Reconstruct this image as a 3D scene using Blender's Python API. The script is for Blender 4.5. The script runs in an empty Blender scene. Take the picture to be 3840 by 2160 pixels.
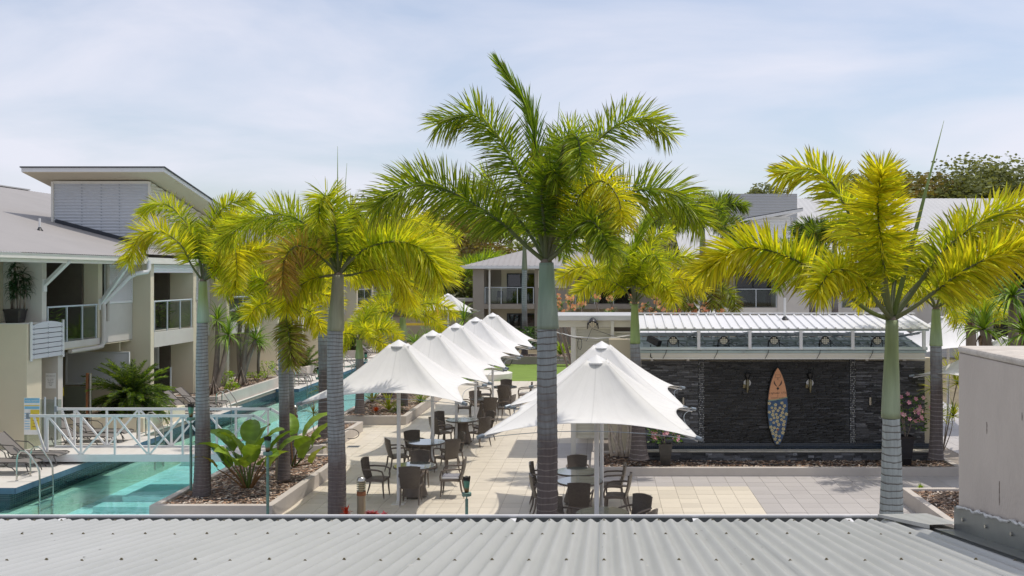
import bpy, math, random
from math import sin, cos, pi, radians, sqrt
from mathutils import Vector, Matrix, noise
random.seed(7)
SC = bpy.context.scene
C = SC.collection
# ------------------------------------------------------------------ camera, world, sun, exposure
H = 5.2                                   # camera height above the paving
cam_d = bpy.data.cameras.new('camera'); cam = bpy.data.objects.new('camera', cam_d); C.objects.link(cam)
cam.location = (0, 0, H); cam.rotation_euler = (pi/2, 0, 0)
cam_d.sensor_width = 36; cam_d.lens = 36*1000/1024; cam_d.shift_x = -92/1024; cam_d.shift_y = -13.3/1024
cam_d.clip_start = .05; cam_d.clip_end = 2000
SC.camera = cam
SUN_EL, SUN_STR, SKY_STR = 71.0, 3.05, .15
sv = Vector((.75, .30, 0)).normalized()
SUN_DIR = Vector((sv.x*cos(radians(SUN_EL)), sv.y*cos(radians(SUN_EL)), sin(radians(SUN_EL))))   # towards the sun
sd = bpy.data.lights.new('sun', 'SUN'); sd.energy = SUN_STR; sd.angle = radians(.6); sd.color = (1, .935, .84)
so = bpy.data.objects.new('sun', sd); C.objects.link(so); so.rotation_euler = SUN_DIR.to_track_quat('Z', 'Y').to_euler()
so.location = (10, 10, 40)
W = bpy.data.worlds.new('World'); SC.world = W; W.use_nodes = True
wn, wl = W.node_tree.nodes, W.node_tree.links
for n in list(wn): wn.remove(n)
wo = wn.new('ShaderNodeOutputWorld'); bg = wn.new('ShaderNodeBackground'); bg.inputs[1].default_value = SKY_STR
sky = wn.new('ShaderNodeTexSky'); sky.sky_type = 'NISHITA'; sky.sun_disc = False
sky.sun_elevation = radians(SUN_EL); sky.sun_rotation = math.atan2(sv.x, sv.y)
sky.air_density = 1.0; sky.dust_density = 1.6; sky.ozone_density = 1.4
tc = wn.new('ShaderNodeTexCoord')
sep = wn.new('ShaderNodeSeparateXYZ'); wl.new(tc.outputs['Generated'], sep.inputs[0])
# thin cirrus: project the view direction on a flat cloud layer
def wmath(op, a, b=None, c=None):
    n = wn.new('ShaderNodeMath'); n.operation = op
    for i, v in enumerate((a, b, c)):
        if v is None: continue
        if isinstance(v, (int, float)): n.inputs[i].default_value = v
        else: wl.new(v, n.inputs[i])
    return n.outputs[0]
zz = wmath('ADD', wmath('MAXIMUM', sep.outputs[2], 0.0), .20)
cx = wmath('DIVIDE', sep.outputs[0], zz); cy = wmath('DIVIDE', sep.outputs[1], zz)
cmb = wn.new('ShaderNodeCombineXYZ'); wl.new(wmath('MULTIPLY', cx, .9), cmb.inputs[0]); wl.new(cy, cmb.inputs[1])
nz = wn.new('ShaderNodeTexNoise'); nz.inputs['Scale'].default_value = 1.15; nz.inputs['Detail'].default_value = 9
nz.inputs['Roughness'].default_value = .52; nz.inputs['Distortion'].default_value = .5
wl.new(cmb.outputs[0], nz.inputs['Vector'])
rp = wn.new('ShaderNodeValToRGB'); rp.color_ramp.elements[0].position = .40; rp.color_ramp.elements[1].position = .66
wl.new(nz.outputs[0], rp.inputs[0])
mx = wn.new('ShaderNodeMix'); mx.data_type = 'RGBA'
mf = wmath('MULTIPLY', rp.outputs[0], .52); mf = wmath('ADD', mf, .34)
wl.new(mf, mx.inputs[0]); wl.new(sky.outputs[0], mx.inputs[6]); mx.inputs[7].default_value = (5.9, 5.9, 6.6, 1)
wl.new(mx.outputs[2], bg.inputs[0]); wl.new(bg.outputs[0], wo.inputs[0])
SC.view_settings.view_transform = 'Standard'; SC.view_settings.look = 'None'
SC.view_settings.exposure = -.03; SC.view_settings.gamma = 1; SC.view_settings.use_curve_mapping = False
SC.cycles.transparent_max_bounces = 16; SC.cycles.max_bounces = 8

# ------------------------------------------------------------------ placing and building helpers
def P(sx, sy, Y): return Vector(((sx-2265)/3750*Y, Y, H-(sy-1030)/3750*Y))
def G(sx, sy, z=0.0): return P(sx, sy, (H-z)*3750/(sy-1030))
WL = {}
def tag(o, label=None, cat=None, group=None, kind=None):
    if label: o['label'] = label
    if cat: o['category'] = cat
    if group: o['group'] = group
    if kind: o['kind'] = kind
    return o
def thing(name, label, cat, loc=(0, 0, 0), rz=0, group=None, kind=None):
    o = bpy.data.objects.new(name, None); C.objects.link(o); o.empty_display_size = .2
    o.location = loc; o.rotation_euler = (0, 0, rz); WL[o.name] = Vector(loc)
    return tag(o, label, cat, group, kind)
def dup(root, loc=None, rz=None, label=None, group=None, scale=None):
    def cp(o, par):
        c = o.copy(); C.objects.link(c)
        if par: c.parent = par
        for k in o.children: cp(k, c)
        return c
    r = cp(root, None)
    if loc is not None: r.location = loc
    if rz is not None: r.rotation_euler = (0, 0, rz)
    if scale: r.scale = (scale,)*3
    if label: r['label'] = label
    if group: r['group'] = group
    return r
def link(name, me, parent=None, loc=None, rot=None, scale=None):
    o = bpy.data.objects.new(name, me); C.objects.link(o)
    if parent: o.parent = parent; WL[o.name] = WL.get(parent.name, Vector((0, 0, 0)))
    if loc is not None: o.location = loc
    if rot is not None: o.rotation_euler = rot
    if scale is not None: o.scale = scale
    return o

class MB:
    def __init__(s): s.v = []; s.f = []; s.m = []; s.c = []; s.cur = 0; s.col = None
    def add(s, vs, fs, cols=None):
        b = len(s.v); s.v += [tuple(v) for v in vs]; s.f += [tuple(i+b for i in f) for f in fs]; s.m += [s.cur]*len(fs)
        if cols is not None: s.c += cols
        elif s.col is not None: s.c += [s.col]*len(vs)
        return s
    def box(s, x0, x1, y0, y1, z0, z1):
        v = [(x, y, z) for z in (z0, z1) for y in (y0, y1) for x in (x0, x1)]
        return s.add(v, [(0, 2, 3, 1), (4, 5, 7, 6), (0, 1, 5, 4), (2, 6, 7, 3), (0, 4, 6, 2), (1, 3, 7, 5)])
    def bar(s, p, q, w, h=None, up=(0, 0, 1)):
        p, q = Vector(p), Vector(q); h = h or w; d = (q-p).normalized(); u = Vector(up)
        if abs(d.dot(u)) > .98: u = Vector((0, 1, 0))
        a = d.cross(u).normalized(); b = a.cross(d).normalized(); vs = []
        for c in (p, q):
            for i, j in ((-1, -1), (1, -1), (1, 1), (-1, 1)): vs.append(c + a*(i*w/2) + b*(j*h/2))
        return s.add(vs, [(3, 2, 1, 0), (4, 5, 6, 7), (0, 1, 5, 4), (1, 2, 6, 5), (2, 3, 7, 6), (3, 0, 4, 7)])
    def tube(s, pts, r, n=8, cap=True):
        pts = [Vector(p) for p in pts]; R = r if isinstance(r, (list, tuple)) else [r]*len(pts)
        vs = []; ref = None
        for i, p in enumerate(pts):
            d = (pts[min(i+1, len(pts)-1)] - pts[max(i-1, 0)]).normalized()
            if ref is None: ref = Vector((1, 0, 0)) if abs(d.x) < .8 else Vector((0, 1, 0))
            a = (ref - d*ref.dot(d)).normalized(); b = d.cross(a); ref = a
            for k in range(n): t = 2*pi*k/n; vs.append(p + (a*cos(t)+b*sin(t))*R[i])
        fs = []
        for i in range(len(pts)-1):
            for k in range(n): fs.append((i*n+k, i*n+(k+1) % n, (i+1)*n+(k+1) % n, (i+1)*n+k))
        if cap: fs.append(tuple(range(n))[::-1]); fs.append(tuple((len(pts)-1)*n+k for k in range(n)))
        return s.add(vs, fs)
    def lathe(s, prof, c=(0, 0, 0), n=24, sq=None, rot=0):
        c = Vector(c); vs = []
        for r, z in prof:
            for k in range(n):
                t = 2*pi*k/n+rot; vs.append(c + Vector((r*cos(t), r*sin(t), z)))
        fs = []
        for i in range(len(prof)-1):
            for k in range(n): fs.append((i*n+k, i*n+(k+1) % n, (i+1)*n+(k+1) % n, (i+1)*n+k))
        fs.append(tuple(range(n))[::-1]); fs.append(tuple((len(prof)-1)*n+k for k in range(n)))
        return s.add(vs, fs)
    def quad(s, a, b, c, d): return s.add([a, b, c, d], [(0, 1, 2, 3)])
    def build(s, name, mats, parent=None, smooth=False, bev=0, kind=None, label=None, local=False):
        if not isinstance(mats, (list, tuple)): mats = [mats]
        off = Vector((0, 0, 0))
        if parent and not local: off = WL.get(parent.name, off)
        me = bpy.data.meshes.new(name)
        me.from_pydata([(v[0]-off.x, v[1]-off.y, v[2]-off.z) for v in s.v], [], s.f)
        for m in mats: me.materials.append(m)
        if len(mats) > 1: me.polygons.foreach_set('material_index', s.m)
        if smooth: me.polygons.foreach_set('use_smooth', [True]*len(s.f))
        if s.c:
            ca = me.color_attributes.new('leafcol', 'FLOAT_COLOR', 'POINT')
            ca.data.foreach_set('color', [x for c in s.c for x in c])
        me.update()
        o = link(name, me, parent)
        if bev:
            b = o.modifiers.new('bevel', 'BEVEL'); b.width = bev; b.segments = 2; b.limit_method = 'ANGLE'
        if smooth == 'auto':
            me.polygons.foreach_set('use_smooth', [True]*len(s.f))
            try: me.set_sharp_from_angle(angle=radians(35))
            except Exception: pass
        if kind: o['kind'] = kind
        if label: o['label'] = label
        return o

# ------------------------------------------------------------------ materials
def nmat(name):
    m = bpy.data.materials.new(name); m.use_nodes = True; nt = m.node_tree
    return m, nt.nodes, nt.links, nt.nodes['Principled BSDF']
def mat(name, col, rough=.6, metal=0., var=.08, vs=3.0, bump=0., bs=40., spec=.5, stretch=(1, 1, 1), dirt=None, ds=1.2, dstr=.5, rnd=0., trans=0., objco=True, coat=0.):
    m, N, L, B = nmat(name)
    B.inputs['Roughness'].default_value = rough; B.inputs['Metallic'].default_value = metal
    B.inputs['Specular IOR Level'].default_value = spec
    tcn = N.new('ShaderNodeTexCoord'); mp = N.new('ShaderNodeMapping'); mp.inputs['Scale'].default_value = stretch
    L.new(tcn.outputs['Object'] if objco else tcn.outputs['Generated'], mp.inputs[0])
    n1 = N.new('ShaderNodeTexNoise'); n1.inputs['Scale'].default_value = vs; n1.inputs['Detail'].default_value = 6
    n1.inputs['Roughness'].default_value = .65
    L.new(mp.outputs[0], n1.inputs['Vector'])
    mr = N.new('ShaderNodeMapRange'); mr.inputs[1].default_value = .3; mr.inputs[2].default_value = .7
    mr.inputs[3].default_value = 1-var; mr.inputs[4].default_value = 1+var
    L.new(n1.outputs[0], mr.inputs[0])
    val = mr.outputs[0]
    if rnd:
        oi = N.new('ShaderNodeObjectInfo'); r2 = N.new('ShaderNodeMapRange'); r2.inputs[3].default_value = 1-rnd; r2.inputs[4].default_value = 1+rnd
        L.new(oi.outputs['Random'], r2.inputs[0]); mm = N.new('ShaderNodeMath'); mm.operation = 'MULTIPLY'
        L.new(val, mm.inputs[0]); L.new(r2.outputs[0], mm.inputs[1]); val = mm.outputs[0]
    vm = N.new('ShaderNodeVectorMath'); vm.operation = 'SCALE'; vm.inputs[0].default_value = col[:3]; L.new(val, vm.inputs['Scale'])
    out = vm.outputs[0]
    if dirt:
        n2 = N.new('ShaderNodeTexNoise'); n2.inputs['Scale'].default_value = ds; n2.inputs['Detail'].default_value = 8; n2.inputs['Roughness'].default_value = .7
        L.new(mp.outputs[0], n2.inputs['Vector']); r3 = N.new('ShaderNodeMapRange'); r3.inputs[1].default_value = .5; r3.inputs[2].default_value = .75
        r3.inputs[4].default_value = dstr; L.new(n2.outputs[0], r3.inputs[0])
        mxx = N.new('ShaderNodeMix'); mxx.data_type = 'RGBA'; L.new(r3.outputs[0], mxx.inputs[0]); L.new(out, mxx.inputs[6])
        mxx.inputs[7].default_value = (*dirt, 1); out = mxx.outputs[2]
    L.new(out, B.inputs['Base Color'])
    if bump:
        n3 = N.new('ShaderNodeTexNoise'); n3.inputs['Scale'].default_value = bs; n3.inputs['Detail'].default_value = 4
        L.new(mp.outputs[0], n3.inputs['Vector']); bp = N.new('ShaderNodeBump'); bp.inputs['Strength'].default_value = bump; bp.inputs['Distance'].default_value = .01
        L.new(n3.outputs[0], bp.inputs['Height']); L.new(bp.outputs[0], B.inputs['Normal'])
    if coat: B.inputs['Coat Weight'].default_value = coat; B.inputs['Coat Roughness'].default_value = .1
    return m
def leafmat(name, transl=.4, rough=.45, gain=1.0):
    m, N, L, B = nmat(name)
    a = N.new('ShaderNodeAttribute'); a.attribute_name = 'leafcol'
    L.new(a.outputs['Color'], B.inputs['Base Color']); B.inputs['Roughness'].default_value = rough
    B.inputs['Specular IOR Level'].default_value = .35
    tr = N.new('ShaderNodeBsdfTranslucent'); g = N.new('ShaderNodeVectorMath'); g.operation = 'MULTIPLY'; g.inputs[1].default_value = (1.35*gain, 1.25*gain, .45*gain)
    L.new(a.outputs['Color'], g.inputs[0]); L.new(g.outputs[0], tr.inputs[0])
    ms = N.new('ShaderNodeMixShader'); ms.inputs[0].default_value = transl
    L.new(B.outputs[0], ms.inputs[1]); L.new(tr.outputs[0], ms.inputs[2])
    L.new(ms.outputs[0], N['Material Output'].inputs[0]); return m
M = {}
M['leaf'] = leafmat('palm_leaf', .55)
M['leafd'] = leafmat('shrub_leaf', .25)
M['gum'] = leafmat('gum_leaf', .35, .7)
M['tile'] = mat('cream_tile', (.67, .61, .505), .42, var=.06, vs=2.2, rnd=.07, dirt=(.40, .35, .28), ds=1.3, dstr=.38, bump=.05, bs=60, stretch=(1, 1, 1))
M['tileg'] = mat('grey_tile', (.46, .435, .42), .45, var=.06, vs=2.5, rnd=.05, dirt=(.28, .26, .25), ds=1.5, dstr=.3, bump=.05, bs=60)
M['grout'] = mat('grout', (.25, .22, .19), .9, var=.15, vs=5)
M['decktile'] = mat('deck_tile', (.66, .63, .59), .45, var=.04, rnd=.03, dirt=(.4, .37, .33), ds=1.4, dstr=.3)
M['render'] = mat('cement_render', (.50, .455, .41), .8, var=.06, vs=1.5, bump=.12, bs=50, dirt=(.33, .29, .25), ds=.8, dstr=.3)
M['rendertop'] = mat('capping', (.64, .61, .57), .7, var=.06, vs=3, dirt=(.42, .38, .34), ds=2.5, dstr=.35)
M['cream'] = mat('cream_wall', (.66, .59, .45), .8, var=.04, vs=1.2, bump=.1, bs=45, dirt=(.42, .36, .25), ds=.6, dstr=.25)
M['greyw'] = mat('stone_grey_wall', (.56, .53, .49), .8, var=.04, vs=1.2, bump=.1, bs=45, dirt=(.38, .35, .31), ds=.7, dstr=.25)
M['taupe'] = mat('taupe_wall', (.30, .265, .225), .8, var=.05, vs=1.2, bump=.1, bs=45)
M['white'] = mat('white_metal', (.70, .70, .70), .4, var=.03, vs=2, dirt=(.5, .5, .46), ds=3, dstr=.3)
M['offwhite'] = mat('offwhite_trim', (.72, .70, .64), .5, var=.04, vs=2, dirt=(.48, .46, .4), ds=2, dstr=.4)
M['louvre'] = mat('louvre_cream', (.66, .63, .53), .5, var=.04, vs=3)
M['slatw'] = mat('white_slat', (.78, .79, .80), .45, var=.03)
M['board'] = mat('weathered_white_board', (.64, .64, .68), .7, var=.12, vs=3, stretch=(1, .3, 4), dirt=(.35, .34, .36), ds=3, dstr=.5)
M['roof'] = mat('grey_roof_sheet', (.30, .285, .275), .5, var=.04, vs=.8, dirt=(.25, .24, .23), ds=.5, dstr=.4)
M['roofl'] = mat('pale_roof_sheet', (.43, .43, .425), .45, var=.04, vs=.8, dirt=(.45, .45, .43), ds=.5, dstr=.3)
M['roofw'] = mat('white_roof_sheet', (.66, .66, .67), .4, var=.03, vs=1.0, dirt=(.6, .6, .58), ds=1.2, dstr=.3)
M['roofg'] = mat('green_grey_sheet', (.38, .46, .44), .5, var=.1, vs=2, dirt=(.12, .13, .11), ds=2.2, dstr=.6)
M['dark'] = mat('dark_trim', (.03, .035, .045), .5)
M['black'] = mat('black_paint', (.012, .012, .013), .35, var=.1)
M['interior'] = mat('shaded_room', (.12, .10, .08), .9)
M['steel'] = mat('stainless', (.55, .53, .48), .25, metal=1, var=.1, dirt=(.25, .18, .1), ds=6, dstr=.5)
M['alu'] = mat('powder_aluminium', (.52, .56, .60), .4, metal=.3)
M['fitting'] = mat('grey_fitting', (.25, .29, .33), .4, metal=.4)
M['canvas'] = mat('white_canvas', (.76, .755, .745), .75, var=.02, vs=3, dirt=(.66, .65, .62), ds=2.5, dstr=.22, bump=.1, bs=200)
def canvasmat():
    m = M['canvas']; N = m.node_tree.nodes; L = m.node_tree.links; B = N['Principled BSDF']; t = N.new('ShaderNodeTexCoord'); s = N.new('ShaderNodeSeparateXYZ'); L.new(t.outputs['Object'], s.inputs[0])
    def q(op, a, b=None):
        n = N.new('ShaderNodeMath'); n.operation = op
        for i, v in enumerate((a, b)):
            if v is None: continue
            if isinstance(v, (int, float)): n.inputs[i].default_value = v
            else: L.new(v, n.inputs[i])
        return n.outputs[0]
    an = q('ARCTAN2', s.outputs[1], s.outputs[0]); r = q('SQRT', q('ADD', q('MULTIPLY', s.outputs[0], s.outputs[0]), q('MULTIPLY', s.outputs[1], s.outputs[1])))
    d = q('MULTIPLY', q('ABSOLUTE', q('SINE', q('MULTIPLY', an, 4.0))), q('MULTIPLY', r, .25)); seam = q('LESS_THAN', d, .013)
    cm = N.new('ShaderNodeCombineXYZ'); L.new(q('MULTIPLY', an, 5.0), cm.inputs[0]); L.new(q('MULTIPLY', r, .8), cm.inputs[1]); n = N.new('ShaderNodeTexNoise'); n.inputs['Scale'].default_value = 1.4; n.inputs['Detail'].default_value = 7; n.inputs['Roughness'].default_value = .7; L.new(cm.outputs[0], n.inputs['Vector'])
    mr = N.new('ShaderNodeMapRange'); mr.inputs[1].default_value = .48; mr.inputs[2].default_value = .8; mr.inputs[3].default_value = 1; mr.inputs[4].default_value = .90; L.new(n.outputs[0], mr.inputs[0])
    f = q('MULTIPLY', mr.outputs[0], q('SUBTRACT', 1.0, q('MULTIPLY', seam, .10))); src = B.inputs['Base Color'].links[0].from_socket
    v = N.new('ShaderNodeVectorMath'); v.operation = 'SCALE'; L.new(src, v.inputs[0]); L.new(f, v.inputs['Scale']); L.new(v.outputs[0], B.inputs['Base Color'])
    tr = N.new('ShaderNodeBsdfTranslucent'); L.new(v.outputs[0], tr.inputs[0]); ms = N.new('ShaderNodeMixShader'); ms.inputs[0].default_value = .14; L.new(B.outputs[0], ms.inputs[1]); L.new(tr.outputs[0], ms.inputs[2]); L.new(ms.outputs[0], N['Material Output'].inputs[0])
canvasmat()
M['wicker'] = mat('brown_wicker', (.16, .13, .107), .5, var=.25, vs=60, bump=.6, bs=120)
M['wickertop'] = mat('bluegrey', (.3, .35, .4), .1)
M['sling'] = mat('grey_sling', (.17, .155, .145), .7, var=.1, vs=80, bump=.2, bs=200)
M['frame'] = mat('charcoal_frame', (.06, .055, .05), .45)
M['potblack'] = mat('black_pot', (.02, .018, .02), .2, var=.1)
M['soil'] = mat('mulch_bed', (.12, .085, .065), .95, var=.5, vs=45, bump=1, bs=70)
M['chip'] = mat('bark_chips', (.34, .25, .20), .85, var=.25, vs=4, rnd=0)
M['trunkb'] = mat('brown_bark', (.20, .16, .13), .85, var=.25, vs=8, bump=.6, bs=20, stretch=(1, 1, .3))
M['basin'] = mat('pool_floor', (.66, .78, .78), .7, var=.10, vs=1.3, dirt=(.52, .64, .62), ds=2.5, dstr=.35)
M['bench'] = mat('pool_bench', (.74, .70, .55), .7, var=.08, vs=3)
M['bluetile'] = mat('blue_coping_tile', (.07, .12, .19), .18, var=.2, vs=1.5)
M['mosaic'] = None
M['hill'] = mat('dry_hill', (.09, .085, .045), .95, var=.4, vs=.6)
M['yellow'] = mat('yellow_paint', (.75, .42, .03), .4)
M['greenp'] = mat('green_paint', (.08, .5, .12), .4)
M['redp'] = mat('maroon_paint', (.3, .03, .06), .4)
M['cushion'] = mat('cushion_white', (.7, .7, .72), .8)
M['navy'] = mat('navy', (.03, .035, .09), .7)
M['hose'] = mat('black_hose', (.02, .02, .022), .5)
M['rust'] = mat('rust', (.25, .10, .04), .8, var=.3, vs=10)
M['terr'] = mat('dull_steel_cup', (.2, .17, .1), .35, metal=.8, var=.4, vs=5)
M['brass'] = mat('copper_plug', (.35, .13, .07), .4, metal=.6)
M['lens'] = mat('led_lens', (.75, .68, .52), .2, var=.2, vs=30)
M['curtain'] = mat('curtain', (.30, .29, .28), .8, stretch=(14, 14, .1), var=.35, vs=2)
def brickmat(name, c1, c2, mort, sx, row, msize=.02, rough=.3, axis='yz', offset=0.0):
    m, N, L, B = nmat(name); t = N.new('ShaderNodeTexCoord'); s = N.new('ShaderNodeSeparateXYZ'); L.new(t.outputs['Object'], s.inputs[0])
    cm = N.new('ShaderNodeCombineXYZ'); L.new(s.outputs['XYZ'.index(axis[0].upper())], cm.inputs[0]); L.new(s.outputs['XYZ'.index(axis[1].upper())], cm.inputs[1])
    b = N.new('ShaderNodeTexBrick'); b.inputs['Color1'].default_value = (*c1, 1); b.inputs['Color2'].default_value = (*c2, 1); b.inputs['Mortar'].default_value = (*mort, 1)
    b.inputs['Scale'].default_value = 1; b.inputs['Brick Width'].default_value = sx; b.inputs['Row Height'].default_value = row; b.inputs['Mortar Size'].default_value = msize; b.offset = offset
    L.new(cm.outputs[0], b.inputs[0]); L.new(b.outputs[0], B.inputs['Base Color']); B.inputs['Roughness'].default_value = rough; return m
M['mosaic'] = brickmat('dark_mosaic', (.015, .03, .05), (.03, .055, .08), (.12, .15, .17), .1, .05, .005, .15, 'yz')
M['mosaicx'] = brickmat('dark_mosaic_front', (.012, .018, .03), (.02, .03, .05), (.09, .11, .13), .055, .055, .004, .15, 'xz')
def glassmat(name, tint, fres=1.0, dark=.5):
    m, N, L, B = nmat(name)
    t = N.new('ShaderNodeBsdfTransparent'); t.inputs[0].default_value = (*tint, 1)
    g = N.new('ShaderNodeBsdfGlossy'); g.inputs['Roughness'].default_value = .02
    f = N.new('ShaderNodeLayerWeight'); f.inputs[0].default_value = .5
    pw = N.new('ShaderNodeMath'); pw.operation = 'POWER'; pw.inputs[1].default_value = 5; L.new(f.outputs['Facing'], pw.inputs[0])
    ad = N.new('ShaderNodeMath'); ad.operation = 'MULTIPLY_ADD'; ad.inputs[1].default_value = .9; ad.inputs[2].default_value = .05*fres; L.new(pw.outputs[0], ad.inputs[0])
    ms = N.new('ShaderNodeMixShader'); L.new(ad.outputs[0], ms.inputs[0]); L.new(t.outputs[0], ms.inputs[1]); L.new(g.outputs[0], ms.inputs[2])
    L.new(ms.outputs[0], N['Material Output'].inputs[0]); return m
M['glass'] = glassmat('clear_glass', (.72, .78, .76))
M['wglass'] = glassmat('window_glass', (.35, .38, .4), 1.4)
M['tglass'] = mat('table_glass', (.10, .13, .12), .03, var=.05, spec=.9, coat=1)
def watermat():
    m, N, L, B = nmat('pool_water')
    t = N.new('ShaderNodeBsdfTransparent'); t.inputs[0].default_value = (.60, .91, .91, 1)
    g = N.new('ShaderNodeBsdfGlossy'); g.inputs['Roughness'].default_value = .015
    tcn = N.new('ShaderNodeTexCoord'); n = N.new('ShaderNodeTexNoise'); n.inputs['Scale'].default_value = 2.2; n.inputs['Detail'].default_value = 4
    L.new(tcn.outputs['Object'], n.inputs['Vector']); bp = N.new('ShaderNodeBump'); bp.inputs['Strength'].default_value = .6; bp.inputs['Distance'].default_value = .035
    L.new(n.outputs[0], bp.inputs['Height']); L.new(bp.outputs[0], g.inputs['Normal'])
    f = N.new('ShaderNodeLayerWeight'); f.inputs[0].default_value = .5; L.new(bp.outputs[0], f.inputs['Normal'])
    pw = N.new('ShaderNodeMath'); pw.operation = 'POWER'; pw.inputs[1].default_value = 5; L.new(f.outputs['Facing'], pw.inputs[0])
    ad = N.new('ShaderNodeMath'); ad.operation = 'MULTIPLY_ADD'; ad.inputs[1].default_value = .97; ad.inputs[2].default_value = .025; L.new(pw.outputs[0], ad.inputs[0])
    ms = N.new('ShaderNodeMixShader'); L.new(ad.outputs[0], ms.inputs[0]); L.new(t.outputs[0], ms.inputs[1]); L.new(g.outputs[0], ms.inputs[2])
    L.new(ms.outputs[0], N['Material Output'].inputs[0]); return m
M['water'] = watermat()
def slatemat():
    m, N, L, B = nmat('slate'); oi = N.new('ShaderNodeAttribute'); oi.attribute_name = 'leafcol'
    o2 = N.new('ShaderNodeObjectInfo'); t = N.new('ShaderNodeTexCoord')
    n = N.new('ShaderNodeTexNoise'); n.inputs['Scale'].default_value = 14; n.inputs['Detail'].default_value = 6
    mp = N.new('ShaderNodeMapping'); mp.inputs['Scale'].default_value = (1, 1, 3); L.new(t.outputs['Object'], mp.inputs[0]); L.new(mp.outputs[0], n.inputs['Vector'])
    r = N.new('ShaderNodeMapRange'); r.inputs[1].default_value = .3; r.inputs[2].default_value = .7; r.inputs[3].default_value = .6; r.inputs[4].default_value = 1.5; L.new(n.outputs[0], r.inputs[0])
    v = N.new('ShaderNodeVectorMath'); v.operation = 'SCALE'; L.new(oi.outputs['Color'], v.inputs[0]); L.new(r.outputs[0], v.inputs['Scale']); L.new(v.outputs[0], B.inputs['Base Color'])
    B.inputs['Roughness'].default_value = .34; bp = N.new('ShaderNodeBump'); bp.inputs['Strength'].default_value = .6; bp.inputs['Distance'].default_value = .01
    L.new(n.outputs[0], bp.inputs['Height']); L.new(bp.outputs[0], B.inputs['Normal']); return m
M['slate'] = slatemat()
def chipmat():
    m, N, L, B = nmat('loose_chips'); a = N.new('ShaderNodeAttribute'); a.attribute_name = 'leafcol'; L.new(a.outputs['Color'], B.inputs['Base Color']); B.inputs['Roughness'].default_value = .85; return m
M['vcol'] = chipmat()
def trunkmat(name, light, darkc, sp, zs=2.2, zr=.5):
    m, N, L, B = nmat(name); t = N.new('ShaderNodeTexCoord'); s = N.new('ShaderNodeSeparateXYZ'); L.new(t.outputs['Object'], s.inputs[0])
    def mth(op, a, b=None, c=None):
        n = N.new('ShaderNodeMath'); n.operation = op
        for i, v in enumerate((a, b, c)):
            if v is None: continue
            if isinstance(v, (int, float)): n.inputs[i].default_value = v
            else: L.new(v, n.inputs[i])
        return n.outputs[0]
    n1 = N.new('ShaderNodeTexNoise'); n1.inputs['Scale'].default_value = 2.2; n1.inputs['Detail'].default_value = 3; L.new(t.outputs['Object'], n1.inputs['Vector'])
    mp = N.new('ShaderNodeMapping'); mp.inputs['Scale'].default_value = (22, 22, 2.2); L.new(t.outputs['Object'], mp.inputs[0])
    n2 = N.new('ShaderNodeTexNoise'); n2.inputs['Scale'].default_value = 1; n2.inputs['Detail'].default_value = 6; n2.inputs['Roughness'].default_value = .7; L.new(mp.outputs[0], n2.inputs['Vector'])
    n3 = N.new('ShaderNodeTexNoise'); n3.inputs['Scale'].default_value = 1.1; n3.inputs['Detail'].default_value = 5; L.new(t.outputs['Object'], n3.inputs['Vector'])
    zz = mth('ADD', mth('DIVIDE', s.outputs[2], sp), mth('MULTIPLY', n1.outputs[0], 1.3)); fr = mth('FRACT', zz)
    ring = mth('SUBTRACT', 1.0, mth('SMOOTH_MIN', 1.0, mth('DIVIDE', fr, .22), .1))
    streak = N.new('ShaderNodeMapRange'); streak.inputs[1].default_value = .35; streak.inputs[2].default_value = .7; streak.inputs[3].default_value = .78; streak.inputs[4].default_value = 1.12; L.new(n2.outputs[0], streak.inputs[0])
    age = N.new('ShaderNodeMapRange'); age.inputs[1].default_value = zs+zr; age.inputs[2].default_value = zs-zr; L.new(mth('ADD', s.outputs[2], mth('MULTIPLY', mth('SUBTRACT', n3.outputs[0], .5), 5.0)), age.inputs[0])
    c1 = N.new('ShaderNodeMix'); c1.data_type = 'RGBA'; c1.inputs[6].default_value = (*light, 1); c1.inputs[7].default_value = (*darkc, 1); L.new(age.outputs[0], c1.inputs[0])
    c2 = N.new('ShaderNodeMix'); c2.data_type = 'RGBA'; L.new(ring, c2.inputs[0]); L.new(c1.outputs[2], c2.inputs[6]); c3 = N.new('ShaderNodeMix'); c3.data_type = 'RGBA'; c3.inputs[6].default_value = (.085, .065, .055, 1); c3.inputs[7].default_value = (.33, .30, .29, 1); L.new(age.outputs[0], c3.inputs[0]); L.new(c3.outputs[2], c2.inputs[7])
    v = N.new('ShaderNodeVectorMath'); v.operation = 'SCALE'; L.new(c2.outputs[2], v.inputs[0]); L.new(streak.outputs[0], v.inputs['Scale']); L.new(v.outputs[0], B.inputs['Base Color'])
    B.inputs['Roughness'].default_value = .85; bp = N.new('ShaderNodeBump'); bp.inputs['Strength'].default_value = .7; bp.inputs['Distance'].default_value = .015
    hh = mth('SUBTRACT', mth('MULTIPLY', n2.outputs[0], .5), ring); L.new(hh, bp.inputs['Height']); L.new(bp.outputs[0], B.inputs['Normal']); return m
M['trunk1'] = trunkmat('palm_trunk_dark', (.30, .33, .34), (.115, .095, .092), .11, 2.6, .7)
M['trunk2'] = trunkmat('palm_trunk_pale', (.40, .44, .43), (.30, .30, .29), .12, -3, .5)
M['trunk3'] = trunkmat('palm_trunk_ringed', (.31, .33, .335), (.14, .115, .11), .075, 1.9, .7)
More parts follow.
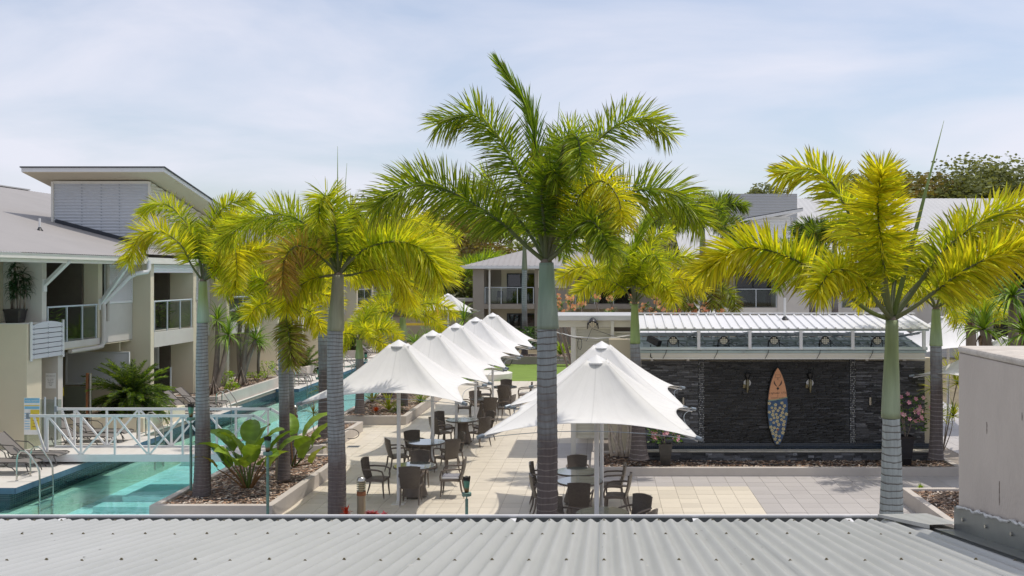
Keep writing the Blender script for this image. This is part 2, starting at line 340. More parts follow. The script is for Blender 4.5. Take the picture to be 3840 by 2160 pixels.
def shaftmat():
    m, N, L, B = nmat('crownshaft_green'); t = N.new('ShaderNodeTexCoord'); a = N.new('ShaderNodeAttribute'); a.attribute_name = 'leafcol'
    mp = N.new('ShaderNodeMapping'); mp.inputs['Scale'].default_value = (9, 9, .8); L.new(t.outputs['Object'], mp.inputs[0])
    n = N.new('ShaderNodeTexNoise'); n.inputs['Scale'].default_value = 1; n.inputs['Detail'].default_value = 5; L.new(mp.outputs[0], n.inputs['Vector'])
    r = N.new('ShaderNodeMapRange'); r.inputs[1].default_value = .3; r.inputs[2].default_value = .7; r.inputs[3].default_value = .75; r.inputs[4].default_value = 1.2; L.new(n.outputs[0], r.inputs[0])
    v = N.new('ShaderNodeVectorMath'); v.operation = 'SCALE'; L.new(a.outputs['Color'], v.inputs[0]); L.new(r.outputs[0], v.inputs['Scale']); L.new(v.outputs[0], B.inputs['Base Color'])
    B.inputs['Roughness'].default_value = .55; return m
M['shaft'] = shaftmat()
def lawnmat():
    return mat('green_turf', (.155, .235, .035), .95, var=.1, vs=1.0, bump=.5, bs=90)
M['lawn'] = lawnmat()
# ================================================================== SETTING: ground, pool, paving
WZ = -.36
def struct(mb, name, mats, **k):
    o = mb.build(name, mats, **k); o['kind'] = 'structure'; return o
g = MB()
for x0, x1, y0, y1 in ((-900, 900, -60, 13), (-900, -24, 13, 66), (13.9, 900, 13, 66), (-900, 900, 66, 1500)):
    g.quad((x0, y0, -.09), (x1, y0, -.09), (x1, y1, -.09), (x0, y1, -.09))
struct(g, 'ground', mat('garden_ground', (.17, .14, .085), .95, var=.4, vs=.4))
TS = .45
pv = thing('paving', None, None, kind='structure'); 
MB().box(-9.6, 13.9, 13, 48.9, -.5, -.008).build('paving_bed', M['grout'], pv)
PLN = [(-9.6, -7.0, 21.1, 27.2), (-9.3, -8.0, 28.5, 33.2), (-9.3, -6.85, 34.6, 46.5), (-.35, 9.3, 25.8, 28.3), (6.8, 13, 14, 22.9), (-.3, 10.5, 27.2, 33)]
cells = []
for i in range(-30, 24):
    for j in range(-9, 55):
        x, y = 3.54+i*TS, 24.56+j*TS
        if x < -9.6 or x+TS > 13.9 or y+TS > 48.9: continue
        if any(x >= a-.1 and x+TS <= b+.1 and y >= c-.1 and y+TS <= d+.1 for a, b, c, d in PLN): continue
        grey = (x > -1.9 and 24.5 < y < 30.6) or x > 3.5
        sx = 2265+(x+.2)/y*3750; vis = y > 21.1 and -50 < sx < 3600
        cells.append((0 if vis else 1, y, x, grey))
cells.sort()
def tile_mb(x=0, y=0, ox=0.):
    g_ = .004; return MB().box(x+g_, x+TS-g_, y+g_, y+TS-g_, -.02, 0)
tm = {}
for k, mm in ((False, 'tile'), (True, 'tileg')):
    o = tile_mb().build('tile', M[mm], None); tm[k] = o.data; bpy.data.objects.remove(o)
rest = {False: MB(), True: MB()}
rr = random.Random(3)
for n, (v, y, x, grey) in enumerate(cells):
    dz = rr.uniform(-.0012, .0012)
    if n < 300:
        link('tile', tm[grey], pv, (x, y, dz))
    else:
        rest[grey].box(x+.004, x+TS-.004, y+.004, y+TS-.004, -.02, dz)
rest[False].build('tile_field', M['tile'], pv, kind='stuff'); rest[True].build('tile_field', M['tileg'], pv, kind='stuff')
# artificial lawn
lw = MB(); pts = []
for k in range(40):
    t = 2*pi*k/40; pts.append((-3.9+5.2*abs(cos(t))**.8*(1 if cos(t) > 0 else -1), 53.3+4.9*abs(sin(t))**.55*(1 if sin(t) > 0 else -1), -.004))
lw.add(pts, [tuple(range(40))])
struct(MB().box(-9.6, 13.9, 48.91, 66, -.5, -.03), 'path', M['decktile'])
struct(lw, 'lawn', M['lawn'])
# pool
DK = [(-14.35, 24.4, 32.3, 1), (-14.95, 32.3, 36.5, 0), (-14.3, 36.5, 39.6, 1), (-14.95, 39.6, 45.6, 0), (-13.9, 45.6, 56, 1), (-14.6, 56, 60, 0), (-13.5, 60, 66, 1)]
pb = MB(); pb.quad((-24, 13, -1.15), (-9.5, 13, -1.15), (-9.5, 64, -1.15), (-24, 64, -1.15))
pb.box(-9.6, -9.45, 13, 64, -1.35, -.02); pb.box(-24, -9.5, 64, 66, -1.35, -.03)
basin = struct(pb, 'pool_basin', M['basin'])
MB().box(-14.75, -14.25, 13, 63.9, -1.34, -.60).build('underwater_bench', M['bench'], basin)
us = MB(); us.box(-13.6, -9.62, 26.6, 27.2, -1.34, -.98); us.box(-13.1, -9.62, 27.2, 30.4, -1.34, -.84); us.box(-14.04, -13.4, 33.2, 36.2, -1.34, -.8)
us.build('underwater_step', M['basin'], basin)
pw = MB()
for x, y0, y1, k in DK:
    pw.box(-23.9, x-(.3 if k else .015), y0+(.25 if y0 == 24.4 else .0005), y1, -1.34, -.16)
pw.build('mosaic_side', M['mosaic'], basin)
struct(MB().quad((-24, 13, WZ), (-9.6, 13, WZ), (-9.6, 64, WZ), (-24, 64, WZ)), 'pool_water', M['water'])
dk = thing('pool_deck', None, None, kind='structure')
db = MB(); dc = MB()
for x, y0, y1, k in DK:
    db.box(-23.9, x-.02, y0+.0, y1-.001, -.155, -.01)
    if k:
        dc.box(x-.02, x, y0-.0, y1, -.15, -.004)
        dc.box(-23.9, x-.021, y0-.02, y0-.001, -.15, -.004)
db.build('deck_slab', M['grout'], dk); dc.build('coping_face', M['bluetile'], dk)
n = 0; ft = MB(); dm = MB().box(.003, .597, .003, .597, -.02, 0).build('deck_tile', M['decktile'], None); dmesh = dm.data; bpy.data.objects.remove(dm)
dl = []
for x, y0, y1, k in DK:
    y = y0
    while y < y1-.05:
        h = min(.6, y1-y); xx = x
        while xx > -22:
            dl.append((y, xx-.6, h)); xx -= .6
        y += .6
dl.sort()
for y, x, h in dl:
    sx = 2265+(x+.3)/y*3750
    if n < 220 and h > .59 and sx > -30 and y < 46: link('deck_tile', dmesh, dk, (x, y, 0)); n += 1
    else: ft.box(x+.003, x+.597, y+.003, y+h-.003, -.02, 0)
ft.build('deck_tile_field', M['decktile'], dk, kind='stuff')

# planters with bark mulch
def chips(mb, x0, x1, y0, y1, z, n, rng, size=.05, keep=None):
    pal = [(.42, .33, .26), (.30, .21, .15), (.52, .45, .38), (.20, .12, .08), (.34, .20, .12), (.14, .10, .08)]
    for _ in range(n):
        x, y = rng.uniform(x0, x1), rng.uniform(y0, y1)
        if keep and not keep(x, y): continue
        a = rng.uniform(0, pi); l = size*rng.uniform(.5, 1.3); w = size*rng.uniform(.2, .5); t = rng.uniform(-.5, .5); c = rng.choice(pal); s = rng.uniform(.7, 1.25)
        ux, uy = cos(a)*l, sin(a)*l; vx, vy = -sin(a)*w, cos(a)*w; zz = z+rng.uniform(.004, .03); dz = l*t*.6
        mb.add([(x-ux-vx, y-uy-vy, zz-dz), (x+ux-vx, y+uy-vy, zz+dz), (x+ux+vx, y+uy+vy, zz+dz+.01), (x-ux+vx, y-uy+vy, zz-dz+.006)], [(0, 1, 2, 3)], [(c[0]*s, c[1]*s, c[2]*s, 1)]*4)
def planter(x0, x1, y0, y1, zt, label, th=.16, dens=230, size=.045, m='render', group='raised planters'):
    t = thing('planter', label, 'planter', (x0, y0, 0), group=group)
    w = MB(); w.box(x0, x1, y0, y0+th, -.02, zt); w.box(x0, x1, y1-th, y1, -.02, zt); w.box(x0, x0+th, y0+th, y1-th, -.02, zt-.0005); w.box(x1-th, x1, y0+th, y1-th, -.02, zt-.0005)
    w.build('planter_wall', M[m], t, bev=.012)
    MB().quad((x0+th, y0+th, zt-.07), (x1-th, y0+th, zt-.07), (x1-th, y1-th, zt-.07), (x0+th, y1-th, zt-.07)).build('mulch_bed', M['soil'], t, kind='stuff')
    c = MB(); chips(c, x0+th, x1-th, y0+th, y1-th, zt-.07, int((x1-x0)*(y1-y0)*dens), random.Random(int(x0*10+y0)), size)
    c.build('bark_mulch', M['vcol'], t, kind='stuff'); return t
planter(-9.6, -7.0, 21.1, 27.2, .33, 'raised rendered planter beside the pool holding the broad paddle leaved plant')
planter(-9.3, -8.0, 28.5, 33.2, .33, 'narrow raised planter behind the footbridge end with red spiky plants')
planter(-9.3, -6.85, 34.6, 46.5, .31, 'long raised planter with a red bromeliad left of the white umbrellas', dens=200)
planter(-.35, 9.3, 25.8, 28.3, .22, 'low raised planter running in front of the black slate wall', dens=260, group=None)
planter(6.8, 13, 14.2, 22.9, .33, 'corner planter below the concrete parapet at bottom right', dens=200, group=None)
planter(-18, -15.2, 33.0, 36.3, .47, 'cream planter box on the pool deck holding the large dark cycad', m='cream', dens=60)
planter(-17.2, -15.05, 39.0, 46.9, .45, 'long poolside planter with the pandanus trees against the building', dens=150)
planter(-16.6, -15.3, 51.5, 56.5, .45, 'pale planter behind the far loungers holding a second cycad', dens=60)
planter(-16.5, -14.9, 62.5, 66, .45, 'small pale planter beside the furthest pool loungers', dens=60)
planter(-6.4, 5.5, 58.3, 60.5, .42, 'grey planter wall along the far edge of the green lawn', dens=100, m='taupe', group=None)
# kidney shaped stone kerb beside lawn
kb = MB(); kb.lathe([(1.1, -.02), (1.12, .3), (1.0, .34), (.4, .36)], (-5.7, 50.0, 0), 24)
tag(kb.build('stone_plinth', M['offwhite'], None, smooth='auto'), 'low round stone plinth at the near edge of the lawn', 'plinth')
# ================================================================== FOREGROUND ROOF
fr = thing('corrugated_roof', 'pale grey corrugated roof with white gutter filling the foreground', 'roof', (0, 5.6, 3.7))
S0 = .1387; ZE = 3.815
def rz(y): return ZE+(5.6-y)*S0
rs = MB(); PX = .076; xs = [(-8.2+i*PX/8) for i in range(int(10.05/(PX/8))+1)]; ys = [5.68, 5.2, 4.7, 4.2, 3.6, 3.0, 2.2, 1.2]
for y in ys:
    for x in xs: rs.v.append((x, y, rz(y)+.0105*cos(2*pi*x/PX)))
nx = len(xs)
for j in range(len(ys)-1):
    for i in range(nx-1): rs.f.append((j*nx+i, (j+1)*nx+i, (j+1)*nx+i+1, j*nx+i+1)); rs.m.append(0)
m_fr = mat('zinc_grey_sheet', (.385, .39, .375), .36, metal=.0, var=.05, vs=1.3, dirt=(.28, .29, .275), ds=1.1, dstr=.5, stretch=(2.2, .5, 1), spec=.5)
N_ = m_fr.node_tree.nodes; L_n = m_fr.node_tree.links; tcf = N_.new('ShaderNodeTexCoord'); sf_ = N_.new('ShaderNodeSeparateXYZ'); L_n.new(tcf.outputs['Object'], sf_.inputs[0])
def fm(op, a, b=None):
    n = N_.new('ShaderNodeMath'); n.operation = op
    for i, v in enumerate((a, b)):
        if v is None: continue
        if isinstance(v, (int, float)): n.inputs[i].default_value = v
        else: L_n.new(v, n.inputs[i])
    return n.outputs[0]
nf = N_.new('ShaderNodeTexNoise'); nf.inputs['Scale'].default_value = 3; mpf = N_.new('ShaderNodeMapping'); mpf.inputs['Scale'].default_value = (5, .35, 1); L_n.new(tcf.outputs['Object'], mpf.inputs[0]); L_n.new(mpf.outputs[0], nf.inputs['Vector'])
vl = fm('POWER', fm('ABSOLUTE', fm('SINE', fm('MULTIPLY', sf_.outputs[0], pi/PX))), 5.0); vl = fm('MULTIPLY', vl, fm('MULTIPLY', nf.outputs[0], .42))  # valleys darkened in streaks: grime plus painted shade lines to deepen the corrugation
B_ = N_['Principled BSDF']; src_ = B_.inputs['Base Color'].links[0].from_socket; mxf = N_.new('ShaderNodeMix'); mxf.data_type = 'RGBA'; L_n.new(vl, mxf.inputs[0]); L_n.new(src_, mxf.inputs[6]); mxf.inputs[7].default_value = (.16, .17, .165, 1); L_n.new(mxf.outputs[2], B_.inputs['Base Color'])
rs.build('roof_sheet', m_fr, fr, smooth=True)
db_ = MB(); rgf = random.Random(8)
for _ in range(90):
    x = rgf.uniform(-4.5, 1.7); y = rgf.uniform(2.8, 5.6); a = rgf.uniform(0, 3.1); l = rgf.uniform(.006, .018); c = rgf.choice((.75, .7, .06, .2)); z = rz(y)+.0105*cos(2*pi*x/PX)+.0012; db_.col = (c, c*.95, c*.85, 1)
    db_.add([(x-cos(a)*l, y-sin(a)*l, z+sin(a)*l*S0), (x+sin(a)*l*.22, y-cos(a)*l*.22, z), (x+cos(a)*l, y+sin(a)*l, z-sin(a)*l*S0), (x-sin(a)*l*.22, y+cos(a)*l*.22, z)], [(0, 1, 2, 3)])
db_.build('leaf_specks', M['vcol'], fr, kind='stuff')
sc_ = MB(); sc_.lathe([(.0078, 0), (.0078, .0015), (.0045, .002), (.0045, .006), (.0035, .0065)], (0, 0, 0), 8)
so_ = sc_.build('roof_screw', mat('screw_brass', (.12, .10, .05), .5, metal=.3), None); smesh = so_.data; bpy.data.objects.remove(so_)
for y in (5.6, 4.96, 4.08):
    k = -54
    while k < 24:
        x = k*2*PX+(.002*sin(k*7.1)); sx = 2265+x/y*3750
        if -20 < sx < 3860 and x < 1.74: link('roof_screw', smesh, fr, (x-0, y-5.6+.012*sin(k*3.3), rz(y)+.0095-3.7))
        k += 1
MB().box(-8.5, 1.84, 5.766, 5.894, 3.711, 3.716).build('gutter_floor', mat('gutter_dirt', (.10, .105, .10), .8, var=.3, vs=9), fr)
MB().box(-8.5, 1.84, 5.888, 5.8945, 3.717, 3.770).build('gutter_lining', bpy.data.materials['gutter_dirt'], fr)
gt = MB(); gt.box(-8.5, 1.86, 5.76, 5.90, 3.70, 3.71); gt.box(-8.5, 1.86, 5.895, 5.902, 3.71, 3.775); gt.box(-8.5, 1.86, 5.755, 5.765, 3.71, 3.755)
gt.tube([(-8.5, 5.9, 3.779), (1.86, 5.9, 3.779)], .0065, 8); gt.box(1.85, 1.86, 5.77, 5.9, 3.7, 3.775)
gt.build('gutter', M['white'], fr)
gs = MB()
for x in (-.55, .52, 1.42, -3.2): gs.box(x, x+.035, 5.70, 5.9, 3.762, 3.766)
gs.build('gutter_strap', M['white'], fr)
lp_ = MB()
for k in range(-10, 3):
    x = .762*k-.022
    if -8 < x < 1.7: lp_.add([(x-.0006, 5.68, rz(5.68)+.0085), (x+.0008, 5.68, rz(5.68)+.0085), (x+.0008, 1.2, rz(1.2)+.0085), (x-.0006, 1.2, rz(1.2)+.0085)], [(0, 1, 2, 3)])
lp_.build('sheet_lap', M['fitting'], fr, kind='stuff')
bc = MB(); bc.add([(1.56, 5.70, 3.835), (1.84, 5.70, 3.84), (1.84, 5.16, 3.915), (1.68, 5.16, 3.91), (1.56, 5.70, 3.82), (1.68, 5.16, 3.888)], [(0, 1, 2, 3), (0, 3, 5, 4)])
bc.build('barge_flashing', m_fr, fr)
pg = thing('parapet_wall', 'tall beige rendered parapet block at the right edge above the roof', 'wall', (1.82, 5.14, 3.7), kind='thing')
MB().box(1.82, 4.0, 1.2, 5.14, 3.2, 4.80).build('render_block', mat('parapet_render', (.50, .44, .385), .85, var=.07, vs=2.5, bump=.35, bs=70, dirt=(.30, .26, .23), ds=1.6, dstr=.5, stretch=(1, 1, .5)), pg, bev=.01)
MB().box(1.815, 4.0, 1.2, 5.142, 4.801, 4.835).build('coping', mat('parapet_top', (.52, .475, .42), .9, var=.15, vs=8, bump=.5, bs=60, dirt=(.25, .2, .16), ds=6, dstr=.6), pg, bev=.012)
fl = MB(); fl.add([(1.806, 5.16, rz(5.16)+.012), (1.806, 1.2, rz(1.2)+.012), (1.806, 1.2, rz(1.2)+.13), (1.806, 5.16, rz(5.16)+.13)], [(0, 1, 2, 3)])
fl.add([(1.806, 5.16, rz(5.16)+.0125), (1.806, 1.2, rz(1.2)+.0125), (1.70, 1.2, rz(1.2)+.016), (1.70, 5.16, rz(5.16)+.016)], [(0, 1, 2, 3)])
fl.build('flashing', mat('flashing_metal', (.22, .23, .22), .35, metal=.4, var=.15, vs=5), pg)
cw = MB(); rgp = random.Random(31)
for (y, z, l) in ((4.6, 4.25, .10), (4.2, 4.05, .06), (4.75, 4.5, .05), (4.35, 4.6, .03), (4.05, 4.3, .12), (4.9, 3.98, .04), (3.85, 4.0, .16)):
    z_ = z; 
    while z_ > z-l: cw.box(1.8185, 1.8195, y+rgp.uniform(-.002, .002), y+rgp.uniform(.003, .006), z_-.012, z_); z_ -= .011
cw.build('wall_stain', mat('stain', (.15, .12, .10), .9), pg, kind='stuff')
sl = MB(); rr = random.Random(5); y = 5.1; pp = []
while y > 2: pp.append((1.803, y, rz(y)+.128+rr.uniform(-.006, .008))); y -= .035
sl.tube(pp, [rr.uniform(.004, .010) for _ in pp], 6)
sl.build('sealant_bead', mat('sealant', (.55, .55, .53), .6, var=.3, vs=40), pg)
for y in (5.02, 4.72, 4.42, 4.1): o = MB().tube([(1.805, y, rz(y)+.075), (1.796, y, rz(y)+.075)], .009, 10).build('flashing_screw', M['steel'], pg)

# ================================================================== BUILDING HELPERS
def corr_sheet(mb, axis, a0, a1, b0, b1, c, pitch=.076, amp=.009, zf=None, step=4):
    """horizontal-ribbed corrugated cladding on a wall: a along the wall, b height, c plane"""
    n = int((b1-b0)/pitch*step); vs = []
    for i in range(n+1):
        z = b0+(b1-b0)*i/n; o = amp*cos(2*pi*(z-b0)/pitch)
        for a in (a0, a1): vs.append((a, c-o, z) if axis == 'x' else (c+o, a, z))
    mb.add(vs, [(2*i, 2*i+1, 2*i+3, 2*i+2) if axis == 'x' else (2*i, 2*i+1, 2*i+3, 2*i+2) for i in range(n)])
def louvres(parent, axis, a0, a1, z0, z1, c, depth=.05, pitch=.11, m='slatw', parts=True, frame=True, ang=.6, label=None):
    """slatted shutter; each slat an object when parts"""
    n = max(2, int((z1-z0)/pitch)); p = (z1-z0)/n
    sh = thing('shutter', label, None, WL[parent.name]) if False else None
    f = MB(); w = .05
    if axis == 'y':   # plane at x=c facing +x, runs along y
        for aa, bb in ((a0-w, a0), (a1, a1+w)): f.box(c-.03, c+.035, aa, bb, z0-w, z1+w)
        f.box(c-.03, c+.035, a0, a1, z0-w, z0); f.box(c-.03, c+.035, a0, a1, z1, z1+w)
    else:
        for aa, bb in ((a0-w, a0), (a1, a1+w)): f.box(aa, bb, c-.035, c+.03, z0-w, z1+w)
        f.box(a0, a1, c-.035, c+.03, z0-w, z0); f.box(a0, a1, c-.035, c+.03, z1, z1+w)
    fo = f.build('shutter_frame', M[m], parent); WL[fo.name] = WL.get(parent.name, Vector())
    def slat(zc):
        b = MB(); h = p*.98
        if axis == 'y': vs = [(c-.02, a0, zc+h/2), (c+.028, a0, zc-h/2), (c-.02, a1, zc+h/2), (c+.028, a1, zc-h/2), (c-.032, a0, zc+h/2), (c+.016, a0, zc-h/2), (c-.032, a1, zc+h/2), (c+.016, a1, zc-h/2)]
        else: vs = [(a0, c+.02, zc+h/2), (a0, c-.028, zc-h/2), (a1, c+.02, zc+h/2), (a1, c-.028, zc-h/2), (a0, c+.032, zc+h/2), (a0, c-.016, zc-h/2), (a1, c+.032, zc+h/2), (a1, c-.016, zc-h/2)]
        return b.add(vs, [(0, 1, 3, 2), (4, 6, 7, 5), (0, 2, 6, 4), (1, 5, 7, 3), (0, 4, 5, 1), (2, 3, 7, 6)])
    if parts:
        b0 = slat(z0+p/2).build('slat', M[m], fo)
        for i in range(1, n):
            o = bpy.data.objects.new('slat', b0.data); C.objects.link(o); o.parent = fo; o.location = (0, 0, i*p)
    else:
        b = MB()
        for i in range(n): s_ = slat(z0+p*(i+.5)); b.add(s_.v, s_.f)
        b.build('slat_panel', M[m], fo, kind='stuff')
    return fo
def railing(parent, x, y0, y1, z, zt, posts, axis='y'):
    """glass balustrade with aluminium posts and handrail"""
    def Q(a, z_): return (x, a, z_) if axis == 'y' else (a, x, z_)
    r = MB(); r.tube([Q(y0, zt), Q(y1, zt)], .03, 10); hr = r.build('handrail', M['alu'], parent, smooth='auto')
    for a in posts:
        p = MB(); p.bar(Q(a, z), Q(a, zt-.02), .05, .05); p.build('rail_post', M['alu'], parent)
    for i in range(len(posts)-1):
        a, b = posts[i]+.05, posts[i+1]-.05; gmb = MB()
        if axis == 'y': gmb.box(x-.005, x+.005, a, b, z+.06, zt-.07)
        else: gmb.box(a, b, x-.005, x+.005, z+.06, zt-.07)
        gmb.build('glass_pane', M['glass'], parent)

# ================================================================== LEFT BUILDING
lb = thing('apartment_building', 'cream two storey apartment block on the left with raised skillion roof', 'building', (-17.2, 29.8, 0))
def bx(name, m, *b, bev=0, label=None):
    o = MB()
    for q in (b if isinstance(b[0], (tuple, list)) else (b,)): o.box(*q)
    return o.build(name, M[m], lb, bev=bev, label=label)
XF = -17.2
bx('pier', 'cream', (-19.6, XF, 29.8, 30.58, -.3, 3.72))
bx('ledge', 'rendertop', (-19.6, XF+.02, 29.78, 30.6, 3.721, 3.75))
bx('pier', 'greyw', (-19.6, XF-.0, 30.6, 30.85, 2.84, 5.62))
bx('side_wall', 'cream', (-22, -18.38, 29.5, 30.59, 3.76, 5.62))
bx('pier', 'greyw', (-19.6, XF, 31.5, 31.78, -.3, 2.83))
bx('back_wall', 'cream', (-20.2, -20.0, 29.0, 52, -.3, 5.7))
bx('side_wall', 'cream', (-24, -19.61, 24, 29.79, -.3, 2.6), (-24, -20.5, 24, 29.79, 2.6, 5.6))
# balcony 1
bx('balcony_slab', 'greyw', (-20, XF+.005, 31.79, 34.28, 2.84, 3.05), (-20, -18.0, 30.86, 31.78, 2.84, 3.05), (-18, XF+.005, 30.86, 31.785, 2.84, 3.05))
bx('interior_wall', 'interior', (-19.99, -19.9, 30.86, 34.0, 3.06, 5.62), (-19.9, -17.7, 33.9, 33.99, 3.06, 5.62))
bx('pier', 'cream', (-17.69, XF, 34.0, 34.28, 3.055, 5.62))
bx('ceiling_lining', 'offwhite', (-20, -16.3, 30.86, 34.28, 5.60, 5.63))
railing(lb, XF, 30.88, 33.95, 3.06, 4.19, [30.9, 32.0, 32.95, 33.85])
# wall with shutters
bx('wall_panel', 'greyw', (-17.5, XF-.01, 34.29, 36.49, 2.85, 4.18))
louvres(lb, 'y', 34.55, 36.42, 4.24, 5.5, XF-.02, pitch=.075)
bx('wall_panel', 'interior', (-17.6, -17.51, 34.29, 36.49, 4.2, 5.62))
bx('pier', 'cream', (-20, XF+.65, 36.5, 36.77, -.3, 5.7))
# balcony 2
bx('balcony_slab', 'greyw', (-20, XF+.655, 36.78, 40.29, 2.52, 3.07))
bx('interior_wall', 'interior', (-19.95, -19.9, 36.78, 40.2, 3.08, 5.3), (-19.89, -17.5, 40.2, 40.29, 3.08, 5.3))
bx('pier', 'cream', (-17.49, XF+.65, 40.3, 40.6, -.3, 5.7))
railing(lb, XF+.62, 36.8, 40.2, 3.08, 4.21, [36.85, 37.95, 39.1, 40.15])
cs = MB(); corr_sheet(cs, 'y', 36.78, 40.29, 5.28, 5.76, XF+.64, amp=.012, pitch=.095); cs.build('header_cladding', M['slatw'], lb)
bx('ceiling_lining', 'offwhite', (-19.9, XF+.6, 36.78, 40.29, 5.27, 5.275))
# ground floor
bx('soffit', 'cream', (-20, XF-.02, 31.79, 36.49, 2.80, 2.835))
bx('wall_panel', 'cream', (-20, -17.5, 36.1, 36.2, 2.45, 2.84)); bx('wall_panel', 'cream', (-19.4, -17.1, 35.99, 36.09, -.3, 1.2))
sl_o = louvres(lb, 'x', -19.3, -17.1, 1.3, 2.38, 35.95, pitch=.09, m='slatw')
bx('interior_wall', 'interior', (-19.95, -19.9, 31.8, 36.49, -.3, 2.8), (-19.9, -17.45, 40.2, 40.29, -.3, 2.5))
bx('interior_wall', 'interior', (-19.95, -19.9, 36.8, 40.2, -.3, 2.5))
louvres(lb, 'x', -18.9, -17.9, 1.5, 2.45, 40.1, pitch=.12, parts=False)
bx('recess_wall', 'cream', (-20, -18.02, 31.5, 31.77, -.3, 2.83), (-20, -18, 30.6, 31.5, -.3, 2.83))
# gutter, fascia, braces, downpipe
gu = MB(); gu.box(-16.12, -16.0, 22, 35.05, 5.66, 5.79); gu.tube([(-16.0, 22, 5.79), (-16.0, 35.05, 5.79)], .02, 8); gu.build('gutter', M['offwhite'], lb, smooth='auto')
bx('fascia_board', 'offwhite', (-16.16, -16.125, 22, 35.0, 5.55, 5.74), (-16.45, -16.40, 35.05, 52, 5.6, 5.82))
bx('eave_lining', 'offwhite', (-20, -16.165, 22, 35.05, 5.635, 5.65), (-17.3, -16.46, 35.05, 52, 5.78, 5.79))
def brace(p, q):
    b = MB(); b.bar(p, q, .11, .11); b.build('eave_brace', M['white'], lb)
    MB().box(p[0]-.02, p[0]+.02, p[1]-.09, p[1]+.09, p[2]-.22, p[2]+.16).build('brace_plate', M['white'], lb)
brace((XF+.02, 30.72, 4.9), (-16.1, 30.1, 5.62)); brace((XF+.02, 34.12, 4.22), (-16.1, 33.9, 5.6))
dp = MB(); dp.tube([(-16.02, 35.2, 5.7), (-16.02, 35.2, 5.4), (-16.05, 35.15, 5.3), (-16.3, 34.9, 5.24), (-16.5, 34.75, 5.12), (XF+.06, 34.2, 4.2)], .075, 12)
dp.build('downpipe', M['white'], lb, smooth='auto')
dp = MB(); dp.tube([(XF+.06, 34.2, 4.22), (XF+.1, 34.18, 4.1), (XF+.1, 34.18, 2.9), (XF+.08, 34.1, 2.76), (XF-.05, 33.9, 2.72), (XF-.1, 32.4, 2.72)], .075, 12)
dp.build('downpipe', M['greyw'], lb, smooth='auto', label='beige lower downpipe bending under the balcony')
MB().tube([(XF+.72, 40.75, 5.6), (XF+.72, 40.75, -.1)], .06, 12).build('downpipe', M['greyw'], lb, smooth='auto')
MB().tube([(XF+.08, 34.5, 5.55), (XF+.08, 34.5, 3.6)], .06, 12).build('downpipe', M['render'], lb, smooth='auto')
# timber screen of seven boards
ts = thing('timber_screen', 'weathered white board screen with arched top below the potted plant', 'screen', (XF+.05, 29.9, 2.65))
for i in range(7):
    z0 = 2.66+i*.152; b = MB()
    if i < 6: b.box(XF+.04, XF+.07, 29.98, 31.66, z0, z0+.130)
    else:
        n_ = 10; vs = []
        for k in range(n_+1):
            y = 29.98+1.68*k/n_; zz = z0+.10+.10*sin(pi*k/n_)
            for x in (XF+.04, XF+.07): vs += [(x, y, z0), (x, y, zz)]
        fs = []
        for k in range(n_):
            a = 4*k; fs += [(a+2, a+6, a+7, a+3), (a, a+1, a+5, a+4), (a+1, a+3, a+7, a+5), (a, a+4, a+6, a+2)]
        fs += [(0, 2, 3, 1), (4*n_, 4*n_+1, 4*n_+3, 4*n_+2)]; b.add(vs, fs)
    b.build('board', M['board'], ts)
MB().box(XF+.012, XF+.03, 29.98, 31.66, 2.66, 3.70).build('screen_backing', M['dark'], ts)
for y in (29.9, 31.66): MB().box(XF+.03, XF+.08, y, y+.07, 2.6, 3.78).build('screen_post', M['white'], ts)
bt = MB()
for i in range(7):
    for y in (30.05, 30.82, 31.58):
        for dz in (.03, .11): bt.box(XF+.071, XF+.078, y-.012, y+.012, 2.66+i*.152+dz-.012, 2.66+i*.152+dz+.012)
bt.build('bolt_head', M['fitting'], ts)
# main roof (ribbed), pop-up
RX0, RX1, RZ0 = -16.0, -30.0, 5.83
def roofz(x): return RZ0+.268*(-16-x)
rf = MB(); y = 20.0; pit = .19
def roofsheet(mb, y0, y1, x0, x1, pitch=.13, amp=.009):
    n = int((y1-y0)/pitch*2)
    for i in range(n+1):
        y = y0+(y1-y0)*i/n; a = amp*(1 if i % 2 else -1)
        mb.v += [(x0, y, roofz(x0)+a), (x1, y, roofz(x1)+a)]
        if i: b = len(mb.v)-4; mb.f.append((b, b+2, b+3, b+1)); mb.m.append(0)
roofsheet(rf, 20, 35.05, -15.97, -30); rf2 = MB(); roofsheet(rf2, 35.05, 52, -16.4, -30)
rf.build('roof', M['roof'], lb); rf2.build('roof', M['roof'], lb)
bk = MB(); bk.add([(-30, 20, roofz(-30)), (-30, 52, roofz(-30)), (-40, 52, roofz(-20)), (-40, 20, roofz(-20))], [(0, 1, 2, 3)])
bk.add([(-16.5, 52, roofz(-16.5)), (-30, 52, roofz(-30)), (-30, 52, 0), (-16.5, 52, 0)], [(0, 1, 2, 3)]); bk.build('roof', M['roof'], lb)
MB().bar((-30, 20, roofz(-30)+.03), (-30, 52, roofz(-30)+.03), .35, .06).build('ridge_cap', M['roofl'], lb)
PX0, PX1, PY0, PY1 = -21.2, -17.5, 38.5, 45.5
pw_ = MB(); corr_sheet(pw_, 'x', PX0, PX1, 6.0, 8.78, PY0, pitch=.118, amp=.014, step=6); pw_.build('cladding', mat('zincalume_cladding', (.52, .545, .58), .45, var=.03, dirt=(.42, .42, .43), ds=1.5, dstr=.4), lb, smooth=True)
cs2 = MB(); n_ = 150
for i in range(n_+1):
    z = 6.0+2.78*i/n_; o_ = .014*cos(2*pi*(z-6)/.118); ymax = min(PY1, PY0+max(0, (8.80-z))/.19)
    cs2.v += [(PX1+o_, PY0, z), (PX1+o_, ymax, z)]
    if i: b = len(cs2.v)-4; cs2.f.append((b, b+1, b+3, b+2)); cs2.m.append(0)
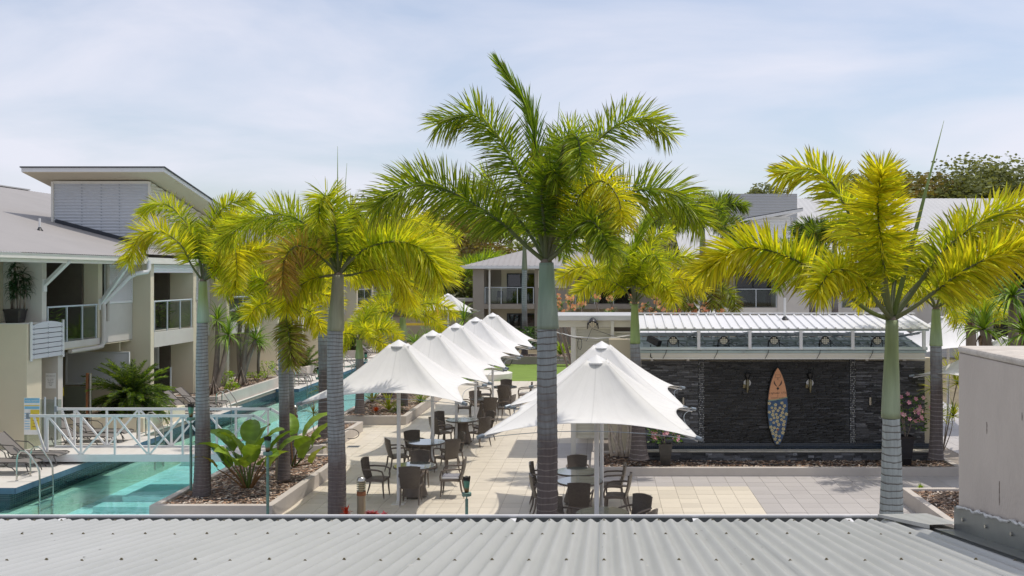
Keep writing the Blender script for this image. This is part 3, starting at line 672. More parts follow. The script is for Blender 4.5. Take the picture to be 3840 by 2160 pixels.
cs2.build('cladding', M['offwhite'], lb, smooth=True, label='cream corrugated cladding on the side facing the pool')
MB().box(PX1-.03, PX1+.06, PY0-.06, PY0+.03, 6.2, 8.78).build('corner_trim', M['offwhite'], lb)
MB().box(PX0-.06, PX0+.03, PY0-.06, PY0+.03, 7.2, 8.78).build('corner_trim', M['offwhite'], lb)
MB().box(PX0-.0, PX1, PY0-.04, PY0-.02, 8.70, 8.80).build('head_trim', M['offwhite'], lb)
MB().box(PX0-.03, PX0, PY0, PY1, 6.9, 8.0).build('cladding', M['roof'], lb)
fn = MB(); fn.bar((PX0+.1, PY0-.05, roofz(PX0+.1)+.08), (PX1, PY0-.05, roofz(PX1)+.08), .03, .14); fn.build('base_flashing', M['dark'], lb)
scw = MB()
for x in (-20.1, -19.35, -18.65):
    for k in range(22): scw.box(x-.015, x+.015, PY0-.02, PY0-.01, 6.3+k*.118-.015, 6.3+k*.118+.015)
scw.build('cladding_screw', M['fitting'], lb, kind='stuff')
def slab(x0, x1, y0, z0, y1, z1, t0, t1, name, m, lab=None):
    b = MB(); v = []
    for y, z in ((y0, z0), (y1, z1)):
        for x in (x0, x1): v += [(x, y, z+t0), (x, y, z+t1)]
    b.add(v, [(0, 2, 3, 1), (4, 5, 7, 6), (0, 4, 6, 2), (1, 3, 7, 5), (0, 1, 5, 4), (2, 6, 7, 3)]); return b.build(name, M[m], lb, label=lab)
SX0, SX1, SY0, SY1, SZ0 = -21.85, -16.5, 37.5, 46.0, 9.26; SZ1 = SZ0-.19*(SY1-SY0)
slab(SX0, SX1, SY0, SZ0, SY1, SZ1, -.20, -.05, 'skillion_fascia', 'white')
slab(SX0+.02, SX1-.02, SY0+.02, SZ0, SY1, SZ1, -.222, -.201, 'skillion_soffit', 'cream')
slab(SX0-.04, SX1+.05, SY0-.05, SZ0+.01, SY1, SZ1, -.049, -.01, 'skillion_roof', 'dark')
MB().tube([(-19.3, 34.2, roofz(-19.3)), (-19.3, 34.2, roofz(-19.3)+.42)], .035, 10).build('roof_vent', M['white'], lb, smooth='auto')
MB().lathe([(.11, 0), (.05, .09), (.045, .12)], (-19.3, 34.2, roofz(-19.3)-.01), 12).build('vent_boot', M['black'], lb)

# ----- the row of the same building that goes on beside the pool
lc = thing('apartment_building', 'far wing of cream apartments behind the yellow palms beside the pool', 'building', (-17.2, 41, 0))
def bq(name, m, *b, lab=None):
    o = MB()
    for q in (b if isinstance(b[0], (tuple, list)) else (b,)): o.box(*q)
    return o.build(name, M[m], lc, label=lab)
prs = [43.6, 47.5, 50.4, 54.5, 58.2, 62.5, 66.5, 71.0, 76.0]
bq('back_wall', 'cream', (-20.2, -19.0, 41, 80, -.3, 5.8))
for i, y in enumerate(prs):
    bq('pier', 'cream', (-19.2, XF+.75, y, y+.3, -.3, 5.7))
    y0 = (prs[i-1]+.31) if i else 40.61
    if i % 2 == 1:
        bq('balcony_slab', 'greyw', (-19, XF+.72, y0, y-.01, 2.55, 3.05)); railing(lc, XF+.68, y0, y-.02, 3.06, 4.2, [y0+.05, (y0+y)/2, y-.08])
        bq('interior_wall', 'interior', (-18.99, -18.9, y0, y-.01, -.3, 2.54), (-18.99, -18.9, y0, y-.01, 3.06, 5.3))
        c_ = MB(); corr_sheet(c_, 'y', y0, y-.01, 5.2, 5.75, XF+.7, amp=.012, pitch=.095); c_.build('header_cladding', M['slatw'], lc)
    else:
        [bq('wall_panel', 'greyw', q_) for q_ in ((-19, XF+.02, y0, y-.01, 2.55, 4.15), (-19, XF+.02, y0, y-.01, 5.35, 5.75), (-19, XF+.02, y0, y0+.9, 4.151, 5.349), (-19, XF+.02, y-.5, y-.01, 4.151, 5.349))]
        louvres(lc, 'y', y0+.95, y0+1.7, 4.2, 5.3, XF+.03, parts=False, pitch=.1)
        bq('window_glass', 'dark', (-18.5, XF-.05, y0+1.75, y-.5, 4.15, 5.35))
        bq('lower_wall', 'cream', (-19, -17.6, y0, y-.01, -.3, 2.54)); louvres(lc, 'y', y0+.5, min(y0+2.2, y-.3), .9, 2.2, -17.57, parts=False, pitch=.1)
r3 = MB()
for i in range(201):
    y = 52+28*i/200; a = .01*(1 if i % 2 else -1); r3.v += [(-16.2, y, 5.85+a), (-30, y, roofz(-30)+a)]
    if i: b = len(r3.v)-4; r3.f.append((b, b+2, b+3, b+1)); r3.m.append(0)
r3.build('roof', M['roof'], lc)
bq('gutter', 'offwhite', (-16.2, -16.05, 40.7, 80, 5.66, 5.8)); bq('end_wall', 'greyw', (-30, -17, 80, 80.3, 0, 6))
# second pop-up further along
bq('cladding', 'offwhite', (-21, -17.4, 58, 64, 6, 8.2)); o = MB(); o.add([(-21.6, 57.2, 8.6), (-16.6, 57.2, 8.6), (-16.6, 65, 7.6), (-21.6, 65, 7.6), (-21.6, 57.2, 8.45), (-16.6, 57.2, 8.45), (-16.6, 65, 7.45), (-21.6, 65, 7.45)], [(0, 1, 2, 3), (7, 6, 5, 4), (0, 4, 5, 1), (1, 5, 6, 2)]); o.build('skillion_roof', M['white'], lc)

# ================================================================== BACK BUILDINGS
def backblock(t, x0, y, bays, m='taupe', ground=True):
    """bays: list of (kind, width)"""
    x = x0
    def q(name, mm, b, lab=None):
        return MB().box(*b).build(name, M[mm], t, label=lab)
    for kind, w in bays:
        if kind == 'pier': q('pier', m, (x, x+w, y-.3, y+1.8, -.1, 5.65))
        if kind == 'wall':
            q('wall_panel', m, (x, x+w, y, y+.3, -.1, 5.65)); louvres(t, 'x', x+w*.12, x+w*.88, 4.3, 5.45, y-.04, m='louvre', parts=False, pitch=.12)
        if kind == 'balc':
            q('balcony_slab', m, (x, x+w, y-.25, y+1.8, 2.75, 3.1)); q('back_wall', 'cream', (x, x+w, y+1.8, y+2, -.1, 5.65))
            q('return_wall', m, (x+.01, x+.05, y+.05, y+1.79, 3.11, 5.6))
            dx0, dx1 = x+w*.40, x+w*.98
            for zz0, zz1 in ((3.11, 5.3), (.05, 2.35)):
                f = MB(); f.box(dx0, dx0+.09, y+1.72, y+1.79, zz0, zz1); f.box(dx1-.09, dx1, y+1.72, y+1.79, zz0, zz1); f.box(dx0+.09, dx1-.09, y+1.72, y+1.79, zz1-.09, zz1); f.box((dx0+dx1)/2-.05, (dx0+dx1)/2+.05, y+1.71, y+1.78, zz0, zz1-.09)
                fo = f.build('door_frame', M['dark'], t); WL[fo.name] = WL[t.name]
                MB().box(dx0+.09, dx1-.09, y+1.765, y+1.775, zz0, zz1-.09).build('window_glass', M['wglass'], fo)
                cz = MB(); n_ = 26
                for k in range(n_): a = dx0+.1+(dx1-dx0-.2)*.75*k/n_; cz.v += [(a, y+1.785+(.012 if k % 2 else -.005), zz0), (a, y+1.785+(.012 if k % 2 else -.005), zz1-.1)]
                for k in range(n_-1): cz.f.append((2*k, 2*k+2, 2*k+3, 2*k+1)); cz.m.append(0)
                cz.build('curtain', M['curtain'], t)
            railing(t, y-.2, x+.05, x+w-.05, 3.1, 4.28, [x+.06+(w-.12)*k/3 for k in range(4)], axis='x')
            louvres(t, 'x', x+.08, x+w*.27, 4.4, 5.5, y+1.7, m='taupe', parts=False, pitch=.12)
            q('ceiling_lining', 'offwhite', (x, x+w, y, y+1.79, 5.55, 5.6))
        x += w
    return x
bb = thing('apartment_building', 'taupe balcony block behind the tall central palm across the lawn', 'building', (-9.4, 72, 0))
xe = backblock(bb, -9.4, 72, [('pier', .8), ('balc', 3.6), ('wall', 2.6), ('pier', .3), ('balc', 4.2), ('pier', .4), ('wall', 3.0), ('pier', .3)])
MB().tube([(-8.2, 71.62, 5.6), (-8.2, 71.62, 0)], .07, 10).build('downpipe', M['offwhite'], bb, smooth='auto')
def hiproof(t, x0, x1, y0, y1, ze, pitch, m, over=.7, cap=True):
    x0 -= over; x1 += over; y0 -= over; h = (y1-y0)/2*pitch; d = (y1-y0)/2; b = MB(); n_ = int((x1-x0)/.35)
    A = (x0, y0, ze); B = (x1, y0, ze); R1 = (x0+d, y0+d, ze+h); R2 = (x1-d, y0+d, ze+h); D = (x0, y1, ze); E = (x1, y1, ze)
    b.add([A, B, R2, R1, D, E], [(0, 1, 2, 3), (0, 3, 4), (1, 5, 2), (4, 3, 2, 5)]); b.build('roof', M[m], t)
    r = MB(); k = 0
    x = x0+.2
    while x < x1-.2:
        yt = min(d, x-x0, x1-x); r.bar((x, y0, ze+.02), (x, y0+yt, ze+.02+yt*pitch), .05, .035); x += .38
    r.build('roof_rib', M[m], t, kind='stuff')
    MB().box(x0, x1, y0-.14, y0-.02, ze-.2, ze+.02).build('gutter', M['white'], t); MB().box(x0-.12, x0-.01, y0-.14, y1, ze-.2, ze+.02).build('gutter', M['white'], t)
    MB().box(x0+.02, x1-.02, y0, y0+over+.3, ze-.16, ze-.14).build('eave_lining', M['offwhite'], t)
hiproof(bb, -9.4, 5.8, 72, 84, 5.83, .30, 'roof')
b2 = thing('apartment_building', 'pale block behind the white pavilion roof with balcony and curtains', 'building', (5.0, 64, 0))
xe = backblock(b2, 5.6, 64, [('wall', 1.1), ('pier', .35), ('balc', 4.0), ('pier', .35), ('wall', 3.4), ('pier', .3), ('balc', 4.5), ('pier', .35), ('wall', 3), ('pier', .3), ('balc', 4.5), ('pier', .3), ('wall', 6)], m='greyw')
MB().box(5.6, xe, 66.2, 80, -.1, 5.65).build('core_wall', M['greyw'], b2)
rb = MB(); n_ = 160; x0r, x1r = 5.0, xe+1
for i in range(n_+1):
    x = x0r+(x1r-x0r)*i/n_; a = .012*(1 if i % 2 else -1); rb.v += [(x, 63.2, 5.8+a), (x, 80, 11.3+a)]
    if i: b = len(rb.v)-4; rb.f.append((b, b+2, b+3, b+1)); rb.m.append(0)
rb.build('roof', M['roofl'], b2); MB().box(5.0, x1r, 63.05, 63.2, 5.62, 5.84).build('gutter', M['white'], b2)
# skillion pop-ups on it
def popup(t, xa, xb, y0, y1, zb, zt, over, rise, m='slatw'):
    w = MB(); corr_sheet(w, 'x', xa, xb, zb, zt, y0, pitch=.2, amp=.02); w.build('cladding', M[m], t)
    MB().box(xa, xb, y0+.05, y1, zb, zt-.05).build('pop_up_wall', M[m], t)
    v = []
    for x, z in ((xa-over, zt-rise), (xb+over, zt+rise)):
        for y in (y0-over, y1+over): v += [(x, y, z), (x, y, z+.18)]
    MB().add(v, [(0, 1, 3, 2), (4, 6, 7, 5), (0, 4, 5, 1), (2, 3, 7, 6), (1, 5, 7, 3), (0, 2, 6, 4)]).build('skillion_roof', M['white'], t)
    v2 = [(a, b_, c+.19 if i % 2 == 0 else c+.05) for i, (a, b_, c) in enumerate(v)]
    MB().add(v2, [(0, 1, 3, 2), (4, 6, 7, 5), (0, 4, 5, 1), (2, 3, 7, 6), (1, 5, 7, 3), (0, 2, 6, 4)]).build('roof_sheet', M['dark'], t)
popup(b2, 10.0, 12.2, 65.5, 70, 6.2, 9.0, .7, .32)
for x in (12.5, 12.85): MB().tube([(x, 66.6, 6.5), (x, 66.6, 9.0)], .09, 10).build('column', M['white'], b2, smooth='auto')
pc = MB(); corr_sheet(pc, 'x', 8.8, 14.2, 8.2, 11.15, 73.5, pitch=.2, amp=.015); pc.build('cladding', M['roofl'], b2); MB().box(8.8, 14.2, 73.55, 78, 8.2, 11.15).build('pop_up_wall', M['roofl'], b2)
# low wing wall and shade fence left of the taupe block
lwl = thing('garden_wall', 'low wall with pale capping left of the taupe building', 'wall', (-20, 78, 0))
MB().box(-26, -9.6, 79, 79.3, 0, 3.1).build('wall_face', M['cream'], lwl); MB().box(-26, -9.6, 78.6, 79.4, 3.1, 3.35).build('capping', M['offwhite'], lwl)
n_ = MB()
for k in range(8): n_.box(-26, -9.7, 78.9, 78.98, 1.9+k*.15, 1.9+k*.15+.11)
n_.build('slat_panel', M['taupe'], lwl, kind='stuff')
# ================================================================== SLATE WALL AND PAVILION
sw = thing('slate_wall', 'black stacked slate water wall with a surfboard hung on it', 'wall', (4.9, 27.6, 0), kind='thing')
WX0, WX1, WY = 1.03, 8.84, 27.6
MB().box(.98, 9.06, WY+.06, WY+.36, 0, 2.9).build('wall_core', M['cream'], sw)
rr = random.Random(11); stones = []
def stone_field(x0, x1, z0, z1, y, tone, rh=(.042, .085), bright=None):
    z = z0
    while z < z1-.02:
        h = min(rr.uniform(*rh), z1-z); x = x0
        while x < x1-.01:
            w = min(rr.uniform(.09, .40), x1-x)
            if x1-(x+w) < .08: w = x1-x
            c = tone*rr.choice((.4, .6, .85, 1, 1.2, 1.6, 2.6))
            if bright and rr.random() < bright((x+w/2), (z+h/2)): c *= 2.3
            stones.append((x, z, w, h, y, rr.uniform(.02, .055), c)); x += w
        z += h
edgeb = lambda x, z: .75 if (x < 2.95 and z > 1.2) or (x > 6.6) else .06
stone_field(2.76, 6.76, .46, 2.82, WY, .0115, rh=(.028, .052), bright=edgeb)
stone_field(WX0, 2.59, .46, 2.82, WY-.01, .07, rh=(.032, .065)); stone_field(6.94, WX1, .46, 2.82, WY-.01, .058, rh=(.032, .065))
stone_field(WX0, 9.2, .16, .385, 27.14, .085)
stones.sort(key=lambda s: -s[2]*s[3]/s[4])
smesh_ = []
for k in range(7):
    c = (.008, .013, .02, .032, .05, .08, .13)[k]; b = MB(); b.col = (c, c*1.02, c*1.1, 1)
    j = [rr.uniform(-.0, .08) for _ in range(8)]
    v = [(0, -1+j[0]*3, 0), (1, -1+j[1]*3, 0), (1, -1+j[2]*3, 1), (0, -1+j[3]*3, 1), (0, .5, 0), (1, .5, 0), (1, .5, 1), (0, .5, 1)]
    b.add(v, [(0, 1, 2, 3), (1, 5, 6, 2), (4, 0, 3, 7), (3, 2, 6, 7), (4, 5, 1, 0)]); o = b.build('slate_stone', M['slate'], None); smesh_.append(o.data); bpy.data.objects.remove(o)
sf = MB()
for i, (x, z, w, h, y, d, c) in enumerate(stones):
    g_ = .0025
    if i < 300:
        k = min(range(7), key=lambda q: abs((.008, .013, .02, .032, .05, .08, .13)[q]-c))
        link('slate_stone', smesh_[k], sw, (x+g_-4.9, y-27.6, z+g_), None, (w-2*g_, d, h-2*g_))
    else:
        sf.col = (c, c*1.02, c*1.1, 1); a = d*rr.uniform(.8, 1)
        sf.add([(x+g_, y-a, z+g_), (x+w-g_, y-d, z+g_), (x+w-g_, y-a, z+h-g_), (x+g_, y-d, z+h-g_), (x+g_, y+.05, z+g_), (x+w-g_, y+.05, z+g_), (x+w-g_, y+.05, z+h-g_), (x+g_, y+.05, z+h-g_)], [(0, 1, 2, 3), (1, 5, 6, 2), (4, 0, 3, 7), (3, 2, 6, 7), (4, 5, 1, 0)])
sf.build('slate_stones', M['slate'], sw, kind='stuff')
for xa in (2.60, 6.77):
    pbm = MB(); rg = random.Random(int(xa*10))
    MB().box(xa, xa+.16, WY-.03, WY+.06, .46, 2.84).build('pebble_backing', M['dark'], sw)
    z = .47
    while z < 2.82:
        for k in range(4):
            c = rg.choice((.25, .4, .5, .6, .12)); pbm.col = (c, c, c*.98, 1); x = xa+.022+k*.039+(.012 if int(z/.05) % 2 else 0); h = .021
            pbm.add([(x-.017, WY-.04, z+h), (x, WY-.042, z), (x+.017, WY-.04, z+h), (x, WY-.042, z+2*h), (x, WY-.058, z+h)], [(0, 1, 4), (1, 2, 4), (2, 3, 4), (3, 0, 4)])
        z += .05
    pbm.build('pebble_strip', M['vcol'], sw, kind='stuff')
MB().box(.9, 9.2, 27.15, 27.55, .0, .384).build('trough_body', M['mosaicx'], sw)
MB().box(.88, 9.2, 27.08, 27.40, .386, .425).build('trough_ledge', mat('limestone_ledge', (.50, .47, .40), .5, var=.12, vs=6, dirt=(.2, .2, .18), ds=4, dstr=.6), sw, bev=.008)
MB().box(1.0, 9.0, 27.52, 27.575, .386, .56).build('mosaic_band', M['mosaicx'], sw)
MB().tube([(2.6, 27.5, 2.86), (6.9, 27.5, 2.86)], .018, 8).build('drip_pipe', M['black'], sw)
MB().box(.20, .95, 28.4, 28.9, 0, 2.7).build('end_pier', M['cream'], sw)
# surfboard
SBX, SBY = 4.77, 27.50
sb = thing('surfboard', 'salmon surfboard with blue hibiscus print tail on the slate wall', 'surfboard', (SBX, SBY, .5))
def hw(t): return .29*max(0, (1-abs((t-.46)/.54)**2.3))**.80 if t > .46 else .05+(.24)*max(0, (1-abs((t-.46)/.46)**2.0))**.9
def outline(t0, t1, inset, n=26):
    L_, R_ = [], []
    for i in range(n+1):
        t = t0+(t1-t0)*i/n; w = max(.004, hw(t)-inset); z = .5+2.17*t; L_.append((-w, z)); R_.append((w, z))
    return R_ + L_[::-1]
def plate(mb, pts, y0, y1, X=SBX):
    n = len(pts); v = [(X+x, y0, z) for x, z in pts]+[(X+x, y1, z) for x, z in pts]
    fs = [tuple(range(n)), tuple(range(2*n-1, n-1, -1))]+[(i, i+n, (i+1) % n+n, (i+1) % n) for i in range(n)]
    return mb.add(v, fs)
b = plate(MB(), outline(0.0, 1.0, 0), SBY-.05, SBY-.005); b.build('rail', M['black'], sb, bev=.012)
TS_ = .585
salm = mat('salmon_lacquer', (.68, .33, .17), .25, var=.06, vs=4, dirt=(.45, .2, .12), ds=2, dstr=.3, coat=.5)
up = [(x, z) for x, z in outline(TS_, .985, .025)]
plate(MB(), up, SBY-.056, SBY-.0505).build('deck_panel', salm, sb)
lo = outline(.02, TS_-.001, .02); R_ = lo[:27]; L_ = lo[27:]
lo2 = R_+[(R_[-1][0], R_[-1][1]+.05)]+[(L_[0][0], L_[0][1]-.03)]+L_[1:]
plate(MB(), lo2, SBY-.058, SBY-.0507).build('print_panel', mat('navy_print', (.04, .085, .18), .3, var=.4, vs=9, dirt=(.04, .20, .27), ds=7, dstr=.9), sb)
st = MB(); n_ = 14; w_ = hw(TS_)-.02
for i in range(n_+1):
    x = -w_+2*w_*i/n_; z = .5+2.17*TS_-.035+.09*(i/n_)**1.7; st.v += [(SBX+x, SBY-.0595, z), (SBX+x, SBY-.0595, z+.03)]
    if i: q = len(st.v)-4; st.f.append((q, q+2, q+3, q+1)); st.m.append(0)
st.build('green_stripe', mat('sage', (.25, .32, .2), .4), sb)
fw = MB(); ce = MB(); rg = random.Random(21); ctr = []
for _ in range(900):
    t = rg.uniform(.04, TS_-.04); x = rg.uniform(-1, 1)*(hw(t)-.05); z = .5+2.17*t
    if all((x-a)**2+(z-c)**2 > .088**2 for a, c in ctr): ctr.append((x, z))
for x, z in ctr:
    s = rg.uniform(.036, .05); a0 = rg.uniform(0, 6)
    for k in range(5):
        a = a0+k*2*pi/5; pts = [(x, z)]
        for da, r in ((-.5, .75), (-.28, 1.05), (0, .92), (.28, 1.05), (.5, .75)): pts.append((x+s*r*cos(a+da), z+s*r*sin(a+da)))
        fw.add([(SBX+p, SBY-.0612, q) for p, q in pts], [tuple(range(6))])
    ce.add([(SBX+x+s*.25*cos(t_), SBY-.0618, z+s*.25*sin(t_)) for t_ in [i*1.0472 for i in range(6)]], [tuple(range(6))])
fw.build('flower_print', mat('butter_yellow', (.66, .55, .28), .4, var=.1, vs=20), sb, kind='stuff'); ce.build('flower_centre', mat('petal_centre', (.25, .15, .04), .4), sb, kind='stuff')
em = MB(); z0 = 2.38; Yp = SBY-.058
for a in ((-.075, .075, 0, .008), (-.075, .075, .07, .078), (-.075, -.067, 0, .078), (.067, .075, 0, .078), (-.03, .03, -.045, -.037), (-.004, .004, -.07, -.0)):
    em.box(SBX+a[0], SBX+a[1], Yp, Yp+.001, z0+a[2], z0+a[3])
for s in (-1, 1):
    for i in range(8):
        t = i/7; em.v += [(SBX+s*(.015+.09*t), Yp, z0-.24+.17*t**1.4), (SBX+s*(.02+.09*t+.035*sin(pi*t)), Yp, z0-.255+.15*t**1.1)]
        if i: q = len(em.v)-4; em.f.append((q, q+1, q+3, q+2)); em.m.append(0)
em.box(SBX-.003, SBX+.003, Yp, Yp+.001, .5+2.17*.16, .5+2.17*.74)
em.build('emblem', mat('brown_ink', (.09, .045, .03), .5), sb)
MB().tube([(SBX, SBY-.05, 2.08), (SBX, SBY-.075, 2.08)], .032, 16).build('leash_plug', M['black'], sb); MB().tube([(SBX, SBY-.05, .95), (SBX, SBY-.075, .95)], .028, 16).build('leash_plug', M['brass'], sb)
def text(s, loc, size, m, parent, rot=(pi/2, 0, 0), name='lettering', shear=0, ext=.0006, align='CENTER', space=1):
    cu = bpy.data.curves.new(name, 'FONT'); cu.body = s; cu.size = size; cu.extrude = ext; cu.align_x = align; cu.shear = shear; cu.space_character = space
    cu.materials.append(M[m]); o = bpy.data.objects.new(name, cu); C.objects.link(o); o.parent = parent
    o.location = Vector(loc)-WL.get(parent.name, Vector()); o.rotation_euler = rot; return o
M['ink'] = mat('ink', (.12, .06, .04), .5)
text('Lagoons 1770', (SBX, Yp-.001, 1.93), .085, 'ink', sb, shear=.35)
text('RESORT & SPA', (SBX, Yp-.001, 1.80), .052, 'ink', sb, space=1.15)
# wall torches and wall lights
def walltorch(x, z, lab):
    t = thing('wall_torch', lab, 'wall torch', (x, WY-.05, z), group='chrome torches on the slate wall')
    b = MB(); b.tube([(x, WY-.04, z), (x, WY-.07, z)], .10, 20); b.build('flange', M['white'], t, smooth='auto')  # white colour stands in for the sun's glint on the chrome flange
    b = MB(); b.tube([(x, WY-.10, z+.12), (x-.005, WY-.17, z), (x-.015, WY-.19, z-.25)], [.04, .05, .022], 12); b.build('handle', M['terr'], t, smooth='auto')
    b = MB(); b.lathe([(.03, 0), (.05, .05), (.075, .10), (.08, .17), (.06, .165), (.02, .10)], (x, WY-.12, z+.1), 16); b.build('burner_cup', M['black'], t, smooth='auto')
    MB().box(x-.12, x-.05, WY-.10, WY-.04, z-.14, z-.04).build('gas_valve', M['terr'], t)
walltorch((2805-2265)/3750*27.4, 2.22, 'chrome torch on the dark slate left of the surfboard')
walltorch((3041-2265)/3750*27.4, 2.22, 'chrome torch on the dark slate right of the surfboard')
for x, lab in ((2.18, 'slim steel cylinder light on the slate beside the umbrella tip'), (7.32, 'slim steel cylinder light on the slate left of the thick palm trunk')):
    t = thing('wall_light', lab, 'wall light', (x, WY-.1, 1.6), group='steel wall lights on the slate')
    MB().tube([(x, WY-.11, 1.62), (x, WY-.11, 1.83)], .035, 14).build('lamp_body', M['steel'], t, smooth='auto'); MB().box(x-.015, x+.015, WY-.1, WY-.03, 1.70, 1.76).build('bracket', M['steel'], t)
# pavilion
pa = thing('pavilion', 'poolside pavilion with white ribbed roof and row of stage lights', 'pavilion', (4.8, 29, 0))
def pq(name, m, *b, lab=None):
    o = MB()
    for q in (b if isinstance(b[0], (tuple, list)) else (b,)): o.box(*q)
    return o.build(name, M[m], pa, label=lab)
PXa, PXb = .97, 8.62
def slopeplane(mb, x0, x1, y0, z0, y1, z1, t=.02):
    mb.add([(x0, y0, z0), (x1, y0, z0), (x1, y1, z1), (x0, y1, z1), (x0, y0, z0-t), (x1, y0, z0-t), (x1, y1, z1-t), (x0, y1, z1-t)], [(0, 1, 2, 3), (7, 6, 5, 4), (0, 4, 5, 1), (1, 5, 6, 2), (2, 6, 7, 3), (3, 7, 4, 0)])
b = MB(); slopeplane(b, PXa, 8.9, 26.85, 3.755, 28.88, 4.05); b.build('roof_sheet', M['roofw'], pa)
x = PXa+.2
ribm = None
while x < 8.9:
    r = MB(); v = []
    for y, z in ((26.82, 3.755), (28.87, 4.05)):
        for dx, dz in ((-.035, 0), (-.018, .035), (.018, .035), (.035, 0)): v.append((x+dx, y, z+dz))
    r.add(v, [(0, 1, 5, 4), (1, 2, 6, 5), (2, 3, 7, 6), (0, 3, 2, 1)]); r.build('roof_rib', M['roofw'], pa); x += .252
pq('ridge_cap', 'roofw', (PXa-.05, 8.95, 28.76, 28.95, 4.07, 4.10))
pq('front_beam', 'roofg', (PXa, 8.75, 26.92, 27.02, 3.685, 3.735))
lowz = lambda y: 3.17+.14*(y-27)
b = MB(); slopeplane(b, PXa, 8.62, 26.92, lowz(26.92), 28.72, lowz(28.72)); b.build('lower_roof_sheet', M['roofg'], pa)
b = MB(); slopeplane(b, PXa, 8.9, 28.83, lowz(28.83)+.03, 31.4, lowz(31.4)+.03); b.build('lower_roof_sheet', M['roofw'], pa)
x = PXa+.1; r = MB(); r2 = MB(); rr = random.Random(4)
while x < 8.8:
    for y0, y1, t_ in ((26.90, 28.72, r), (28.83, 31.4, r2)):
        v = []
        for y in (y0, y1):
            z = lowz(y)+(.03 if t_ is r2 else 0)
            for dx, dz in ((-.035, 0), (-.018, .03), (.018, .03), (.035, 0)): v.append((x+dx, y, z+dz))
        t_.add(v, [(0, 1, 5, 4), (1, 2, 6, 5), (2, 3, 7, 6), (0, 3, 2, 1)])
    x += .252
r.build('lower_roof_rib', M['roofg'], pa, kind='stuff'); r2.build('lower_roof_rib', M['roofw'], pa, kind='stuff')
pq('purlin', 'alu', (PXa, 8.62, 28.74, 28.82, lowz(28.74)+.02, lowz(28.74)+.12)); pq('purlin', 'roofg', (PXa, 8.6, 27.9, 27.95, lowz(27.9)+.035, lowz(27.9)+.08))
for i in range(46):
    x = rr.uniform(PXa+.1, 8.3); y = rr.choice((27.3, 27.6, 28.2, 28.45)); r_ = rr.uniform(.15, .5)
    if i < 22: pq('battens', 'roofg', (x, x+r_, y, y+.05, lowz(y)+.033, lowz(y)+.06))
MB().tube([(PXa, 26.86, 3.215), (8.68, 26.86, 3.215)], .045, 12).build('gutter_pipe', mat('pale_pipe', (.55, .62, .62), .4, dirt=(.4, .45, .42), ds=3, dstr=.4), pa, smooth='auto')
pq('edge_strip', 'roofg', (PXa, 8.66, 26.84, 26.9, 3.10, 3.155))
pq('fascia', 'louvre', (.9, 8.62, 26.86, 26.92, 2.96, 3.095)); pq('fascia_lip', 'offwhite', (.9, 8.64, 26.845, 26.86, 2.93, 2.965)); pq('fascia_lip', 'offwhite', (.9, 8.64, 26.845, 26.86, 3.04, 3.06))
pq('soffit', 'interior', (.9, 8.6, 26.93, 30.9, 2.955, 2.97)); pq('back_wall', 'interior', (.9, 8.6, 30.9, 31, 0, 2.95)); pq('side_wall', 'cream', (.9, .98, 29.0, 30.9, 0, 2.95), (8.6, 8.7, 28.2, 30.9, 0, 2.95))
for x in (2.54, 3.91, 5.28, 6.67, 8.58):
    pq('roof_post', 'white', (x-.04, x+.04, 26.78, 26.86, 3.20, 3.70))
    b = MB(); b.bar((x-.1, 26.92, 3.63), (x-.1, 28.6, lowz(28.6)+.05), .04, .06); b.bar((x-.28, 26.98, 3.60), (x-.04, 26.88, 3.66), .03, .03); b.build('roof_bracket', M['fitting'], pa)
for x in (1.32, 2.31, 7.22, 8.25):
    pq('wall_bracket', 'offwhite', (x-.035, x+.035, 27.44, 27.53, 2.83, 2.95))
MB().tube([(5.08, 28.1, 3.85), (5.08, 28.1, 4.55)], .035, 12).build('vent_pipe', M['white'], pa, smooth='auto'); MB().lathe([(.12, .0), (.06, .07), (.04, .10)], (5.08, 28.1, 3.93), 12).build('vent_boot', M['black'], pa)
# led stage lights
lens = None
def parlight(x, y, z, lab, pitch=.15, src=[None]):
    if src[0] is None:
        t = thing('stage_light', lab, 'stage light', (0, 0, 0), group='round LED stage lights')
        b = MB(); b.tube([(0, 0, 0), (0, .10, .02), (0, .20, .05)], [.125, .12, .07], 20); b.build('lamp_housing', M['black'], t, smooth='auto')
        b = MB(); b.tube([(0, -.004, 0), (0, -.008, 0)], .108, 20); b.build('lamp_face', mat('lamp_reflector', (.33, .31, .26), .3), t)
        l = MB()
        for (a, c) in [(-.5, 1.5), (.5, 1.5), (-1.5, .5), (-.5, .5), (.5, .5), (1.5, .5), (-1.5, -.5), (-.5, -.5), (.5, -.5), (1.5, -.5), (-.5, -1.5), (.5, -1.5)]:
            l.tube([(a*.047, -.009, c*.047), (a*.047, -.02, c*.047)], .02, 10)
        l.build('led_lenses', M['lens'], t)
        b = MB(); b.bar((-.14, .03, 0), (-.16, .08, -.2), .015, .04); b.bar((.14, .03, 0), (.16, .08, -.2), .015, .04); b.box(-.16, -.12, .0, .06, -.02, .02); b.box(.12, .16, .0, .06, -.02, .02)
        b.build('yoke', M['black'], t); src[0] = t
    else: t = dup(src[0], label=lab)
    t.location = (x, y, z); t.rotation_euler = (pitch, 0, 0); WL[t.name] = Vector((x, y, z)); return t
xs_ = (2524.5, 2714, 2903, 3094.7, 3290)
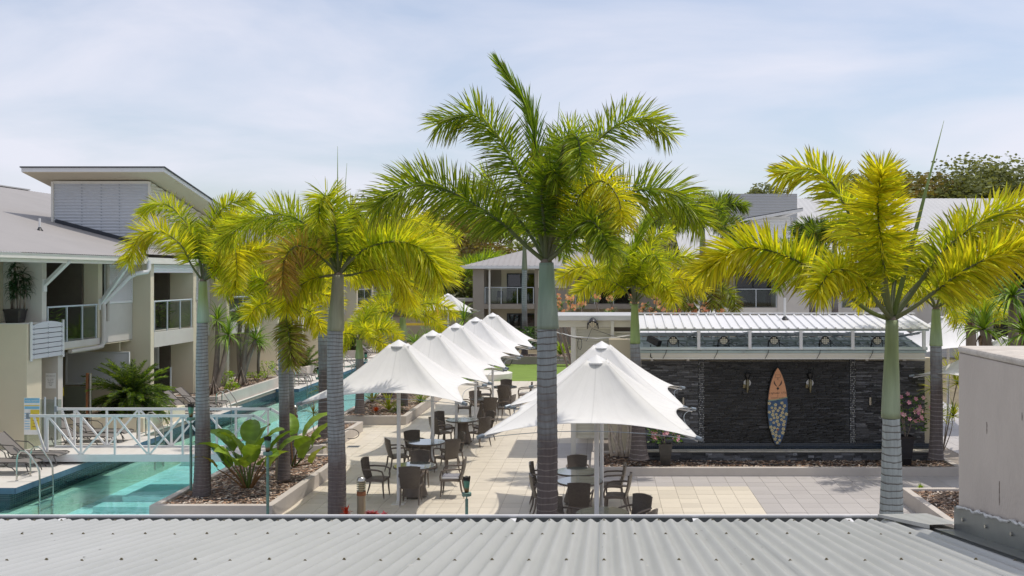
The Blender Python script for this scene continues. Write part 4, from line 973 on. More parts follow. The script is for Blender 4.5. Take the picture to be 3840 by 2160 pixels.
for i, (sx, lab) in enumerate(zip(xs_, ('leftmost stage light of the row on the pavilion roof', 'second stage light from the left on the pavilion roof', 'stage light on the pavilion roof above the surfboard', 'stage light right of the one above the surfboard', 'rightmost stage light on the pavilion roof beside the palm shaft'))):
    x = (sx-2265)/3750*27.15; p = P(sx, 1277, 27.15); parlight(p.x, 27.15, p.z, lab, -.1)
    c_ = MB(); c_.tube([(p.x+.14, 27.2, p.z-.05), (p.x+.3, 27.15, p.z-.15), (p.x+.55, 27.1, 3.28), (p.x+.8, 27.1, 3.30)], .008, 5); c_.build('light_cable', M['hose'], pa)
    c_ = MB(); c_.tube([(p.x-.14, 27.2, p.z-.05), (p.x-.18, 26.85, 3.26), (p.x-.22, 26.82, 3.1), (p.x-.3, 26.82, 2.95)], .008, 5); c_.build('light_cable', M['hose'], pa)
k_ = parlight(-.325, 28.75, 3.78, 'single stage light hanging under the kiosk fascia', -.3); k_.rotation_euler = (.5, 0, 0); 
fl_ = thing('flood_light', 'black rectangular floodlight at the left end of the pavilion roof', 'floodlight', (1.33, 27.1, 3.38)); b = MB(); b.bar((1.22, 27.25, 3.47), (1.50, 26.98, 3.33), .16, .16); b.build('lamp_housing', M['black'], fl_, bev=.01); MB().tube([(1.26, 27.0, 3.3), (1.25, 26.82, 3.0), (1.35, 26.9, 2.9)], .014, 6).build('cable', M['hose'], fl_)
# kiosk
ks = thing('kiosk', 'cream louvred kiosk with white fascia between palm and pavilion', 'kiosk', (-.3, 29, 0))
def kq(name, m, *b):
    o = MB()
    for q in (b if isinstance(b[0], (tuple, list)) else (b,)): o.box(*q)
    return o.build(name, M[m], ks)
kq('fascia', 'white', (-1.47, .95, 28.9, 29.0, 3.88, 4.02)); kq('roof', 'roofl', (-1.47, .95, 29.01, 32, 3.98, 4.0)); kq('fascia_lower', 'louvre', (-1.47, .95, 28.98, 29.06, 3.68, 3.875))
kq('corner_post', 'offwhite', (-.96, -.82, 28.98, 29.1, 0, 3.675)); kq('corner_post', 'offwhite', (-1.55, -1.47, 29, 29.1, 0, 3.68)); kq('post', 'offwhite', (.20, .29, 28.93, 28.99, 2.7, 3.87))
louvres(ks, 'x', -.78, .18, .5, 3.62, 29.06, m='louvre', pitch=.085, parts=True)
louvres(ks, 'x', .34, .9, 2.7, 3.5, 29.06, m='louvre', pitch=.085, parts=False)
kq('side_wall', 'interior', (-.8, .95, 31.9, 32, 0, 3.9)); kq('bin_box', 'cream', (.14, .92, 28.5, 28.95, 2.72, 3.36)); kq('ledge', 'offwhite', (.1, .95, 28.45, 28.96, 2.60, 2.66))
b = MB(); b.tube([(-1.4, 28.85, 3.55), (-.9, 28.8, 3.42), (-.2, 28.8, 3.36), (.4, 28.8, 3.40), (.85, 28.8, 3.47)], .018, 8); b.build('conduit', M['white'], ks)
b = MB(); b.tube([(-1.4, 28.8, 3.60), (-1.1, 28.8, 3.45), (-.75, 28.8, 3.35), (-.5, 28.8, 3.3), (-.35, 28.8, 3.65), (.2, 28.8, 3.45), (.9, 28.8, 3.3)], .008, 6); b.build('cable', M['hose'], ks)
b = MB(); b.tube([(-.70+.06*cos(t*.7), 28.9, 3.2+.17*sin(t*.7)) for t in range(28)], .007, 5); b.build('coiled_cable', M['hose'], ks)
# ================================================================== UMBRELLAS
def make_umbrella(lab, a=1.85, za=3.65, zc=2.50, ze=2.68, ind=.36, name='umbrella', grp=None):
    t = thing('umbrella', lab, 'umbrella', (0, 0, 0), group=grp)
    NA, NR = 72, 18; cb = MB(); vs = []
    for i in range(NR+1):
        r = .10+(1-.10)*i/NR
        for k in range(NA):
            th = 2*pi*k/NA; c, s = cos(th), sin(th); m = max(abs(c), abs(s)); tx = min(abs(c), abs(s))/m   # tx: 0 mid edge .. 1 corner
            q = a - ind*(1-tx**2.2); bxp = c/m*q if abs(c) >= abs(s) else c/m*q; byp = s/m*q
            corner = tx**3; zb = ze+(zc-ze)*corner
            p = 1.5+.35*(1-tx**2); h = (1-r)**p
            ridge = .05*sin(pi*r)*max(0, tx-.8)/.2
            zz = zb+(za-zb-.03)*h/(.9**p)+ridge
            vs.append((bxp*r, byp*r, zz))
    fs = [(i*NA+k, i*NA+(k+1) % NA, (i+1)*NA+(k+1) % NA, (i+1)*NA+k) for i in range(NR) for k in range(NA)]
    cb.add(vs, fs); cn = cb.build('canopy', M['canvas'], t, smooth=True)
    so_m = cn.modifiers.new('thickness', 'SOLIDIFY'); so_m.thickness = .004
    b = MB(); b.lathe([(.24, za-.085), (.24, za-.06), (.012, za+.075)], (0, 0, 0), 28); b.build('cap', M['white'], t)
    
    MB().tube([(0, 0, .02), (0, 0, za-.02)], .045, 14).build('pole', M['white'], t, smooth='auto')
    b = MB(); b.box(-.14, .14, -.14, .14, 0, .02); b.lathe([(.06, .02), (.055, .08)], (0, 0, 0), 12); b.build('base_plate', M['offwhite'], t)
    for sx in (-1, 1):
        for sy in (-1, 1):
            e = Vector((sx*a, sy*a, zc)); b = MB(); b.tube([(0, 0, 3.0), e*.985], .02, 8); b.build('rib', M['white'], t)
            d = (e-Vector((0, 0, 3.0))).normalized(); b = MB(); b.tube([e-d*.06, e+d*.06], .035, 12); b.build('tip_fitting', M['fitting'], t, smooth='auto')
            f = (sx*a, -sy*a, zc)
    b = MB()
    for (p0, p1) in (((-a, -a), (a, -a)), ((a, -a), (a, a)), ((a, a), (-a, a)), ((-a, a), (-a, -a))):
        pts = []
        for i in range(13):
            u = i/12; x = p0[0]+(p1[0]-p0[0])*u; y = p0[1]+(p1[1]-p0[1])*u; k = .22*(1-(2*u-1)**2); nx_, ny_ = (p0[0]+p1[0])/2, (p0[1]+p1[1])/2; nn = sqrt(nx_*nx_+ny_*ny_)
            pts.append((x-nx_/nn*k, y-ny_/nn*k, zc-.03+.10*(1-(2*u-1)**2)))
        b.tube(pts, .006, 5)
    b.build('edge_cable', M['fitting'], t); return t
G1 = 'white conical umbrellas in the left row'; G2 = 'white conical umbrellas in the right pair'
u0 = make_umbrella('nearest umbrella of the left row over the first dining table', a=1.74, grp=G1)
row = [(-4.66, 22.7), (-4.56, 26.6), (-4.52, 30.6), (-4.48, 34.9), (-4.32, 38.8)]
labs = ['', 'second umbrella from the camera in the left row', 'third umbrella from the camera in the left row', 'fourth umbrella of the left row, second from the far end', 'farthest umbrella at the end of the left row']
u0.location = (*row[0], 0)
for (x, y), l in list(zip(row, labs))[1:]: dup(u0, (x, y, 0), radians(random.uniform(-1, 1)), label=l)
u1 = make_umbrella('nearest large umbrella of the right pair beside the central trunk', a=1.82, grp=G2); u1.location = (-.135, 18.4, 0); u1.rotation_euler = (0, 0, radians(-3.5))
dup(u1, (-.05, 22.2, 0), radians(-3.5), label='rear umbrella of the right pair in front of the kiosk')
dup(u1, (-10.3, 66, .25), 0, label='distant umbrella over the playground left of the taupe building', group='distant umbrellas')
dup(u1, (5.15, 52, 0), 0, label='distant umbrella whose tip shows above the pavilion roof', group='distant umbrellas')
dup(u1, (11.7, 34, .15), .1, label='distant umbrella right of the pavilion behind the palm', group='distant umbrellas')
dup(u1, (10.3, 25.2, 0), .15, label='umbrella mostly hidden behind the concrete parapet', group='distant umbrellas')

# ================================================================== TABLES AND CHAIRS
GT = 'round dining tables on the patio'
def make_table(lab):
    t = thing('dining_table', lab, 'table', (0, 0, 0), group=GT)
    b = MB(); b.lathe([(.485, .695), (.50, .70), (.50, .728), (.485, .732)], (0, 0, 0), 40); b.build('table_rim', M['wicker'], t, smooth='auto')
    b = MB(); b.lathe([(.487, .7325), (.49, .736), (.487, .740)], (0, 0, 0), 40); b.build('glass_top', M['tglass'], t, smooth='auto')
    b = MB(); b.lathe([(.30, .05), (.29, .10), (.20, .40), (.17, .69)], (0, 0, 0), 20); b.build('pedestal', M['wicker'], t, smooth='auto')
    for k in range(4): a = pi/4+k*pi/2; bb_ = MB(); bb_.lathe([(.03, 0), (.03, .05)], (.24*cos(a), .24*sin(a), 0), 8); bb_.build('foot', M['steel'], t)
    return t
def make_chair(lab, seatm='wicker'):   # faces +y
    t = thing('wicker_chair', lab, 'chair', (0, 0, 0))
    b = MB(); n = 8; v = []
    for i in range(n+1):
        y = -.22+.46*i/n; w = .235+.02*i/n; z = .43+.015*sin(pi*i/n)
        for x in (-w, w): v += [(x, y, z), (x, y, z-.06)]
    f = []
    for i in range(n): a = 4*i; f += [(a, a+2, a+6, a+4), (a+1, a+5, a+7, a+3), (a, a+4, a+5, a+1), (a+2, a+3, a+7, a+6)]
    f += [(0, 1, 3, 2), (4*n, 4*n+2, 4*n+3, 4*n+1)]; b.add(v, f); b.build('seat', M['wicker'], t, bev=.012)
    b = MB(); nu, nv = 10, 9; v = []
    for s in (0, 1):
        for j in range(nv+1):
            q = j/nv; z = .40+.47*q
            for i in range(nu+1):
                u = -1+2*i/nu; hw_ = .235+.035*q; yc = -.235-.11*q**1.3-.03*sin(pi*q)+.045*u*u; zz = z+(.025*(1-u*u) if j == nv else 0)
                v.append((u*hw_, yc-s*.035, zz))
    W_ = nu+1; S_ = W_*(nv+1); f = []
    for j in range(nv):
        for i in range(nu): a = j*W_+i; f += [(a, a+1, a+W_+1, a+W_), (S_+a, S_+a+W_, S_+a+W_+1, S_+a+1)]
    for j in range(nv): a = j*W_; f += [(a, a+W_, S_+a+W_, S_+a), (a+nu, S_+a+nu, S_+a+nu+W_, a+nu+W_)]
    for i in range(nu): f += [(nv*W_+i, nv*W_+i+1, S_+nv*W_+i+1, S_+nv*W_+i), (i, S_+i, S_+i+1, i+1)]
    b.add(v, f); b.build('backrest', M['weave'], t, smooth='auto')
    for s in (-1, 1):
        b = MB(); b.tube([(s*.26, -.30, .66), (s*.285, -.15, .665), (s*.295, .10, .655), (s*.285, .22, .62), (s*.255, .255, .50), (s*.235, .25, .40)], .02, 8); b.build('armrest', M['wicker'], t, smooth='auto')
    for sx in (-1, 1):
        for sy in (-1, 1):
            b = MB()
            b.tube([(sx*.225, .22 if sy > 0 else -.24, .40), (sx*.228, .23 if sy > 0 else -.27, .2), (sx*.232, .25 if sy > 0 else -.33, .035)], [.026, .022, .017], 8); l = b.build('leg', M['wicker'], t, smooth='auto')
            MB().tube([(sx*.232, .25 if sy > 0 else -.33, .036), (sx*.232, .252 if sy > 0 else -.335, 0)], .017, 8).build('leg_tip', M['steel'], l)
    return t
m_, N_, L_n, B_ = nmat('wicker_weave'); t_ = N_.new('ShaderNodeTexCoord'); s_ = N_.new('ShaderNodeSeparateXYZ'); L_n.new(t_.outputs['Object'], s_.inputs[0])
c_ = N_.new('ShaderNodeCombineXYZ'); L_n.new(s_.outputs[0], c_.inputs[0]); L_n.new(s_.outputs[2], c_.inputs[1]); bt_ = N_.new('ShaderNodeTexBrick'); bt_.inputs['Scale'].default_value = 1; bt_.inputs['Brick Width'].default_value = .034; bt_.inputs['Row Height'].default_value = .014; bt_.inputs['Mortar Size'].default_value = .003
bt_.inputs['Color1'].default_value = (.27, .225, .185, 1); bt_.inputs['Color2'].default_value = (.20, .165, .137, 1); bt_.inputs['Mortar'].default_value = (.025, .02, .016, 1); L_n.new(c_.outputs[0], bt_.inputs[0]); L_n.new(bt_.outputs[0], B_.inputs['Base Color']); B_.inputs['Roughness'].default_value = .4
bp_ = N_.new('ShaderNodeBump'); bp_.inputs['Distance'].default_value = .006; bp_.invert = True; L_n.new(bt_.outputs['Fac'], bp_.inputs['Height']); L_n.new(bp_.outputs[0], B_.inputs['Normal']); M['weave'] = m_
tb0 = make_table('glass topped round table nearest the camera in the left row')
ch0 = make_chair('')
TB = [(-4.43, 23.4), (-4.74, 26.7), (-4.36, 30.8), (-4.29, 36.0), (-3.97, 39.9), (-.03, 18.75), (-.52, 21.66), (-.62, 22.72)]
tn = ['nearest table of the left row', 'second table of the left row', 'third table of the left row', 'fourth table of the left row', 'farthest table of the left row', 'table at the roof edge under the right umbrella', 'white reflecting table under the right umbrellas', 'green reflecting table behind the white one on the right']
# chairs per table: (bearing of chair seen from the table, label words)
CH = [[(180, 'left side'), (2, 'right side'), (-82, 'near side'), (92, 'far side')],
      [(205, 'left side'), (118, 'far left side'), (35, 'far right side'), (-38, 'near right side')],
      [(-140, 'near left side'), (150, 'far left side'), (-42, 'near right side'), (40, 'far right side')],
      [(180, 'left side'), (115, 'far side'), (-70, 'near side'), (-10, 'right side')],
      [(185, 'left side'), (92, 'far side'), (-88, 'near side'), (0, 'right side')],
      [(150, 'left side'), (42, 'far right side'), (-30, 'near right side')],
      [(-88, 'near side'), (2, 'right side'), (188, 'left side')],
      [(90, 'far side'), (0, 'right side'), (172, 'left side')]]
first = True; used = False
for i, ((x, y), nm_) in enumerate(zip(TB, tn)):
    lab = 'round glass topped wicker table, '+nm_
    if i == 0: tb0.location = (x, y, 0); tb0['label'] = lab
    else: dup(tb0, (x, y, 0), random.uniform(0, 6), label=lab)
    for deg, side in CH[i]:
        a = radians(deg+random.uniform(-4, 4)); r = .74+random.uniform(-.02, .06)
        if i == 0 and deg == 180: r = .88
        if i == 0 and deg == 2: r = .86
        cx_, cy_ = x+r*cos(a), y+r*sin(a); rz_ = a+pi/2+random.uniform(-.12, .12)
        lab = 'wicker armchair, %s of %s' % (side, nm_)
        if i == 6 and deg == -88: lab = 'wicker armchair with its back to the camera at the white reflecting table'
        if not used: ch0.location = (cx_, cy_, 0); ch0.rotation_euler = (0, 0, rz_); ch0['label'] = lab; ch0['group'] = 'brown wicker armchairs'; used = True; ch0.scale = (.90, .93, 1.03)
        else: dup(ch0, (cx_, cy_, 0), rz_, label=lab, group='brown wicker armchairs')
        if i == 0 and deg == 2: cush = (cx_, cy_, rz_)
cu = thing('cushion', 'blue striped white cushion on the chair right of the nearest table', 'cushion', (0, 0, 0))
MB().box(-.21, .21, -.2, .21, .447, .50).build('cushion_pad', M['cushion'], cu, bev=.02)
for k in range(6): MB().box(-.2+.07*k, -.172+.07*k, -.195, .205, .5003, .5035).build('stripe', M['navy'], cu)
cu.location = (cush[0], cush[1], .005); cu.rotation_euler = (0, 0, cush[2])

# ================================================================== LOUNGERS, LADDERS, BRIDGE
def make_lounger(lab):   # foot end at +x, origin at middle; length 1.95
    t = thing('sun_lounger', lab, 'sun lounger', (0, 0, 0), group='grey sun loungers on the pool deck')
    b = MB(); n = 10; v = []
    for i in range(n+1):
        x = -.28+1.25*i/n; z = .33+.012*sin(i*1.1)-(.03 if i == n else 0)
        for y in (-.29, .29): v.append((x, y, z))
    f = [(2*i, 2*i+2, 2*i+3, 2*i+1) for i in range(n)]; b.add(v, f); s = b.build('seat_sling', M['sling'], t); s.modifiers.new('t', 'SOLIDIFY').thickness = .02
    b = MB(); b.add([(-.28, -.29, .33), (-.28, .29, .33), (-.83, .27, .86), (-.83, -.27, .86)], [(0, 1, 2, 3)]); s = b.build('backrest', M['sling'], t); s.modifiers.new('t', 'SOLIDIFY').thickness = .02
    for y in (-.31, .31):
        b = MB(); b.tube([(.97, y, .30), (.9, y, .33), (-.28, y, .335), (-.84, y*.93, .875)], .017, 8); b.build('side_rail', M['frame'], t, smooth='auto')
        b = MB(); b.tube([(-.62, y*1.02, .60), (-.5, y*1.1, .60), (-.2, y*1.1, .58), (-.06, y*1.08, .48), (.0, y*1.03, .34)], .014, 8); b.build('armrest', M['frame'], t, smooth='auto')
        b = MB(); b.tube([(-.75, y, .33), (-.72, y, .2), (-.62, y, .03), (-.45, y, .02), (-.3, y, .16), (-.22, y, .32)], .014, 8); b.build('leg', M['frame'], t, smooth='auto')
        b = MB(); b.tube([(.3, y, .32), (.42, y, .22), (.52, y, .2), (.60, y, .12), (.66, y, .02)], .014, 8); b.build('leg', M['frame'], t, smooth='auto')
    b = MB(); b.tube([(.86, -.3, .32), (.95, -.3, .03)], .014, 8); b.tube([(.86, .3, .32), (.95, .3, .03)], .014, 8); b.build('foot_leg', M['frame'], t)
    return t
lg = [(-15.75, 27.35, .04, 'lounger with raised back at the left edge, behind the other one'), (-15.85, 26.2, .0, 'lounger nearest the camera at the left edge beside the ladder'),
      (-15.8, 31.25, -.02, 'lounger seen through the bridge rails, the farther one'), (-15.85, 30.35, .03, 'lounger seen through the bridge rails, the nearer one'),
      (-15.5, 38.35, 0, 'lounger on the middle deck left of the palm, the farther one'), (-15.5, 37.3, .05, 'lounger on the middle deck left of the palm, the nearer one'),
      (-15.1, 48.9, 0, 'lounger in front of the second cycad, the farther one'), (-15.1, 47.7, .04, 'lounger behind the third ladder, the nearer one'),
      (-14.7, 56.6, .8, 'lounger beside the small trunk on the far deck'), (-14.4, 62.6, 0, 'farthest lounger at the end of the pool')]
l0 = make_lounger(lg[0][3]); l0.location = (*lg[0][:2], 0)
for x, y, r, l in lg[1:]: dup(l0, (x, y, 0), r, label=l)
dup(l0, (-2.5, 57.0, .0), 0, label='dark lounger on the lawn beside the kiosk', group='loungers on the lawn'); dup(l0, (-6.0, 57.2, 0), pi, label='dark lounger on the lawn left of the central trunk', group='loungers on the lawn')
def make_ladder(lab):   # rails run from deck (-x) to water (+x)
    t = thing('pool_ladder', lab, 'pool ladder', (0, 0, 0), group='stainless pool ladders')
    for y in (-.3, .3):
        b = MB(); b.tube([(-.45, y, 0), (-.45, y, .55), (-.42, y, .68), (-.34, y, .76), (-.24, y, .76), (-.12, y, .66), (.05, y, .42), (.12, y, .25), (.13, y, -.1), (.13, y, -1.0)], .022, 10); b.build('rail', M['steel'], t, smooth='auto')
        MB().lathe([(.04, 0), (.03, .02)], (-.45, y, 0), 10).build('rail_flange', M['steel'], t)
    b = MB(); b.tube([(-.45, -.3, .12), (-.45, .3, .12)], .014, 8); b.build('cross_bar', M['steel'], t)
    for z in (-.25, -.5, -.75): MB().box(.09, .17, -.29, .29, z-.012, z+.012).build('tread', M['steel'], t)
    return t
ld = [(-14.35, 25.5, 'ladder nearest the camera with two tall curved rails at left'), (-14.35, 32.0, 'ladder seen through the footbridge rails'), (-14.3, 38.3, 'ladder right of the first palm trunk by the mosaic wall'), (-13.9, 46.7, 'ladder beside the loungers behind the thin palm trunk'), (-13.9, 54.9, 'farthest ladder beside the white shutters')]
d0 = make_ladder(ld[0][2]); d0.location = (*ld[0][:2], 0)
for x, y, l in ld[1:]: dup(d0, (x, y, 0), 0, label=l)
br = thing('footbridge', 'white footbridge with truss railings crossing the pool', 'footbridge', (-12.6, 28.2, 0))
MB().box(-16.2, -9.0, 27.56, 28.84, .08, .20).build('bridge_deck', M['greyw'], br)
for k in range(52): MB().box(-16.2+k*.138, -16.2+k*.138+.132, 27.57, 28.83, .201, .222).build('deck_board', M['decktile'], br)
for y in (27.5, 28.9):
    MB().box(-15.85, -9.25, y-.03, y+.05, .06, .26).build('edge_beam', M['white'], br)
    b = MB(); b.bar((-15.85, y, 1.32), (-9.62, y, 1.32), .05, .075); b.bar((-9.64, y, 1.33), (-9.30, y, 1.14), .05, .07); b.build('top_rail', M['white'], br)
    MB().box(-15.87, -15.80, y-.045, y+.045, 1.24, 1.40).build('rail_plate', M['fitting'], br)
    n = 7; x0 = -15.31 if y < 28 else -15.3; st_ = .932
    for k in range(n):
        x = x0+k*st_; MB().bar((x, y, .26), (x, y, 1.29), .05, .05, up=(0, 1, 0)).build('rail_post', M['white'], br)
        if k < n-1:
            z0, z1 = (1.28, .28) if k % 2 == 0 else (.28, 1.28)
            MB().bar((x+.04, y, z0), (x+st_-.04, y, z1), .045, .045, up=(0, 1, 0)).build('rail_diagonal', M['white'], br)
    MB().bar((x0-.36, y, 1.28), (x0-.05, y, .28), .045, .045, up=(0, 1, 0)).build('rail_diagonal', M['white'], br)
MB().box(-16.3, -15.86, 27.4, 29.0, -.0, .20).build('landing_step', M['decktile'], br)
# glass gates and signs
gg = thing('glass_gate', 'glass pool gate with the blue and yellow safety poster behind the bridge rail', 'gate', (-16.4, 29.2, 0))
MB().box(-16.98, -15.9, 29.29, 29.31, .08, 1.55).build('glass_panel', M['glass'], gg)
for x in (-16.35, -16.05): MB().tube([(x, 29.25, 0), (x, 29.25, 1.62)], .028, 10).build('gate_post', M['alu'], gg, smooth='auto')
ps = thing('safety_sign', 'blue and yellow POOL SAFETY poster on the glass gate', 'sign', (-16.73, 29.26, .7))
M['skyb'] = mat('sky_blue_print', (.20, .50, .72), .5); M['yelp'] = mat('yellow_print', (.72, .58, .06), .5); M['whp'] = mat('white_print', (.8, .8, .8), .5)
MB().box(-16.97, -16.50, 29.255, 29.265, .52, 1.60).build('sign_board', M['whp'], ps)
MB().box(-16.955, -16.515, 29.252, 29.2545, 1.45, 1.585).build('header_band', M['skyb'], ps); MB().box(-16.955, -16.515, 29.252, 29.2545, 1.36, 1.385).build('yellow_rule', M['yelp'], ps)
MB().box(-16.955, -16.515, 29.252, 29.2545, 1.27, 1.345).build('blue_band', M['skyb'], ps); MB().box(-16.78, -16.515, 29.252, 29.2545, .66, 1.25).build('yellow_panel', M['yelp'], ps)
for k in range(7): MB().box(-16.95, -16.80, 29.252, 29.2545, .68+k*.075, .70+k*.075).build('text_line', M['skyb'], ps)
text('POOL SAFETY', (-16.735, 29.25, 1.49), .065, 'whp', ps)
for k in range(5): MB().box(-16.72+.03*(k % 2), -16.56, 29.25, 29.2515, .75+k*.09, .765+k*.09).build('text_line', M['redp'], ps)
ns = thing('notice', 'small white paper notice on the cream wall above the gate', 'notice', (-17.6, 31.45, 2.0)); MB().box(-17.58, -17.27, 31.48, 31.495, 1.62, 2.10).build('notice_sheet', M['whp'], ns)
M['blk'] = mat('black_ink', (.03, .03, .03), .5); text('POOL AND DECK', (-17.42, 31.475, 2.0), .035, 'blk', ns)
for i, s in enumerate(('NOT TO BE USED', 'BETWEEN THE', 'HOURS OF 8PM', 'AND 8AM', 'PLEASE')): text(s, (-17.42, 31.475, 1.90-i*.05), .026, 'blk', ns)
g2 = thing('glass_gate', 'second glass gate with white and orange tags left of the cycad', 'gate', (-17, 33.2, 0))
MB().box(-19, -17.0, 33.1, 33.12, .1, 1.5).build('glass_panel', M['glass'], g2); MB().box(-18.06, -17.98, 33.0, 33.08, 0, 1.65).build('gate_post', M['alu'], g2)
MB().box(-18.25, -18.08, 32.99, 33.0, 1.1, 1.5).build('tag', M['whp'], g2); MB().box(-17.96, -17.82, 32.99, 33.0, 1.2, 1.48).build('tag', M['yelp'], g2)
o = MB(); o.tube([(-16.95, 33.0, 0), (-16.95, 33.0, 1.95)], .05, 10); o.build('gate_post', M['steel'], g2, smooth='auto'); MB().box(-17.1, -17.02, 33.0, 33.06, 0, 1.95).build('gate_post', M['rust'], g2, label='rust brown gate post')
g3 = thing('glass_gate', 'third glass gate under the second balcony', 'gate', (-17, 40, 0)); MB().box(-18.4, -16.95, 39.0, 39.02, .1, 1.4).build('glass_panel', M['glass'], g3)
for x in (-18.4, -16.9): MB().tube([(x, 39.0, 0), (x, 39.0, 1.6)], .03, 8).build('gate_post', M['alu'], g3)

# ================================================================== BOLLARDS, TORCHES, DRAIN
GB = 'steel louvred bollard lights'
def make_bollard(lab):
    t = thing('bollard_light', lab, 'bollard light', (0, 0, 0), group=GB)
    MB().lathe([(.085, 0), (.085, .74)], (0, 0, 0), 20).build('post', mat('stained_steel', (.34, .29, .21), .35, metal=.7, var=.15, dirt=(.2, .1, .05), ds=3, dstr=.6, stretch=(3, 3, .6)), t, smooth='auto')
    MB().lathe([(.092, .70), (.092, .78)], (0, 0, 0), 20).build('collar', M['rust'], t, smooth='auto')
    MB().lathe([(.055, .78), (.055, 1.0)], (0, 0, 0), 16).build('lamp_tube', mat('lamp_glass', (.6, .5, .28), .3), t, smooth='auto')
    for k in range(5): MB().lathe([(.06, .79+k*.042), (.095, .80+k*.042), (.095, .808+k*.042), (.06, .815+k*.042)], (0, 0, 0), 20).build('louvre_ring', M['steel'], t, smooth='auto')
    MB().lathe([(.092, .995), (.09, 1.02), (.07, 1.06), (.035, 1.085), (.0, 1.09)], (0, 0, 0), 20).build('dome_cap', M['steel'], t, smooth='auto'); return t
b0 = make_bollard('steel bollard light with rusty collar in front of the nearest table'); b0.location = (-4.95, 20.4, 0)
dup(b0, G(1105, 1640, .33)-Vector((0, 0, .12)), 0, label='pale bollard light standing beside the pool behind the paddle leaved plant')
dup(b0, G(1046, 1795, .3)-Vector((0, 0, .05)), 0, label='bollard light half hidden by the paddle leaves')
def torch(p, ztop, lab, tilt=0):
    t = thing('garden_torch', lab, 'garden torch', (p.x, p.y, 0), group='verdigris garden torches'); x, y = p.x, p.y; z = ztop
    MB().tube([(x, y, 0), (x, y, z-.42)], .03, 10).build('torch_pole', M['verd'], t, smooth='auto'); MB().tube([(x, y, z-.42), (x, y, z-.36)], .012, 8).build('stem', M['verd'], t)
    MB().lathe([(.09, z-.36), (.092, z-.355), (.092, z-.30), (.08, z-.295)], (x, y, 0), 20).build('oil_dish', M['verd'], t, smooth='auto')
    b = MB(); n = 16; v = []
    for j, (r, zz) in enumerate(((.04, z-.295), (.05, z-.2), (.065, z-.08), (.075, z))):
        for k in range(n): a = 2*pi*k/n; v.append((x+r*cos(a), y+r*sin(a), zz+(.022*abs(sin(2.5*a)) if j == 3 else 0)))
    b.add(v, [(j*n+k, j*n+(k+1) % n, (j+1)*n+(k+1) % n, (j+1)*n+k) for j in range(3) for k in range(n)]); s = b.build('torch_cup', M['verdcup'], t, smooth='auto'); s.modifiers.new('t', 'SOLIDIFY').thickness = .006
    b = MB(); b.lathe([(.03, z-.05), (.05, z-.02)], (x, y, 0), 12); b.build('wick', M['black'], t); return t
M['verd'] = mat('verdigris', (.16, .30, .26), .5, metal=.3, var=.3, vs=6, dirt=(.16, .09, .05), ds=5, dstr=.7)
m_, N_, L_n, B_ = nmat('patina_cup'); t_ = N_.new('ShaderNodeTexCoord'); s_ = N_.new('ShaderNodeSeparateXYZ'); L_n.new(t_.outputs['Generated'], s_.inputs[0]); no_ = N_.new('ShaderNodeTexNoise'); no_.inputs['Scale'].default_value = 6; L_n.new(t_.outputs['Generated'], no_.inputs[0])
ad_ = N_.new('ShaderNodeMath'); ad_.operation = 'MULTIPLY_ADD'; ad_.inputs[1].default_value = .3; L_n.new(no_.outputs[0], ad_.inputs[0]); L_n.new(s_.outputs[2], ad_.inputs[2]); cr_ = N_.new('ShaderNodeValToRGB'); e = cr_.color_ramp.elements
e[0].position = .15; e[0].color = (.02, .015, .01, 1); e[1].position = 1.05; e[1].color = (.01, .008, .006, 1); q = e.new(.3); q.color = (.3, .14, .05, 1); q = e.new(.5); q.color = (.12, .34, .25, 1); q = e.new(.82); q.color = (.14, .32, .24, 1); q = e.new(.93); q.color = (.015, .012, .01, 1)
L_n.new(ad_.outputs[0], cr_.inputs[0]); L_n.new(cr_.outputs[0], B_.inputs['Base Color']); B_.inputs['Metallic'].default_value = .4; B_.inputs['Roughness'].default_value = .4; M['verdcup'] = m_
torch(P(1750, 1900, 19.5), P(0, 1790, 19.5).z, 'verdigris torch in front of the tiled patio near the roof edge')
torch(P(1004, 1900, 20.6), P(0, 1640, 20.6).z, 'tall verdigris torch in front of the paddle leaved plant')
torch(P(716, 1700, 22.8), P(0, 1516, 22.8).z, 'torch close against the left side of the first palm trunk')
torch(P(1197, 1500, 30.4), P(0, 1378, 30.4).z, 'torch behind the bromeliad planter left of the second palm trunk')
torch(P(1372, 1350, 44), P(0, 1322, 44).z, 'farthest torch beside the small palm trunk by the pool')
dg = thing('drain_grate', 'small dark floor drain grate beside the middle planter', 'drain grate', (-7, 30.5, 0)); g_ = G(1327, 1674.5)
MB().box(g_.x-.19, g_.x+.17, g_.y-.16, g_.y+.14, .001, .006).build('grate_frame', M['fitting'], dg)
for k in range(6): MB().box(g_.x-.17+k*.056, g_.x-.17+k*.056+.035, g_.y-.13, g_.y+.11, .0065, .009).build('grate_slot', M['black'], dg)
# hoses
def hose(pts, lab, r=.012):
    p2 = []
    for i in range(len(pts)-1):
        for k in range(6): p2.append(Vector(pts[i]).lerp(Vector(pts[i+1]), k/6)+Vector((random.uniform(-.012, .012), random.uniform(-.012, .012), 0)))
    p2.append(Vector(pts[-1])); return tag(MB().tube(p2, r, 6).build('irrigation_hose', M['hose'], None, smooth='auto'), lab, 'hose', 'irrigation hoses')
hose([(-9.0, 22.1, .29), (-8.7, 21.8, .29), (-8.0, 22.0, .29), (-7.3, 22.5, .29)], 'black irrigation hose on the mulch round the first palm trunk')
hose([G(2300, 1712, .2)+Vector((0, 0, .0)), (1.6, 26.9, .2), (2.6, 26.8, .19), (3.6, 26.5, .18), (5.0, 26.4, .18)], 'irrigation hose along the mulch below the slate wall', .014)
b = MB(); b.tube([(-8.0+.25*cos(t*.25)+.18, 30.9, .28+.25*sin(t*.25)*.6) for t in range(-8, 14)], .012, 6); tag(b.build('garden_hose', M['hose'], None), 'loop of black hose hanging over the middle planter edge', 'hose')
